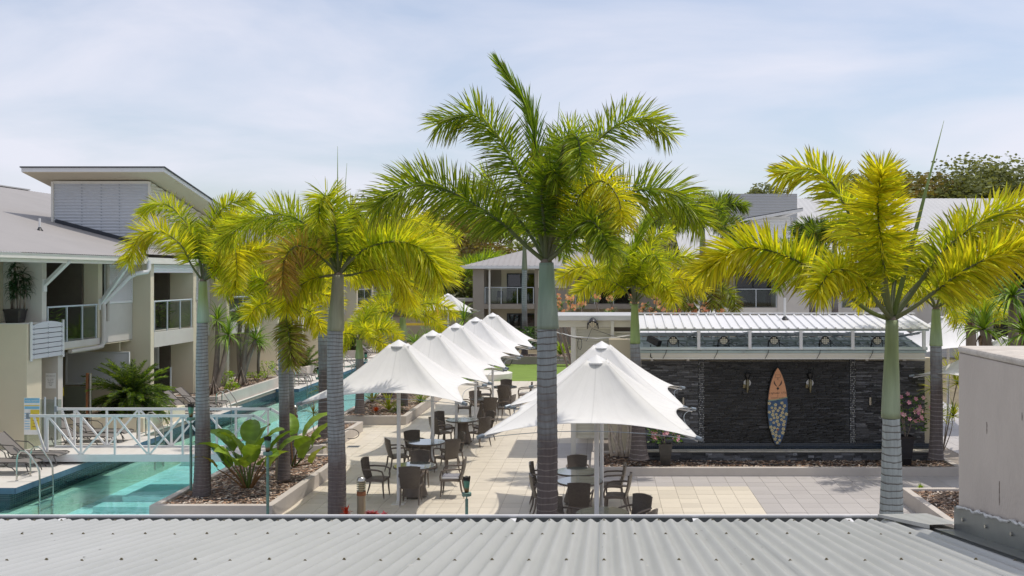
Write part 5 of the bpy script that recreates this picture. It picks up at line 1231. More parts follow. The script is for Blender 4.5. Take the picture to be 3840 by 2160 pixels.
# playground pieces
pgd = thing('water_play_pipes', 'green and yellow water play pipes before the distant umbrella', 'play equipment', (-11.5, 64, 0))
def pz(sx, sy): return P(sx, sy, 64)
MB().tube([pz(1592, 1165), pz(1592, 1150), pz(1600, 1142)], .12, 10).build('green_pipe', M['greenp'], pgd, smooth='auto'); MB().tube([pz(1600, 1142), pz(1618, 1139)], .1, 10).build('yellow_pipe', M['yellow'], pgd, smooth='auto')
MB().tube([pz(1638, 1260), pz(1638, 1140)], .1, 10).build('yellow_pipe', M['yellow'], pgd, smooth='auto'); MB().tube([pz(1632, 1140), pz(1636, 1132), pz(1646, 1134)], .1, 10).build('maroon_spout', M['redp'], pgd, smooth='auto'); MB().box(-14, -10.5, 64, 64.1, 1.95, 2.1).build('yellow_beam', M['yellow'], pgd)
# balcony furniture
def bchair(p, m, lab, t=None):
    t = thing('balcony_chair', lab, 'chair', tuple(p)); x, y, z = p
    MB().box(x-.22, x+.22, y-.22, y+.22, z+.42, z+.45).build('seat', M[m], t); b = MB(); b.box(x-.22, x+.22, y+.2, y+.23, z+.45, z+.9); b.build('backrest', M[m], t)
    for sx in (-.2, .2):
        for sy in (-.2, .2): MB().tube([(x+sx, y+sy, z), (x+sx, y+sy, z+.42)], .014, 6).build('leg', M[m], t)
    return t
bchair((-17.8, 38.2, 3.08), 'white', 'pale chair on the second balcony of the left building')
bchair((-7.6, 73.0, 3.12), 'black', 'dark chair on the balcony of the taupe building, left one'); bchair((-6.9, 73.1, 3.12), 'black', 'dark chair on the balcony of the taupe building, right one')
# ================================================================== PALMS
def bez(pts, n):
    """smooth curve through the points (Catmull-Rom)"""
    p = [Vector(q) for q in pts]; p = [p[0]*2-p[1]]+p+[p[-1]*2-p[-2]]; out = []; segs = len(p)-3
    for i in range(n+1):
        t = i/n*segs; k = min(int(t), segs-1); u = t-k; a, b, c, d = p[k:k+4]
        out.append(.5*((2*b)+(c-a)*u+(2*a-5*b+4*c-d)*u*u+(3*b-a-3*c+d)*u**3))
    return out
PAL = {'green': (.11, .215, .025), 'lime': (.33, .46, .03), 'yell': (.68, .645, .04), 'orange': (.68, .44, .04), 'brown': (.11, .05, .03), 'deep': (.022, .058, .018), 'gold': (.50, .33, .10), 'tan': (.32, .23, .15), 'maroon': (.07, .035, .025)}
def lerp3(a, b, t): return (a[0]+(b[0]-a[0])*t, a[1]+(b[1]-a[1])*t, a[2]+(b[2]-a[2])*t)
def frond(parent, pts, n=420, dens=1.15, L=.52, w=.022, age=.5, brown=.15, seed=0, petiole=.2, flat=.0, ang=(78, 44), droop=.22, name='frond', rach=.026, cols=('green', 'yell'), twist=0., young=0.):
    rg = random.Random(seed*17+3); n = int(n*dens); w = w*1.0; NS = 40; c = bez(pts, NS); mb = MB()
    cum = [0]
    for i in range(NS): cum.append(cum[-1]+(c[i+1]-c[i]).length)
    tot = cum[-1]
    rc = (.20, .25, .12); cb = MB()
    cb.col = (*lerp3(rc, (.25, .26, .2), rg.random()), 1)
    cb.tube(c[:-1], [rach*(1-.88*i/NS)+.003 for i in range(NS)], 6); mb.add(cb.v, cb.f, cb.c)
    g0, y0 = PAL[cols[0]], PAL[cols[1]]; li = PAL['lime']
    up = Vector((0, 0, 1)); idx = 0
    for k in range(n):
        s = petiole+(1-petiole)*(k+rg.random())/n
        d = s*tot
        while idx < NS-1 and cum[idx+1] < d: idx += 1
        while idx > 0 and cum[idx] > d: idx -= 1
        f = (d-cum[idx])/max(1e-6, cum[idx+1]-cum[idx]); p = c[idx].lerp(c[idx+1], f); T = (c[idx+1]-c[idx]).normalized()
        S = T.cross(up)
        if S.length < .15: S = T.cross(Vector((0, 1, 0)))
        S.normalize(); U = S.cross(T).normalized()
        if flat:   # two ranks, slightly v shaped
            phi = (0 if k % 2 else pi)+rg.gauss(0, .35 if flat > .9 else .75)
            if k % 2 == 0: phi = pi-abs(rg.gauss(.15, .3))*1
            phi += twist
        else: phi = rg.uniform(0, 2*pi)
        R = S*cos(phi)+U*sin(phi); q = (s-petiole)/(1-petiole)
        a = radians(ang[0]+(ang[1]-ang[0])*q**1.2+rg.uniform(-9, 9)); D = (T*cos(a)+R*sin(a)).normalized()
        ln = L*(.55+.45*min(1, q/.18))*(1-.35*max(0, (q-.6)/.4)**1.5)*rg.uniform(.82, 1.12)
        ww = w*rg.uniform(.8, 1.2); N_ = D.cross(T)
        if N_.length < .1: N_ = D.cross(S)
        N_.normalize(); Bv = (T*.8+N_*rg.uniform(-.9, .9)); Bv = (Bv-D*Bv.dot(D)).normalized()
        ag = min(1, max(0, age+rg.gauss(0, .2)+.25*(q-.5))); shade = rg.uniform(.65, 1.35)
        base = lerp3(g0, li, min(1, ag*2)) if ag < .5 else lerp3(li, y0, (ag-.5)*2); tipc = lerp3(base, y0, .08+.4*ag)
        br = rg.random() < .25+brown*.8
        p1 = p+D*ln*.38; p2 = p+D*ln*.72-up*droop*ln*.16; p3 = p+D*ln-up*droop*ln*.5
        vs = [p-Bv*ww*.3, p+Bv*ww*.3, p1-Bv*ww*.5, p1+Bv*ww*.5, p2-Bv*ww*.40, p2+Bv*ww*.40, p3]
        cb_ = tuple(x*shade for x in base)+(1,); ct = tuple(x*shade for x in tipc)+(1,)
        bt = PAL['brown']+(1,) if br else ct; b2 = lerp3(ct, PAL['brown'], .22)+(1,) if br else ct
        mb.add(vs, [(0, 1, 3, 2), (2, 3, 5, 4), (4, 5, 6)], [cb_, cb_, ct, ct, b2, b2, bt])
    return mb.build(name, M['leaf'], parent)
def trunk(parent, base, top, r0, r1, m='trunk1', flare=1.25, shaft=None, srad=None, scol=((.26, .34, .12), (.30, .40, .30)), bulge=1.12, ringdz=.12):
    """tapered ringed trunk; crownshaft from top up to shaft height"""
    base, top = Vector(base), Vector(top); h = (top-base).length; n = max(12, int(h/ringdz)*4); pts, rs = [], []
    for i in range(n+1):
        t = i/n; p = base.lerp(top, t); z = t*h; r = r0+(r1-r0)*t; r *= 1+(flare-1)*math.exp(-z/.28); fr = (z/ringdz) % 1
        r *= 1+.018*(1 if fr < .25 else -.3); pts.append(p+Vector((.015*sin(z*1.3), .015*cos(z*1.1), 0))); rs.append(r)
    b = MB(); b.tube(pts, rs, 20); o = b.build('trunk', M[m], parent, smooth=True)
    if shaft is not None:
        sp = []; sr = []; cc = []
        nn = 16; s1 = Vector(shaft)
        for i in range(nn+1):
            t = i/nn; sp.append(top.lerp(s1, t)); sr.append(r1*(bulge*1.02-(bulge-.80)*min(1, t*1.5)**1.3)*(1-.10*max(0, t-.7)/.3)); cc.append(lerp3(scol[0], scol[1], .5+.5*sin(t*5+1)))
        b = MB(); b.tube(sp, sr, 20); b.c = [(*cc[min(nn, i//20)], 1) for i in range(len(b.v))]; b.build('crownshaft', M['shaft'], parent, smooth=True)
        b = MB(); b.tube([s1-Vector((0, 0, .03)), s1+Vector((0, 0, .06))], [sr[-1]*1.02, sr[-1]*.6], 14); b.build('shaft_scar', M['trunkb'], parent, smooth=True)
    return o
def fpts(crown, Y, zo, zs, pts, dys):
    """points traced from zoomed views put at their own depths"""
    out = [crown]
    for (zx, zy), dy in zip(pts, dys): out.append(P(zo[0]+zx*zs, zo[1]+zy*zs, Y+dy))
    return out
def spear(parent, a, b, r=.03, col='green'):
    mb = MB(); mb.col = (*lerp3(PAL[col], (.3, .35, .15), .5), 1); mb.tube([a, Vector(a).lerp(Vector(b), .5)+Vector((0, 0, .0)), b], [r, r*.75, .003], 8); return mb.build('spear_leaf', M['leafd'], parent, smooth=True)
GP = 'foxtail palms with yellow green plumes'
def palm(label, base, top, shaft, r0, r1, m, **k):
    t = thing('palm_tree', label, 'palm tree', tuple(base), group=GP); trunk(t, base, top, r0, r1, m, shaft=shaft, **k); return t
def lin(n, d): return [d*(i+1)/n for i in range(n)]
# ---- central palm
Yc = 16.0; cr = P(2049, 985, Yc)
tC = palm('tall central palm with deep green crown and pale green shaft', P(2046, 2100, Yc), P(2055, 1233, Yc), cr, .170, .156, 'trunk1', flare=1.03, scol=((.17, .25, .18), (.25, .31, .25)), bulge=1.10)
zo, zs = (1380, 220), .552
spec = [
 ([(1180, 1100), (1140, 600), (1090, 350), (905, 50)], .6, dict(n=380, L=.62, w=.026, age=.10, brown=.05, ang=(30, 12), droop=.1, cols=('green', 'lime'))),
 ([(1120, 1010), (1000, 730), (860, 500), (700, 380), (475, 445)], .2, dict(n=620, L=.68, age=.12, brown=.5)),
 ([(1060, 1260), (900, 1110), (560, 905), (300, 865), (30, 1020)], -.2, dict(n=680, L=.72, age=.16, brown=.5)),
 ([(1280, 1000), (1480, 640), (1700, 450), (1880, 410), (2040, 510)], .7, dict(n=560, L=.66, age=.2, brown=.5)),
 ([(1350, 1250), (1600, 1000), (1850, 890), (2080, 920), (2270, 1120)], .5, dict(n=600, L=.72, age=.2, brown=.5)),
 ([(1290, 950), (1320, 640), (1380, 520), (1430, 560), (1450, 760)], -1.6, dict(n=560, L=.55, age=.1, brown=.25)),
 ([(1370, 1090), (1470, 900), (1590, 830), (1690, 930), (1730, 1110)], -1.3, dict(n=520, L=.56, age=.8, brown=.5, cols=('green', 'yell'))),
 ([(1330, 1280), (1430, 1140), (1530, 1110), (1640, 1280)], -1.5, dict(n=480, L=.55, age=.1, brown=.2)),
 ([(1090, 1180), (930, 970), (790, 830), (600, 1010)], 1.7, dict(n=420, L=.55, age=.2, brown=.3)),
 ([(1300, 1150), (1480, 1030), (1600, 1080), (1680, 1250)], 1.5, dict(n=420, L=.55, age=.1)),
 ([(1230, 950), (1240, 700), (1290, 560), (1380, 640)], 1.3, dict(n=420, L=.55, age=0)),
 ([(1200, 1150), (1180, 900), (1240, 760), (1300, 800)], -.9, dict(n=420, L=.55, age=0)),
]
for i, (p, dy, kw) in enumerate(spec): frond(tC, fpts(cr, Yc, zo, zs, p, lin(len(p), dy)), seed=100+i, rach=.034, petiole=.24, **{**kw, 'L': kw['L']*.88, 'w': .021})
spear(tC, P(2055, 940, Yc), P(2098, 382, Yc-.2), .022)
# ---- right palm
Yd = 16.7; cr = P(3345, 1200, Yd)
tD = palm('big yellow palm on the right with white ringed trunk and thick green shaft', P(3341, 2060, Yd), P(3340, 1567, Yd), cr, .215, .140, 'trunk2', flare=1.0, scol=((.20, .25, .10), (.28, .34, .22)), bulge=1.10)
zo, zs = (2600, 420), .566
spec = [
 ([(1150, 1310), (900, 1110), (600, 950), (330, 905), (60, 1060)], -.4, dict(n=640, L=.62, w=.034, age=.72, brown=.4)),
 ([(1170, 950), (1010, 630), (920, 470), (760, 380), (560, 420)], .9, dict(n=420, L=.55, w=.032, age=.66, brown=.3, petiole=.34)),
 ([(1270, 1100), (1240, 820), (1222, 600), (1250, 400)], -1.4, dict(n=640, L=.70, w=.032, age=.78, brown=.4, droop=.15, ang=(80, 40))),
 ([(1480, 1280), (1750, 1080), (2000, 950), (2350, 860)], -.6, dict(n=560, L=.66, w=.036, age=.82, brown=.4)),
 ([(1450, 1200), (1620, 970), (1850, 760), (2150, 640), (2400, 640)], .5, dict(n=560, L=.62, w=.034, age=.68, brown=.45)),
 ([(1450, 1180), (1700, 950), (1950, 850), (2200, 900)], 1.4, dict(n=420, L=.6, w=.03, age=.6, brown=.3)),
 ([(1210, 1250), (1080, 1080), (930, 1050), (820, 1180)], -1.3, dict(n=460, L=.55, w=.03, age=.72, brown=.15)),
 ([(1330, 1150), (1380, 950), (1440, 900), (1480, 1050)], 1.5, dict(n=360, L=.55, w=.03, age=.55)),
 ([(1240, 1100), (1130, 850), (1050, 760), (960, 800)], 1.5, dict(n=360, L=.55, w=.03, age=.62)),
]
for i, (p, dy, kw) in enumerate(spec): kw.setdefault('petiole', .30); frond(tD, fpts(cr, Yd, zo, zs, p, lin(len(p), dy)), seed=200+i, rach=.042, **kw)
spear(tD, P(3352, 1180, Yd), P(3540, 452, Yd), .045)
# ---- left front palm
Ya = 22.3; cr = P(761, 1055, Ya)
tA = palm('palm rising from the near poolside planter at left with yellow arching plumes', P(756, 1858, Ya), P(762, 1210, Ya), cr, .185, .115, 'trunk3', flare=1.1)
zo, zs = (430, 500), .5175
spec = [
 ([(560, 960), (480, 810), (330, 710), (190, 740), (95, 940)], -.5, dict(age=.85, brown=.6, L=.5)),
 ([(600, 860), (520, 660), (400, 530), (290, 510), (200, 590)], .6, dict(age=.55, brown=.3, L=.42)),
 ([(655, 860), (700, 660), (820, 520), (980, 475)], .6, dict(age=.42, brown=.3, L=.42)),
 ([(700, 870), (790, 690), (900, 610), (1010, 640)], .1, dict(age=.6, brown=.3, L=.42)),
 ([(715, 930), (790, 830), (870, 840), (890, 1050)], -1.0, dict(age=.85, brown=.3, L=.45)),
 ([(760, 1000), (900, 900), (1050, 840), (1160, 870)], .3, dict(age=.85, brown=.25, L=.42)),
 ([(620, 900), (600, 760), (560, 700), (500, 780)], 1.2, dict(age=.4, L=.42)),
 ([(700, 1010), (780, 960), (850, 990), (880, 1120)], -.6, dict(age=.75, L=.4, brown=.3)),
]
for i, (p, dy, kw) in enumerate(spec): frond(tA, fpts(cr, Ya, zo, zs, p, lin(len(p), dy)), seed=300+i, n=460, w=.024, rach=.026, **kw)
spear(tA, P(768, 1040, Ya), P(783, 770, Ya), .016)
# ---- second palm
Yb = 20.6; cr = P(1268, 1031, Yb)
tB = palm('dark trunked palm left of the umbrellas with one big drooping yellow plume', P(1262, 2010, Yb), P(1259, 1240, Yb), cr, .19, .155, 'trunk3', flare=1.0, scol=((.24, .24, .17), (.28, .29, .2)), bulge=1.08)
zo, zs = (1000, 650), .4487
spec = [
 ([(680, 750), (850, 620), (1100, 570), (1310, 650), (1450, 880)], -.4, dict(n=820, L=.78, age=.62, brown=.3, w=.026)),
 ([(520, 760), (380, 640), (250, 610), (150, 720), (130, 960)], -1.2, dict(n=520, L=.56, age=.8, brown=.9, cols=('lime', 'gold'))),
 ([(590, 620), (560, 370), (500, 190), (450, 260), (430, 420)], -1.0, dict(n=520, L=.55, age=.5, brown=.2)),
 ([(470, 600), (300, 410), (100, 345), (-150, 410), (-380, 560)], .3, dict(n=640, L=.62, age=.45, brown=.35)),
 ([(750, 620), (900, 430), (1150, 380), (1330, 420), (1440, 560)], 1.4, dict(n=520, L=.55, age=.72, brown=.25)),
 ([(700, 850), (950, 800), (1130, 860), (1190, 1080)], .8, dict(n=480, L=.55, age=.85, brown=.5)),
 ([(640, 620), (680, 370), (730, 320), (720, 500)], .9, dict(n=480, L=.55, age=.35)),
 ([(480, 860), (340, 900), (200, 1000), (160, 1150)], -.3, dict(n=460, L=.5, age=.8, brown=.5)),
 ([(560, 700), (480, 520), (400, 480), (330, 560)], .9, dict(n=380, L=.5, age=.3)),
 ([(660, 800), (760, 700), (880, 720), (960, 850)], 1.1, dict(n=380, L=.5, age=.6)),
]
for i, (p, dy, kw) in enumerate(spec): kw.setdefault('w', .023); frond(tB, fpts(cr, Yb, zo, zs, p, lin(len(p), dy)), seed=400+i, rach=.03, **kw)
spear(tB, P(1266, 1000, Yb), P(1266, 548, Yb), .022); spear(tB, P(1275, 1000, Yb), P(1301, 612, Yb), .018)
# ---- palm beside the kiosk
Ye = 26.2; cr = P(2380, 1140, Ye)
tE = palm('bushy lime palm between the kiosk and the slate wall with green shaft', P(2396, 1722, Ye), P(2382, 1288, Ye), cr, .19, .125, 'trunk1', flare=1.5, scol=((.22, .30, .09), (.24, .33, .12)), bulge=1.05)
zo, zs = (1650, 600), .4486
spec = [
 ([(1600, 900), (1650, 650), (1760, 470), (1860, 400)], .5, dict(age=.25, ang=(35, 14), droop=.1, cols=('lime', 'lime'), L=.5)),
 ([(1500, 1020), (1320, 910), (1150, 900), (1000, 990)], -.2, dict(age=.72, brown=.3)),
 ([(1560, 900), (1470, 740), (1340, 660), (1210, 740)], .8, dict(age=.5)),
 ([(1690, 860), (1790, 660), (1920, 610)], .6, dict(age=.5)),
 ([(1750, 950), (1900, 840), (2050, 810), (2180, 900)], .4, dict(age=.6)),
 ([(1760, 1080), (1900, 1000), (2050, 1000), (2200, 1090)], -.2, dict(age=.9, brown=.45)),
 ([(1640, 1000), (1710, 830), (1800, 800), (1860, 980)], -1.2, dict(age=.5)),
 ([(1540, 1080), (1400, 1000), (1280, 1010), (1160, 1110)], -.8, dict(age=.65)),
 ([(1590, 950), (1540, 800), (1450, 790), (1400, 960)], -1.2, dict(age=.42)),
 ([(1700, 1080), (1800, 1020), (1900, 1080), (1950, 1180)], -.9, dict(age=.7)),
]
for i, (p, dy, kw) in enumerate(spec): kw.setdefault('L', .5); frond(tE, fpts(cr, Ye, zo, zs, p, lin(len(p), dy)), seed=500+i, n=430, w=.024, rach=.024, **kw)
# ---- generic palms
def autopalm(label, base, ztop, zsh, zcr, r, m, fr, dx=0., sc=1, cols=('green', 'yell'), L=.45, n=260, mat_shaft=((.24, .32, .12), (.28, .36, .2)), grp=None):
    base = Vector(base); top = base+Vector((dx*.9, 0, 0)); top.z = zsh; c = base+Vector((dx, 0, 0)); c.z = zcr
    t = thing('palm_tree', label, 'palm tree', tuple(base), group=grp or GP); trunk(t, base, top, r*1.15, r, m, shaft=c, scol=mat_shaft)
    for i, (az, e0, ln, age, *rest) in enumerate(fr):
        az = radians(az); e = radians(e0); p = Vector(c); pts = [c.copy()]; k = 7; dr = rest[0] if rest else 105
        for j in range(k):
            e_ = e-radians(dr)*((j+.3)/k)**1.25; p = p+Vector((cos(az)*cos(e_), sin(az)*cos(e_), sin(e_)))*(ln/k); pts.append(p.copy())
        cc = rest[1] if len(rest) > 1 else cols
        frond(t, pts, n=n, L=L*sc, w=.024*sc, age=age, brown=.3, seed=int(abs(base.x)*31)+i, cols=cc, rach=.022*sc)
    return t
rg = random.Random(77)
def ring(n, ln, a0, a1, e=(35, 75), age=(.4, .85)):
    return [(a0+(a1-a0)*(i+rg.uniform(.2, .8))/n, rg.uniform(*e), ln*rg.uniform(.85, 1.12), rg.uniform(*age)) for i in range(n)]
autopalm('slim palm right of the paddle leaved plant with a dead brown plume', P(1064, 1798, 23.7), 4.9, 3.9, 4.35, .11, 'trunk3',
         [(178, 62, 1.9, .75), (150, 40, 1.4, .7), (5, 50, 1.5, .85), (-20, 20, 1.3, .8), (240, 35, 1.2, .75), (80, 60, 1.6, .6), (40, 65, 1.7, .7), (-60, 60, 1.3, .6), (200, 75, 1.7, .5), (300, -35, 1.5, .5, 60, ('maroon', 'tan')), (310, -45, 1.3, .9, 40, ('brown', 'tan'))], sc=1)
autopalm('slim palm standing just behind the slim trunk with taller crown', P(1085, 1740, 25.4), 5.2, 4.3, 4.9, .10, 'trunk3', ring(10, 2.2, 0, 360), sc=1.1)
autopalm('palm behind the second trunk at the far side of the middle planter', P(1218, 1640, 29.0), 5.2, 4.6, 5.15, .17, 'trunk1', ring(10, 2.4, 10, 370), sc=1.15)
autopalm('small palm with a green stem beside the far pool edge', P(1348, 1550, 34.6), 3.0, 2.3, 2.95, .13, 'trunk3',
         [(175, 45, 1.5, .9), (160, 15, 1.2, .85), (5, 45, 1.6, .8), (-10, 15, 1.4, .9), (65, 80, 1.5, .45, 70), (110, 65, 1.4, .6), (230, 40, 1.3, .85), (300, 55, 1.3, .7), (30, 60, 1.5, .55)], sc=1)
autopalm('thick trunked palm behind the nearest umbrella top with broad yellow crown', P(1455, 1480, 40.0), 6.0, 4.6, 5.6, .2, 'trunk3', ring(12, 3.3, 0, 360, age=(.55, .9)), sc=1.5, n=360)
autopalm('palm behind the left umbrellas whose plume arches toward the second umbrella', P(1510, 1520, 36.5), 3.6, 3.0, 3.65, .14, 'trunk3',
         [(0, 45, 2.2, .75), (10, 20, 1.8, .8), (180, 50, 1.8, .85), (200, 30, 1.7, .8), (90, 60, 1.8, .6), (300, 50, 1.6, .6), (140, 70, 1.9, .5), (40, 65, 1.9, .5)], sc=1.1)
autopalm('dark topped palm with a bare trunk before the taupe building', P(1967, 1328, 60), 7, 5.5, 7.0, .15, 'trunk1', [(180, 40, 3.4, .2, 75, ('maroon', 'brown')), (160, 60, 3.5, .7), (20, 50, 3.2, .3), (60, 70, 3.2, .3), (120, 75, 3.2, .4), (230, 55, 3.0, .3), (310, 60, 3, .3), (0, 25, 3.0, .3)], sc=1.9, cols=('deep', 'lime'), mat_shaft=((.2, .22, .15), (.2, .23, .16)))
autopalm('dark green palm in front of the pale block right of the centre', P(2635, 1270, 50), 7.5, 6.4, 7.5, .15, 'trunk3', ring(11, 3.0, 0, 360, e=(20, 80), age=(.05, .3)), sc=1.6, n=330, cols=('deep', 'lime'))
autopalm('brown tipped palm beside the bushy lime palm behind the kiosk', P(2640, 1300, 44), 4.6, 4.0, 4.8, .13, 'trunk3', ring(6, 2.0, 0, 360, e=(0, 40), age=(.2, .5)), sc=1.2, cols=('maroon', 'brown'))
autopalm('dark palm behind the right yellow palm left one', P(3045, 1280, 48), 5.3, 4.4, 5.4, .14, 'trunk3', [(170, 40, 2.8, .35), (190, 60, 3, .3), (210, 20, 2.6, .4), (10, 40, 2.4, .3), (60, 70, 2.6, .2), (120, 60, 2.6, .2), (300, 40, 2.4, .4), (250, 50, 2.4, .4)], sc=1.5, cols=('deep', 'lime'))
autopalm('dark palm behind the right yellow palm right one', P(3130, 1280, 46), 7.6, 5.6, 6.6, .14, 'trunk3', ring(11, 2.3, 0, 360, age=(.05, .3)), sc=1.5, n=320, cols=('deep', 'green'))
autopalm('straight trunked palm between the slate wall and the concrete parapet', P(3510, 1722, 26.0), 4.2, 3.35, 4.3, .145, 'trunk1', ring(10, 2.1, 0, 360, e=(20, 75), age=(.5, .9)), sc=1.1)
tag(bpy.data.objects['palm_tree'], None)

# ================================================================== PANDANUS, SHRUBS, POT PLANTS
def rosette(mb, c, n, L, w, rng, e=(-10, 80), droop=.9, cols=('green', 'lime'), ageb=.3, fold=True, seg=6):
    c = Vector(c)
    for i in range(n):
        az = rng.uniform(0, 2*pi); el = radians(rng.uniform(*e)); ln = L*rng.uniform(.7, 1.1); p = c.copy(); h = Vector((cos(az), sin(az), 0)); B = Vector((-sin(az), cos(az), 0)); ww = w*rng.uniform(.8, 1.2)
        col = lerp3(PAL[cols[0]], PAL[cols[1]], min(1, max(0, ageb+rng.gauss(0, .25)))); s = rng.uniform(.75, 1.25); cc = tuple(x*s for x in col)+(1,); vs = []; dr = rng.uniform(.6, 1.2)*droop
        for j in range(seg+1):
            t = j/seg; wj = ww*(1-t**2.2)*(.6+.4*min(1, t*5)); e_ = el-dr*2.0*max(0, t-.25)**1.2; up_ = Vector((0, 0, 1))*cos(e_)-h*sin(e_)
            vs += [p-B*wj+up_*wj*.5, p, p+B*wj+up_*wj*.5] ; p = p+(h*cos(e_)+Vector((0, 0, 1))*sin(e_))*ln/seg
        fs = []
        for j in range(seg): a = 3*j; fs += [(a, a+1, a+4, a+3), (a+1, a+2, a+5, a+4)]
        mb.add(vs, fs, [cc]*len(vs))
def pandanus(label, base, heads, rb=.13, L=.8, n=55, w=.025, roots=True, cols=('green', 'lime'), grp='pandanus trees'):
    base = Vector(base); t = thing('pandanus_tree', label, 'pandanus', tuple(base), group=grp); rg = random.Random(int(abs(base.x*13+base.y*7)))
    for h in heads:
        h = Vector(h); m = base.lerp(h, .5)+Vector((rg.uniform(-.12, .12), 0, rg.uniform(-.1, .1)))
        MB().tube(bez([base, m, h], 12), [rb*(1-.35*i/12) for i in range(13)], 10).build('trunk', M['trunkb'], t, smooth=True)
        b = MB(); rosette(b, h, n, L, w, rg, e=(-35, 85), cols=cols, ageb=.35); b.build('leaf_head', M['leafd'], t)
        b = MB(); rosette(b, h-Vector((0, 0, .05)), 14, L*.6, w*.8, rg, e=(-80, -40), cols=('tan', 'brown'), ageb=.4); b.build('dead_leaves', M['leafd'], t)
    if roots:
        for k in range(11):
            a = k*2*pi/11+rg.uniform(-.2, .2); q = base+Vector((0, 0, rg.uniform(.35, .75))); MB().tube([q, base+Vector((.33*cos(a), .33*sin(a), 0))], [.028, .02], 6).build('prop_root', M['trunkb'], t)
    return t
pandanus('leaning pandanus with stilt roots just right of the first palm trunk', P(801, 1478, 40.3), [P(857, 1256, 41), P(815, 1200, 41.5)], L=1.05, w=.03)
pandanus('branched pandanus with wide stilt roots in the long poolside planter', P(905, 1440, 43.0), [P(958, 1275, 43.5), P(935, 1200, 43.5), P(900, 1190, 44)], L=1.05, w=.03)
pandanus('thin straight pandanus at the far end of the long poolside planter', P(972, 1415, 45.5), [P(975, 1290, 45.5)], rb=.08, L=.8, roots=False)
pandanus('pandanus left of the third umbrella tip', P(1530, 1440, 47), [P(1560, 1290, 47), P(1500, 1300, 47)], L=1.15, roots=False, n=60)
pandanus('pandanus behind the gap between the umbrella tips', P(1660, 1400, 50), [P(1650, 1245, 50), P(1600, 1290, 49)], L=1.2, roots=False, n=60)
pandanus('pandanus with shaggy brown skirt left of the taupe building', P(1745, 1340, 56), [P(1740, 1200, 56)], L=1.4, roots=False, n=70)
pandanus('large dark green pandanus above the concrete parapet, front one', P(3760, 1700, 22), [P(3690, 1235, 22), P(3800, 1110, 22.5), P(3850, 1250, 21)], L=.85, w=.032, n=60, roots=False, rb=.16)
pandanus('large pandanus above the concrete parapet, rear one', P(3640, 1500, 29), [P(3640, 1180, 29), P(3720, 1130, 30)], L=1.1, w=.035, n=60, roots=False, rb=.2)
GC = 'cycads beside the pool'
def cycad(label, c, R, n=46, cols=('deep', 'green'), sz=1):
    t = thing('cycad', label, 'cycad', tuple(c), group=GC); c = Vector(c); rg = random.Random(int(abs(c.y*10)))
    MB().tube([c-Vector((0, 0, .45)), c], [.2, .17], 10).build('trunk', M['trunkb'], t, smooth=True)
    for i in range(n):
        az = i*2.399; e = radians(rg.uniform(-30, 80)); p = c.copy(); pts = [p.copy()]; ln = R*rg.uniform(.85, 1.1)
        for j in range(5): e_ = e-radians(48)*(j/5); p = p+Vector((cos(az)*cos(e_), sin(az)*cos(e_), sin(e_)))*ln/5; pts.append(p.copy())
        frond(t, pts, n=210, L=.20*sz, w=.013*sz, age=rg.uniform(0, .15), brown=0, dens=1.2, seed=i, flat=1, ang=(70, 35), droop=.2, cols=cols, rach=.012, petiole=.06)
    return t
cycad('large dark green cycad in the cream planter box behind the footbridge', P(492, 1490, 34.3), 1.6, n=110)
cycad('second cycad behind the far loungers and thin palm trunks', P(1140, 1385, 53), 1.6, n=40)
cycad('small cycad by the furthest white shutters beside the pool', P(1325, 1305, 64), 1.3, n=26)
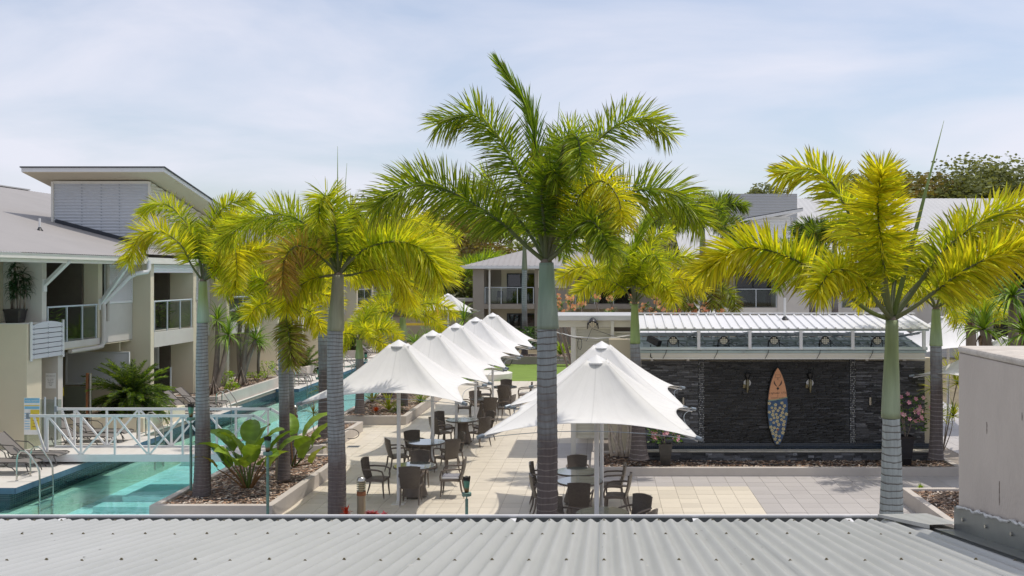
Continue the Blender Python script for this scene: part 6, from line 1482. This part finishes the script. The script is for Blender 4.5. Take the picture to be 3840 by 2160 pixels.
def shrub(label, c, R, h, n, cols, name='shrub', cat='shrub', lw=.05, ll=.12, grp=None, ageb=.4, stems=5, flowers=None, fl_r=.05):
    c = Vector(c); t = thing(name, label, cat, tuple(c), group=grp); rg = random.Random(int(abs(c.x*91+c.y*37)))
    b = MB()
    for k in range(stems): a = rg.uniform(0, 6.3); b.tube([c, c+Vector((R*.3*cos(a), R*.3*sin(a), h*.5)), c+Vector((R*.7*cos(a), R*.7*sin(a), h*rg.uniform(.7, 1)))], [.014, .01, .006], 5)
    b.build('stems', M['trunkb'], t); b = MB()
    for _ in range(n):
        a = rg.uniform(0, 6.3); r = R*rg.uniform(.2, 1)**.6; z = h*rg.uniform(.25, 1); r *= (1-.5*abs(z/h-.6)); p = c+Vector((r*cos(a), r*sin(a), z)); d = Vector((cos(a)+rg.gauss(0, .5), sin(a)+rg.gauss(0, .5), rg.uniform(-.3, .9))).normalized()
        s = d.cross(Vector((rg.gauss(0, 1), rg.gauss(0, 1), rg.gauss(0, 1)))).normalized()*lw*rg.uniform(.6, 1.2); l = ll*rg.uniform(.6, 1.2)
        col = lerp3(PAL[cols[0]], PAL[cols[1]], min(1, max(0, ageb+rg.gauss(0, .3)))); k = rg.uniform(.7, 1.3); cc = (col[0]*k, col[1]*k, col[2]*k, 1)
        b.add([p, p+d*l*.5-s*.5, p+d*l, p+d*l*.5+s*.5], [(0, 1, 2, 3)], [cc]*4)
    b.build('foliage', M['leafd'], t)
    if flowers:
        f = MB()
        for _ in range(flowers[0]):
            a = rg.uniform(0, 6.3); z = h*rg.uniform(.3, 1.05); r = R*rg.uniform(.5, 1.05); p = c+Vector((r*cos(a), r*sin(a)-.02, z)); q = rg.uniform(0, 6); o = Vector((cos(a)*.4, -1, .5)).normalized(); u = o.cross(Vector((0, 0, 1))).normalized(); v = u.cross(o)
            cc = flowers[1]; k = rg.uniform(.8, 1.15); cc = (cc[0]*k, cc[1]*k*rg.uniform(.8, 1.2), cc[2]*k, 1)
            for j in range(5):
                A = q+j*1.2566; d = u*cos(A)+v*sin(A); e_ = u*cos(A+1.57)+v*sin(A+1.57)
                f.add([p+o*.0, p+d*fl_r*.6-e_*fl_r*.35+o*fl_r*.3, p+d*fl_r+o*fl_r*.2, p+d*fl_r*.6+e_*fl_r*.35+o*fl_r*.3], [(0, 1, 2, 3)], [cc]*4)
        f.build('flowers', M['leafd'], t)
    return t
for sx, sy, Y, R, h, l in ((842, 1450, 41, .35, .65, 'small yellow green shrub between the two pandanus roots'), (868, 1465, 41.5, .3, .3, 'low yellow green shrub at the foot of the branched pandanus'), (958, 1425, 45, .5, .35, 'fern like low plant right of the branched pandanus'), (1000, 1425, 46, .42, .85, 'bright green bushy shrub at the end of the long planter')):
    shrub(l, P(sx, sy, Y), R, h, 220, ('green', 'lime'), ageb=.85, grp='shrubs in the long poolside planter')
# potted mandevillas
def pot(label, c, r0, r1, h, sq=True, m='potblack'):
    t = thing('plant_pot', label, 'plant pot', tuple(c)); b = MB(); n = 4 if sq else 20; rot = pi/4
    b.lathe([(r0, 0), (r1, h-.06), (r1*1.06, h-.06), (r1*1.06, h), (r1*.92, h), (r1*.9, h-.04)], c, n, rot=rot); b.build('pot_body', M[m], t)
    for k in range(3): bb_ = MB(); rr_ = r0+(r1-r0)*(k+1)/4; bb_.lathe([(rr_*1.01, h*(k+1)/4-.008), (rr_*1.03, h*(k+1)/4), (rr_*1.02, h*(k+1)/4+.008)], c, n, rot=rot); bb_.build('pot_groove', M[m], t)
    return t
M['potdark'] = mat('stone_grey_pot', (.05, .046, .04), .35, var=.4, vs=5)
cpos = Vector((1.62, 26.45, .16)); pot('dark square pot of pink flowers standing left on the mulch', cpos, .17, .24, .58, m='potdark')
shrub('pink flowering mandevilla in the left square pot under the umbrella tip', cpos+Vector((0, 0, .5)), .5, .55, 260, ('deep', 'green'), name='mandevilla', cat='flowering plant', ageb=.7, flowers=(20, (.75, .42, .46)), fl_r=.065, ll=.10)
cp2 = Vector((7.95, 26.5, .16)); pot('tall black square pot of pink flowers right of the thick palm trunk', cp2, .2, .30, .78)
shrub('large pink flowering mandevilla in the right black pot', cp2+Vector((.05, 0, .65)), .6, 1.15, 420, ('deep', 'green'), name='mandevilla', cat='flowering plant', ageb=.5, flowers=(32, (.72, .36, .45)), fl_r=.07, ll=.10)
# pot plant on the ledge of the left building
cl = Vector((-17.75, 30.15, 3.75)); pot('shiny black ribbed pot on the ledge of the left building', cl, .26, .32, .42)
t = thing('dracaena_plant', 'many stemmed dark leafy plant in the black pot on the ledge', 'pot plant', tuple(cl)); rg = random.Random(9); sm = MB(); lf = MB()
for k in range(9):
    a = rg.uniform(0, 6.3); r = rg.uniform(.03, .2); h_ = rg.uniform(.9, 1.75); q = cl+Vector((r*cos(a)*1.6, r*sin(a), .38)); tp = q+Vector((rg.uniform(-.15, .15), rg.uniform(-.1, .1), h_-.3)); sm.tube([q, tp], [.022, .018], 6)
    for z in (.55, .8, 1.0): rosette(lf, q.lerp(tp, z)+Vector((0, 0, .03)), 12, .36, .02, rg, e=(-30, 50), droop=1.4, cols=('deep', 'deep'), ageb=.3)
sm.build('stems', M['trunkb'], t, smooth=True); lf.build('foliage', M['leafd'], t)
# bird of paradise clumps
def paddle(label, base, leaves, sc=1):
    base = Vector(base); t = thing('paddle_leaf_plant', label, 'leafy plant', tuple(base), group='broad paddle leaved plants'); rg = random.Random(int(abs(base.x*50)))
    for (dx, dy, dz, ln, wd, tw, age) in leaves:
        tip0 = base+Vector((dx, dy, dz)); wd *= 1.5; ln *= 1.12; dz *= .8; tip0 = base+Vector((dx, dy, dz)); b0 = base+Vector((dx*.12+rg.uniform(-.05, .05), dy*.1, 0)); d = Vector((dx, dy, 0)); d = d.normalized() if d.length > .01 else Vector((1, 0, 0))
        cst = MB(); cst.col = (.22, .12, .05, 1) if rg.random() < .5 else (.12, .17, .04, 1); cst.tube(bez([b0, b0.lerp(tip0, .5)+Vector((0, 0, dz*.08)), tip0], 8), [.022-.0014*i for i in range(9)], 6)
        st_ = cst.build('leaf_stalk', M['leafd'], t, smooth=True); b = MB(); n = 12; e0 = radians(62+rg.uniform(-12, 14)); p = tip0.copy(); side = Vector((-d.y, d.x, 0)); side = (side*cos(tw)+Vector((0, 0, 1))*sin(tw)*.6+d*.2*sin(tw)).normalized(); vs = []; cs_ = []
        col = lerp3((.08, .18, .025), (.27, .38, .04), age); col = lerp3(col, (.40, .20, .03), max(0, age-1))
        for j in range(n+1):
            u = j/n; e_ = e0-1.15*u; wj = wd*sin(pi*min(1, .04+u*.96)**.75)**.8 if 0 < u < 1 else .004; up_ = Vector((0, 0, 1))*cos(e_)-d*sin(e_)
            for s in (-1, -.5, 0, .5, 1):
                vs.append(p+side*s*wj+up_*abs(s)*wj*.35+up_*.008*sin(j*2.4+s)); k = 1.25 if s == 0 else 1; k *= (1+.10*sin(j*2.1)); cs_.append((col[0]*k, col[1]*k, col[2]*k, 1))
            p = p+(d*cos(e_)+Vector((0, 0, 1))*sin(e_))*ln/n
        fs = [(5*j+i, 5*j+i+1, 5*j+i+6, 5*j+i+5) for j in range(n) for i in range(4)]; b.add(vs, fs, cs_); b.build('paddle_leaf', M['leafd'], t, smooth=True)
    return t
paddle('broad paddle leaved plant with an orange edged leaf beside the tall torch', P(930, 1830, 22.6), [(-.55, -.1, .75, .75, .15, .3, .3), (-.35, .1, 1.0, .8, .15, -.4, .5), (-.15, .0, .95, .7, .16, .6, .8), (.05, .15, 1.05, .75, .16, -.7, .6), (.25, -.05, 1.0, .8, .16, .5, .4), (.45, .1, .9, .8, .15, -.2, .3), (.35, -.2, .7, .6, .13, .9, .4), (-.6, -.25, .6, .55, .10, .2, 1.7), (-.05, .25, 1.2, .7, .15, .1, .4), (.6, .2, .8, .7, .13, .4, .5), (-.2, -.25, .7, .6, .13, -.9, .7), (-.4, -.2, .85, .7, .14, .5, .8), (.15, -.25, .75, .7, .14, -.3, .6), (-.25, .2, .6, .6, .13, .9, .3), (.5, -.15, .55, .65, .13, -.6, .9), (-.5, .15, .5, .6, .13, .1, .6), (.0, -.1, .6, .6, .12, .5, .9)])
paddle('second paddle leaved clump right of the slim palm trunks', P(1095, 1750, 24.3), [(.25, .1, .8, .9, .17, .2, .6), (.5, .0, .6, .8, .16, -.4, .7), (.35, -.2, .3, .75, .15, .6, .9), (-.1, .2, .9, .7, .15, .3, .4), (.15, -.1, .5, .7, .14, -.8, .5), (.55, -.2, .15, .55, .12, .3, 1.2)])
# small bedding plants
def bed(label, c, R, n, cols, L, w, cat='bromeliad', name='bromeliad', e=(10, 80), ageb=.5, droop=.5, raw=None):
    t = thing(name, label, cat, tuple(c)); b = MB(); rg = random.Random(int(abs(c[0]*100))); rosette(b, Vector(c)+Vector((0, 0, .02)), n, L, w, rg, e=e, cols=cols, ageb=ageb, droop=droop)
    b.build('leaves', M['leafd'], t); return t
PAL['red'] = (.50, .05, .02); PAL['orr'] = (.75, .16, .02); PAL['pink'] = (.42, .10, .12)
bed('orange red bromeliad on the mulch of the long planter', G(1411, 1545, .25), .2, 26, ('red', 'orr'), .24, .028, ageb=.55)
bed('red bromeliad right of the second palm trunk at the roof edge', P(1299, 1935, 20.0), .2, 18, ('red', 'red'), .22, .025, ageb=.2)
bed('dark pink succulent beside the bollard at the roof edge', P(1392, 1940, 20.0), .3, 26, ('pink', 'pink'), .18, .05, name='succulent', cat='succulent', e=(0, 60)); bed('pink succulent right of the bollard at the roof edge', P(1440, 1950, 20.0), .3, 22, ('pink', 'pink'), .16, .05, name='succulent', cat='succulent')
bed('yellow green young palm clump beside the orange bromeliad', G(1458, 1540, .25), .4, 34, ('lime', 'yell'), .85, .022, name='young_palm', cat='young palm', e=(30, 88), droop=.9)
bed('brownish young palm left of the yellow green clump', G(1398, 1510, .25), .4, 34, ('lime', 'tan'), .8, .02, name='young_palm', cat='young palm', e=(30, 88), droop=.9)
bed('grassy green tuft right of the yellow green clump', G(1490, 1545, .25), .4, 60, ('green', 'lime'), .5, .012, name='grass_tuft', cat='grass tuft', droop=.6); bed('second grassy tuft near the umbrella pole base', G(1580, 1510, .25), .4, 60, ('green', 'lime'), .6, .014, name='grass_tuft', cat='grass tuft', droop=.6)
bed('spiky green agave beyond the lawn beside the kiosk', P(2105, 1330, 59.0), .5, 50, ('lime', 'lime'), 1.0, .05, name='agave', cat='agave'); bed('small weed at the corner of the corner planter', G(3450, 1838, .26), .2, 30, ('green', 'lime'), .16, .02, name='weed', cat='weed')
def spiky(label, base, heads, cols, L=.45, n=30, w=.014):
    base = Vector(base); t = thing('dracaena_plant', label, 'spiky plant', tuple(base), group='thin stemmed dracaenas'); rg = random.Random(int(abs(base.y*20)))
    for h in heads:
        h = Vector(h); MB().tube(bez([base, base.lerp(h, .5)+Vector((rg.uniform(-.08, .08), 0, .05)), h], 8), [.016-.001*i for i in range(9)], 6).build('stem', M['trunkb'], t, smooth=True)
        b = MB(); rosette(b, h, n, L, w, rg, e=(-30, 80), droop=.5, cols=cols, ageb=.5); b.build('leaf_head', M['leafd'], t)
    return t
PAL['redbr'] = (.26, .05, .03)
spiky('red tipped dracaena in the middle planter left of the second palm trunk', G(1190, 1655, .26), [P(1175, 1550, 30.3), P(1212, 1590, 30.3), P(1225, 1480, 30.3), P(1205, 1460, 30.3), P(1215, 1545, 30.2)], ('lime', 'redbr'), L=.5)
spiky('spiky dracaena clump between the palm trunk and the parapet', P(3535, 1700, 27.2), [P(3500, 1455, 27), P(3560, 1400, 27.5), P(3590, 1440, 27.5), P(3520, 1560, 27), P(3600, 1370, 28), P(3575, 1560, 27)], ('green', 'yell'), L=.55, n=46, w=.018)
for i, (sx, Y) in enumerate(((2308, 27.4), (2326, 27.6), (2342, 27.5))):
    pass
t = thing('bare_shrub', 'cluster of bare pale frangipani stems beside the left end of the slate wall', 'bare shrub', tuple(P(2325, 1712, 27.0)))
rg = random.Random(4)
for k, (a, b_) in enumerate(((2295, 2285), (2312, 2320), (2335, 2330), (2350, 2352), (2362, 2365), (2330, 2250))):
    p0 = P(a, 1712, 27.0); p1 = P(b_, 1600-20*k, 27.2); MB().tube(bez([p0, p0.lerp(p1, .5)+Vector((rg.uniform(-.05, .05), 0, 0)), p1, p1+Vector((rg.uniform(-.2, .2), .1, .5))], 10), [.05-.003*i for i in range(11)], 8).build('stem', mat('pale_bark', (.42, .36, .30), .85, var=.3, vs=12), t, smooth=True)
# frangipani with orange flowers behind the kiosk
fr_ = thing('frangipani_shrub', 'orange flowering frangipani spreading behind the kiosk roof', 'flowering shrub', (1.0, 44, 0)); br_ = MB(); lv = MB(); fl_ = MB(); rg = random.Random(12)
for k in range(70):
    x = rg.uniform(-2.3, 5.4); h = rg.uniform(3.2, 4.15) if x < 3 else rg.uniform(2.9, 3.8); y = 44+rg.uniform(-1.2, 1.2); b0 = Vector((x*.75+.3, 44, .5)); tp = Vector((x, y, h)); br_.tube(bez([b0, b0.lerp(tp, .6)+Vector((rg.uniform(-.3, .3), 0, .1)), tp], 6), [.05, .045, .04, .035, .03, .025, .02], 6)
    for j in range(16):
        a = rg.uniform(0, 6.3); d = Vector((cos(a), sin(a), rg.uniform(.0, .7))).normalized(); s = d.cross(Vector((0, 0, 1))).normalized()*.045; l = rg.uniform(.22, .34); c = lerp3((.05, .11, .03), (.16, .24, .05), rg.random()); q = tp+Vector((rg.uniform(-.05, .05), 0, rg.uniform(-.15, .05)))
        lv.add([q, q+d*l*.5-s, q+d*l, q+d*l*.5+s], [(0, 1, 2, 3)], [(*c, 1)]*4)
    if rg.random() < .75:
        for j in range(12):
            p = tp+Vector((rg.uniform(-.16, .16), rg.uniform(-.2, .1), rg.uniform(.0, .2))); c = lerp3((.80, .32, .20), (.85, .58, .38), rg.random())
            for m_i in range(5): A = m_i*1.2566+j; d = Vector((cos(A), -.3, sin(A)))*.06; e_ = Vector((-sin(A), 0, cos(A)))*.03; fl_.add([p, p+d*.6-e_, p+d, p+d*.6+e_], [(0, 1, 2, 3)], [(*c, 1)]*4)
br_.build('branches', M['trunkb'], fr_, smooth=True); lv.build('foliage', M['leafd'], fr_); fl_.build('flowers', M['leafd'], fr_)
shrub('indoor palm like plant on the second balcony of the left building', (-17.6, 39.3, 3.08), .5, 1.1, 160, ('green', 'lime'), ll=.3, lw=.04); shrub('weeping dark shrub in the far planter beyond the umbrellas', P(2018, 1330, 58.8), 1.0, 1.6, 500, ('deep', 'green'), ll=.3, lw=.08)
shrub('leafy plant seen through the first balcony glass', (-17.9, 31.6, 3.06), .6, .95, 260, ('green', 'lime'), ll=.4, lw=.04)
# ================================================================== BACKGROUND TREES AND HILL
def tree(label, c, R, h, n, cols, name='gum_tree', trunk_h=None, lobes=14, ageb=.3, cs=.35, dead=0, flat=.55):
    c = Vector(c); t = thing(name, label, 'tree', tuple(c), group='bush trees beyond the resort'); rg = random.Random(int(abs(c.x*7+c.y*3)))
    th = trunk_h if trunk_h is not None else h*.5; b = MB(); b.tube([c, c+Vector((0, 0, th))], [R*.05+.06, R*.03+.04], 8)
    L_ = []
    for k in range(lobes):
        a = rg.uniform(0, 6.3); r = R*rg.uniform(.1, .95); z = h-(h-th)*.5+(h-th)*.5*rg.uniform(-.8, .85)*(1-.5*(r/R)**2); q = c+Vector((r*cos(a), r*sin(a)*.8, z)); lr = R*rg.uniform(.26, .46)*(1.1 if lobes > 25 else 1); L_.append((q, lr)); b.tube([c+Vector((0, 0, th*.8)), c.lerp(q, .6)+Vector((0, 0, z*.2)), q], [R*.025+.03, R*.015+.02, .02], 5)
    b.build('trunk', M['trunkb'], t, smooth=True); f = MB(); per = n//lobes
    for q, lr in L_:
        tone = rg.uniform(-.25, .25)
        for _ in range(per):
            d = Vector((rg.gauss(0, 1), rg.gauss(0, 1), rg.gauss(0, 1))).normalized(); rr_ = lr*rg.uniform(.55, 1.05); p = q+Vector((d.x*rr_, d.y*rr_, d.z*rr_*flat)); nrm = (d+Vector((rg.gauss(0, .7), rg.gauss(0, .7), rg.gauss(0, .7)))).normalized(); u = nrm.cross(Vector((0, 0, 1)));
            u = u.normalized() if u.length > .1 else Vector((1, 0, 0)); v = u.cross(nrm); s = cs*rg.uniform(.5, 1.2); col = lerp3(PAL[cols[0]], PAL[cols[1]], min(1, max(0, ageb+tone+rg.gauss(0, .15)))); k = rg.uniform(.7, 1.3); cc = (col[0]*k, col[1]*k, col[2]*k, 1)
            f.add([p-u*s*.5, p-v*s*.3+u*s*.1, p+u*s*.5, p+v*s*.3-u*s*.1], [(0, 1, 2, 3)], [cc]*4)
    f.build('crown', M['gum'], t)
    if dead:
        b = MB()
        for k in range(dead):
            q, lr = rg.choice(L_); e_ = q+Vector((rg.uniform(-.4, .4)*R, 0, lr+rg.uniform(.1, .4)*R)); b.tube([q, q.lerp(e_, .5)+Vector((rg.uniform(-.2, .2), 0, 0)), e_], [.05, .03, .01], 5)
            b.tube([q.lerp(e_, .5), e_+Vector((rg.uniform(-.8, .8), 0, -.2))], [.03, .008], 5)
        b.build('dead_branches', M['trunkb'], t)
    return t
PAL['olive'] = (.17, .19, .05); PAL['rustg'] = (.26, .16, .06); PAL['greyg'] = (.22, .25, .13); PAL['bushd'] = (.10, .11, .05)
hm = MB(); nx_, ny_ = 60, 16
for j in range(ny_+1):
    for i in range(nx_+1):
        x = -160+460*i/nx_; y = 130+130*j/ny_; z = 14*(j/ny_)**.7*(.8+.3*sin(x*.05)+.35*noise.noise((x*.03, y*.03, 0)))-1; hm.v.append((x, y, max(z, -.5)))
for j in range(ny_):
    for i in range(nx_): a = j*(nx_+1)+i; hm.f.append((a, a+1, a+nx_+2, a+nx_+1)); hm.m.append(0)
struct(hm, 'hill', M['hill'], smooth=True)
def T(sx, sy, Y, R, n, cols, label, **k):
    top = P(sx, sy, Y); tree(label, (top.x, Y, 0), R, top.z, n, cols, **k)
T(1610, 705, 120, 9, 6500, ('bushd', 'olive'), 'grey scrubby tree on the hill left of the centre', dead=14, cs=.55, trunk_h=2)
T(1690, 735, 112, 7, 4200, ('olive', 'lime'), 'yellowish bush low on the hill left of the taupe building', cs=.5, ageb=.25, trunk_h=1)
T(1775, 790, 108, 6, 3600, ('rustg', 'olive'), 'rust coloured bush beside the taupe building roof', cs=.45, trunk_h=1)
T(1560, 920, 105, 6, 3600, ('greyg', 'olive'), 'dull green bush behind the yellow plumes', cs=.5, trunk_h=1)
T(1850, 745, 125, 9, 5000, ('olive', 'lime'), 'olive tree behind the central palm crown', cs=.5, trunk_h=2, ageb=.1)
T(1500, 735, 130, 9, 5000, ('bushd', 'olive'), 'dark bush tree behind the second palm crown', cs=.55, trunk_h=2, dead=6)
T(1720, 1000, 98, 4.5, 3200, ('bushd', 'olive'), 'dark thicket tree at the foot of the hill', cs=.45, trunk_h=.5, dead=5)
T(2030, 850, 130, 7, 3000, ('bushd', 'olive'), 'dark bush behind the taupe roof ridge', cs=.5, trunk_h=2)
T(2840, 690, 130, 3.6, 2600, ('greyg', 'olive'), 'small rounded gum tree above the pale pop up roof', cs=.45, trunk_h=12)
T(3170, 640, 120, 6, 4200, ('greyg', 'olive'), 'feathery gum tree behind the left yellow plume', cs=.45, trunk_h=11)
T(3060, 700, 125, 5, 3200, ('bushd', 'olive'), 'low dark tree beside the pale roof end', cs=.45, trunk_h=8)
T(3310, 635, 130, 8, 5200, ('olive', 'olive'), 'olive tree behind the middle of the right palm', cs=.65, trunk_h=8)
T(3450, 645, 120, 7, 5200, ('rustg', 'olive'), 'brownish green tree right of the tall spear leaf', cs=.65, trunk_h=8, ageb=.7)
T(3600, 606, 118, 8.5, 15000, ('olive', 'greyg'), 'large dense grey green tree at the upper right', cs=.62, trunk_h=5, lobes=30, flat=.75)
T(3800, 602, 122, 9.5, 15000, ('greyg', 'olive'), 'large dense tree at the upper right corner', cs=.62, trunk_h=5, lobes=30, flat=.75)
T(3900, 660, 115, 6, 3600, ('olive', 'olive'), 'dense tree cut by the right edge of the view', cs=.5, trunk_h=7)
T(2520, 800, 135, 6, 1800, ('bushd', 'olive'), 'sparse bare branched tree right of the central palm', cs=.5, trunk_h=6, dead=24)
autopalm('pale green fan palm behind the low garden wall', P(1600, 1160, 88), 5.6, 3.0, 3.6, .2, 'trunk1', ring(12, 4.2, 0, 360, age=(.1, .4)), sc=2.6, n=200, cols=('green', 'lime'), grp='palms beyond the garden wall')
autopalm('pale green palm close left of the taupe building', P(1735, 1160, 84), 5.6, 3.6, 4.6, .2, 'trunk1', ring(12, 4.4, 0, 360, age=(.1, .4)), sc=2.6, n=200, cols=('green', 'lime'), grp='palms beyond the garden wall')
for k in range(5):
    shrub('dense green hedge bush number %s along the low garden wall' % ('one two three four five'.split()[k]), (-24+3.4*k, 82, 0), 2.4, 4.4, 1200, ('bushd', 'olive'), ll=.6, lw=.25, name='hedge_bush', grp='hedge bushes behind the garden wall')

# lettering becomes plain mesh so that every word is an object with geometry of its own
bpy.context.view_layer.update(); dg_ = bpy.context.evaluated_depsgraph_get()
fonts_ = [o for o in C.objects if o.type == 'FONT']
meshes_ = [bpy.data.meshes.new_from_object(o.evaluated_get(dg_)) for o in fonts_]
for o, me in zip(fonts_, meshes_):
    n = bpy.data.objects.new('lettering_line', me); C.objects.link(n); n.parent = o.parent; n.location = o.location; n.rotation_euler = o.rotation_euler
    bpy.data.objects.remove(o)
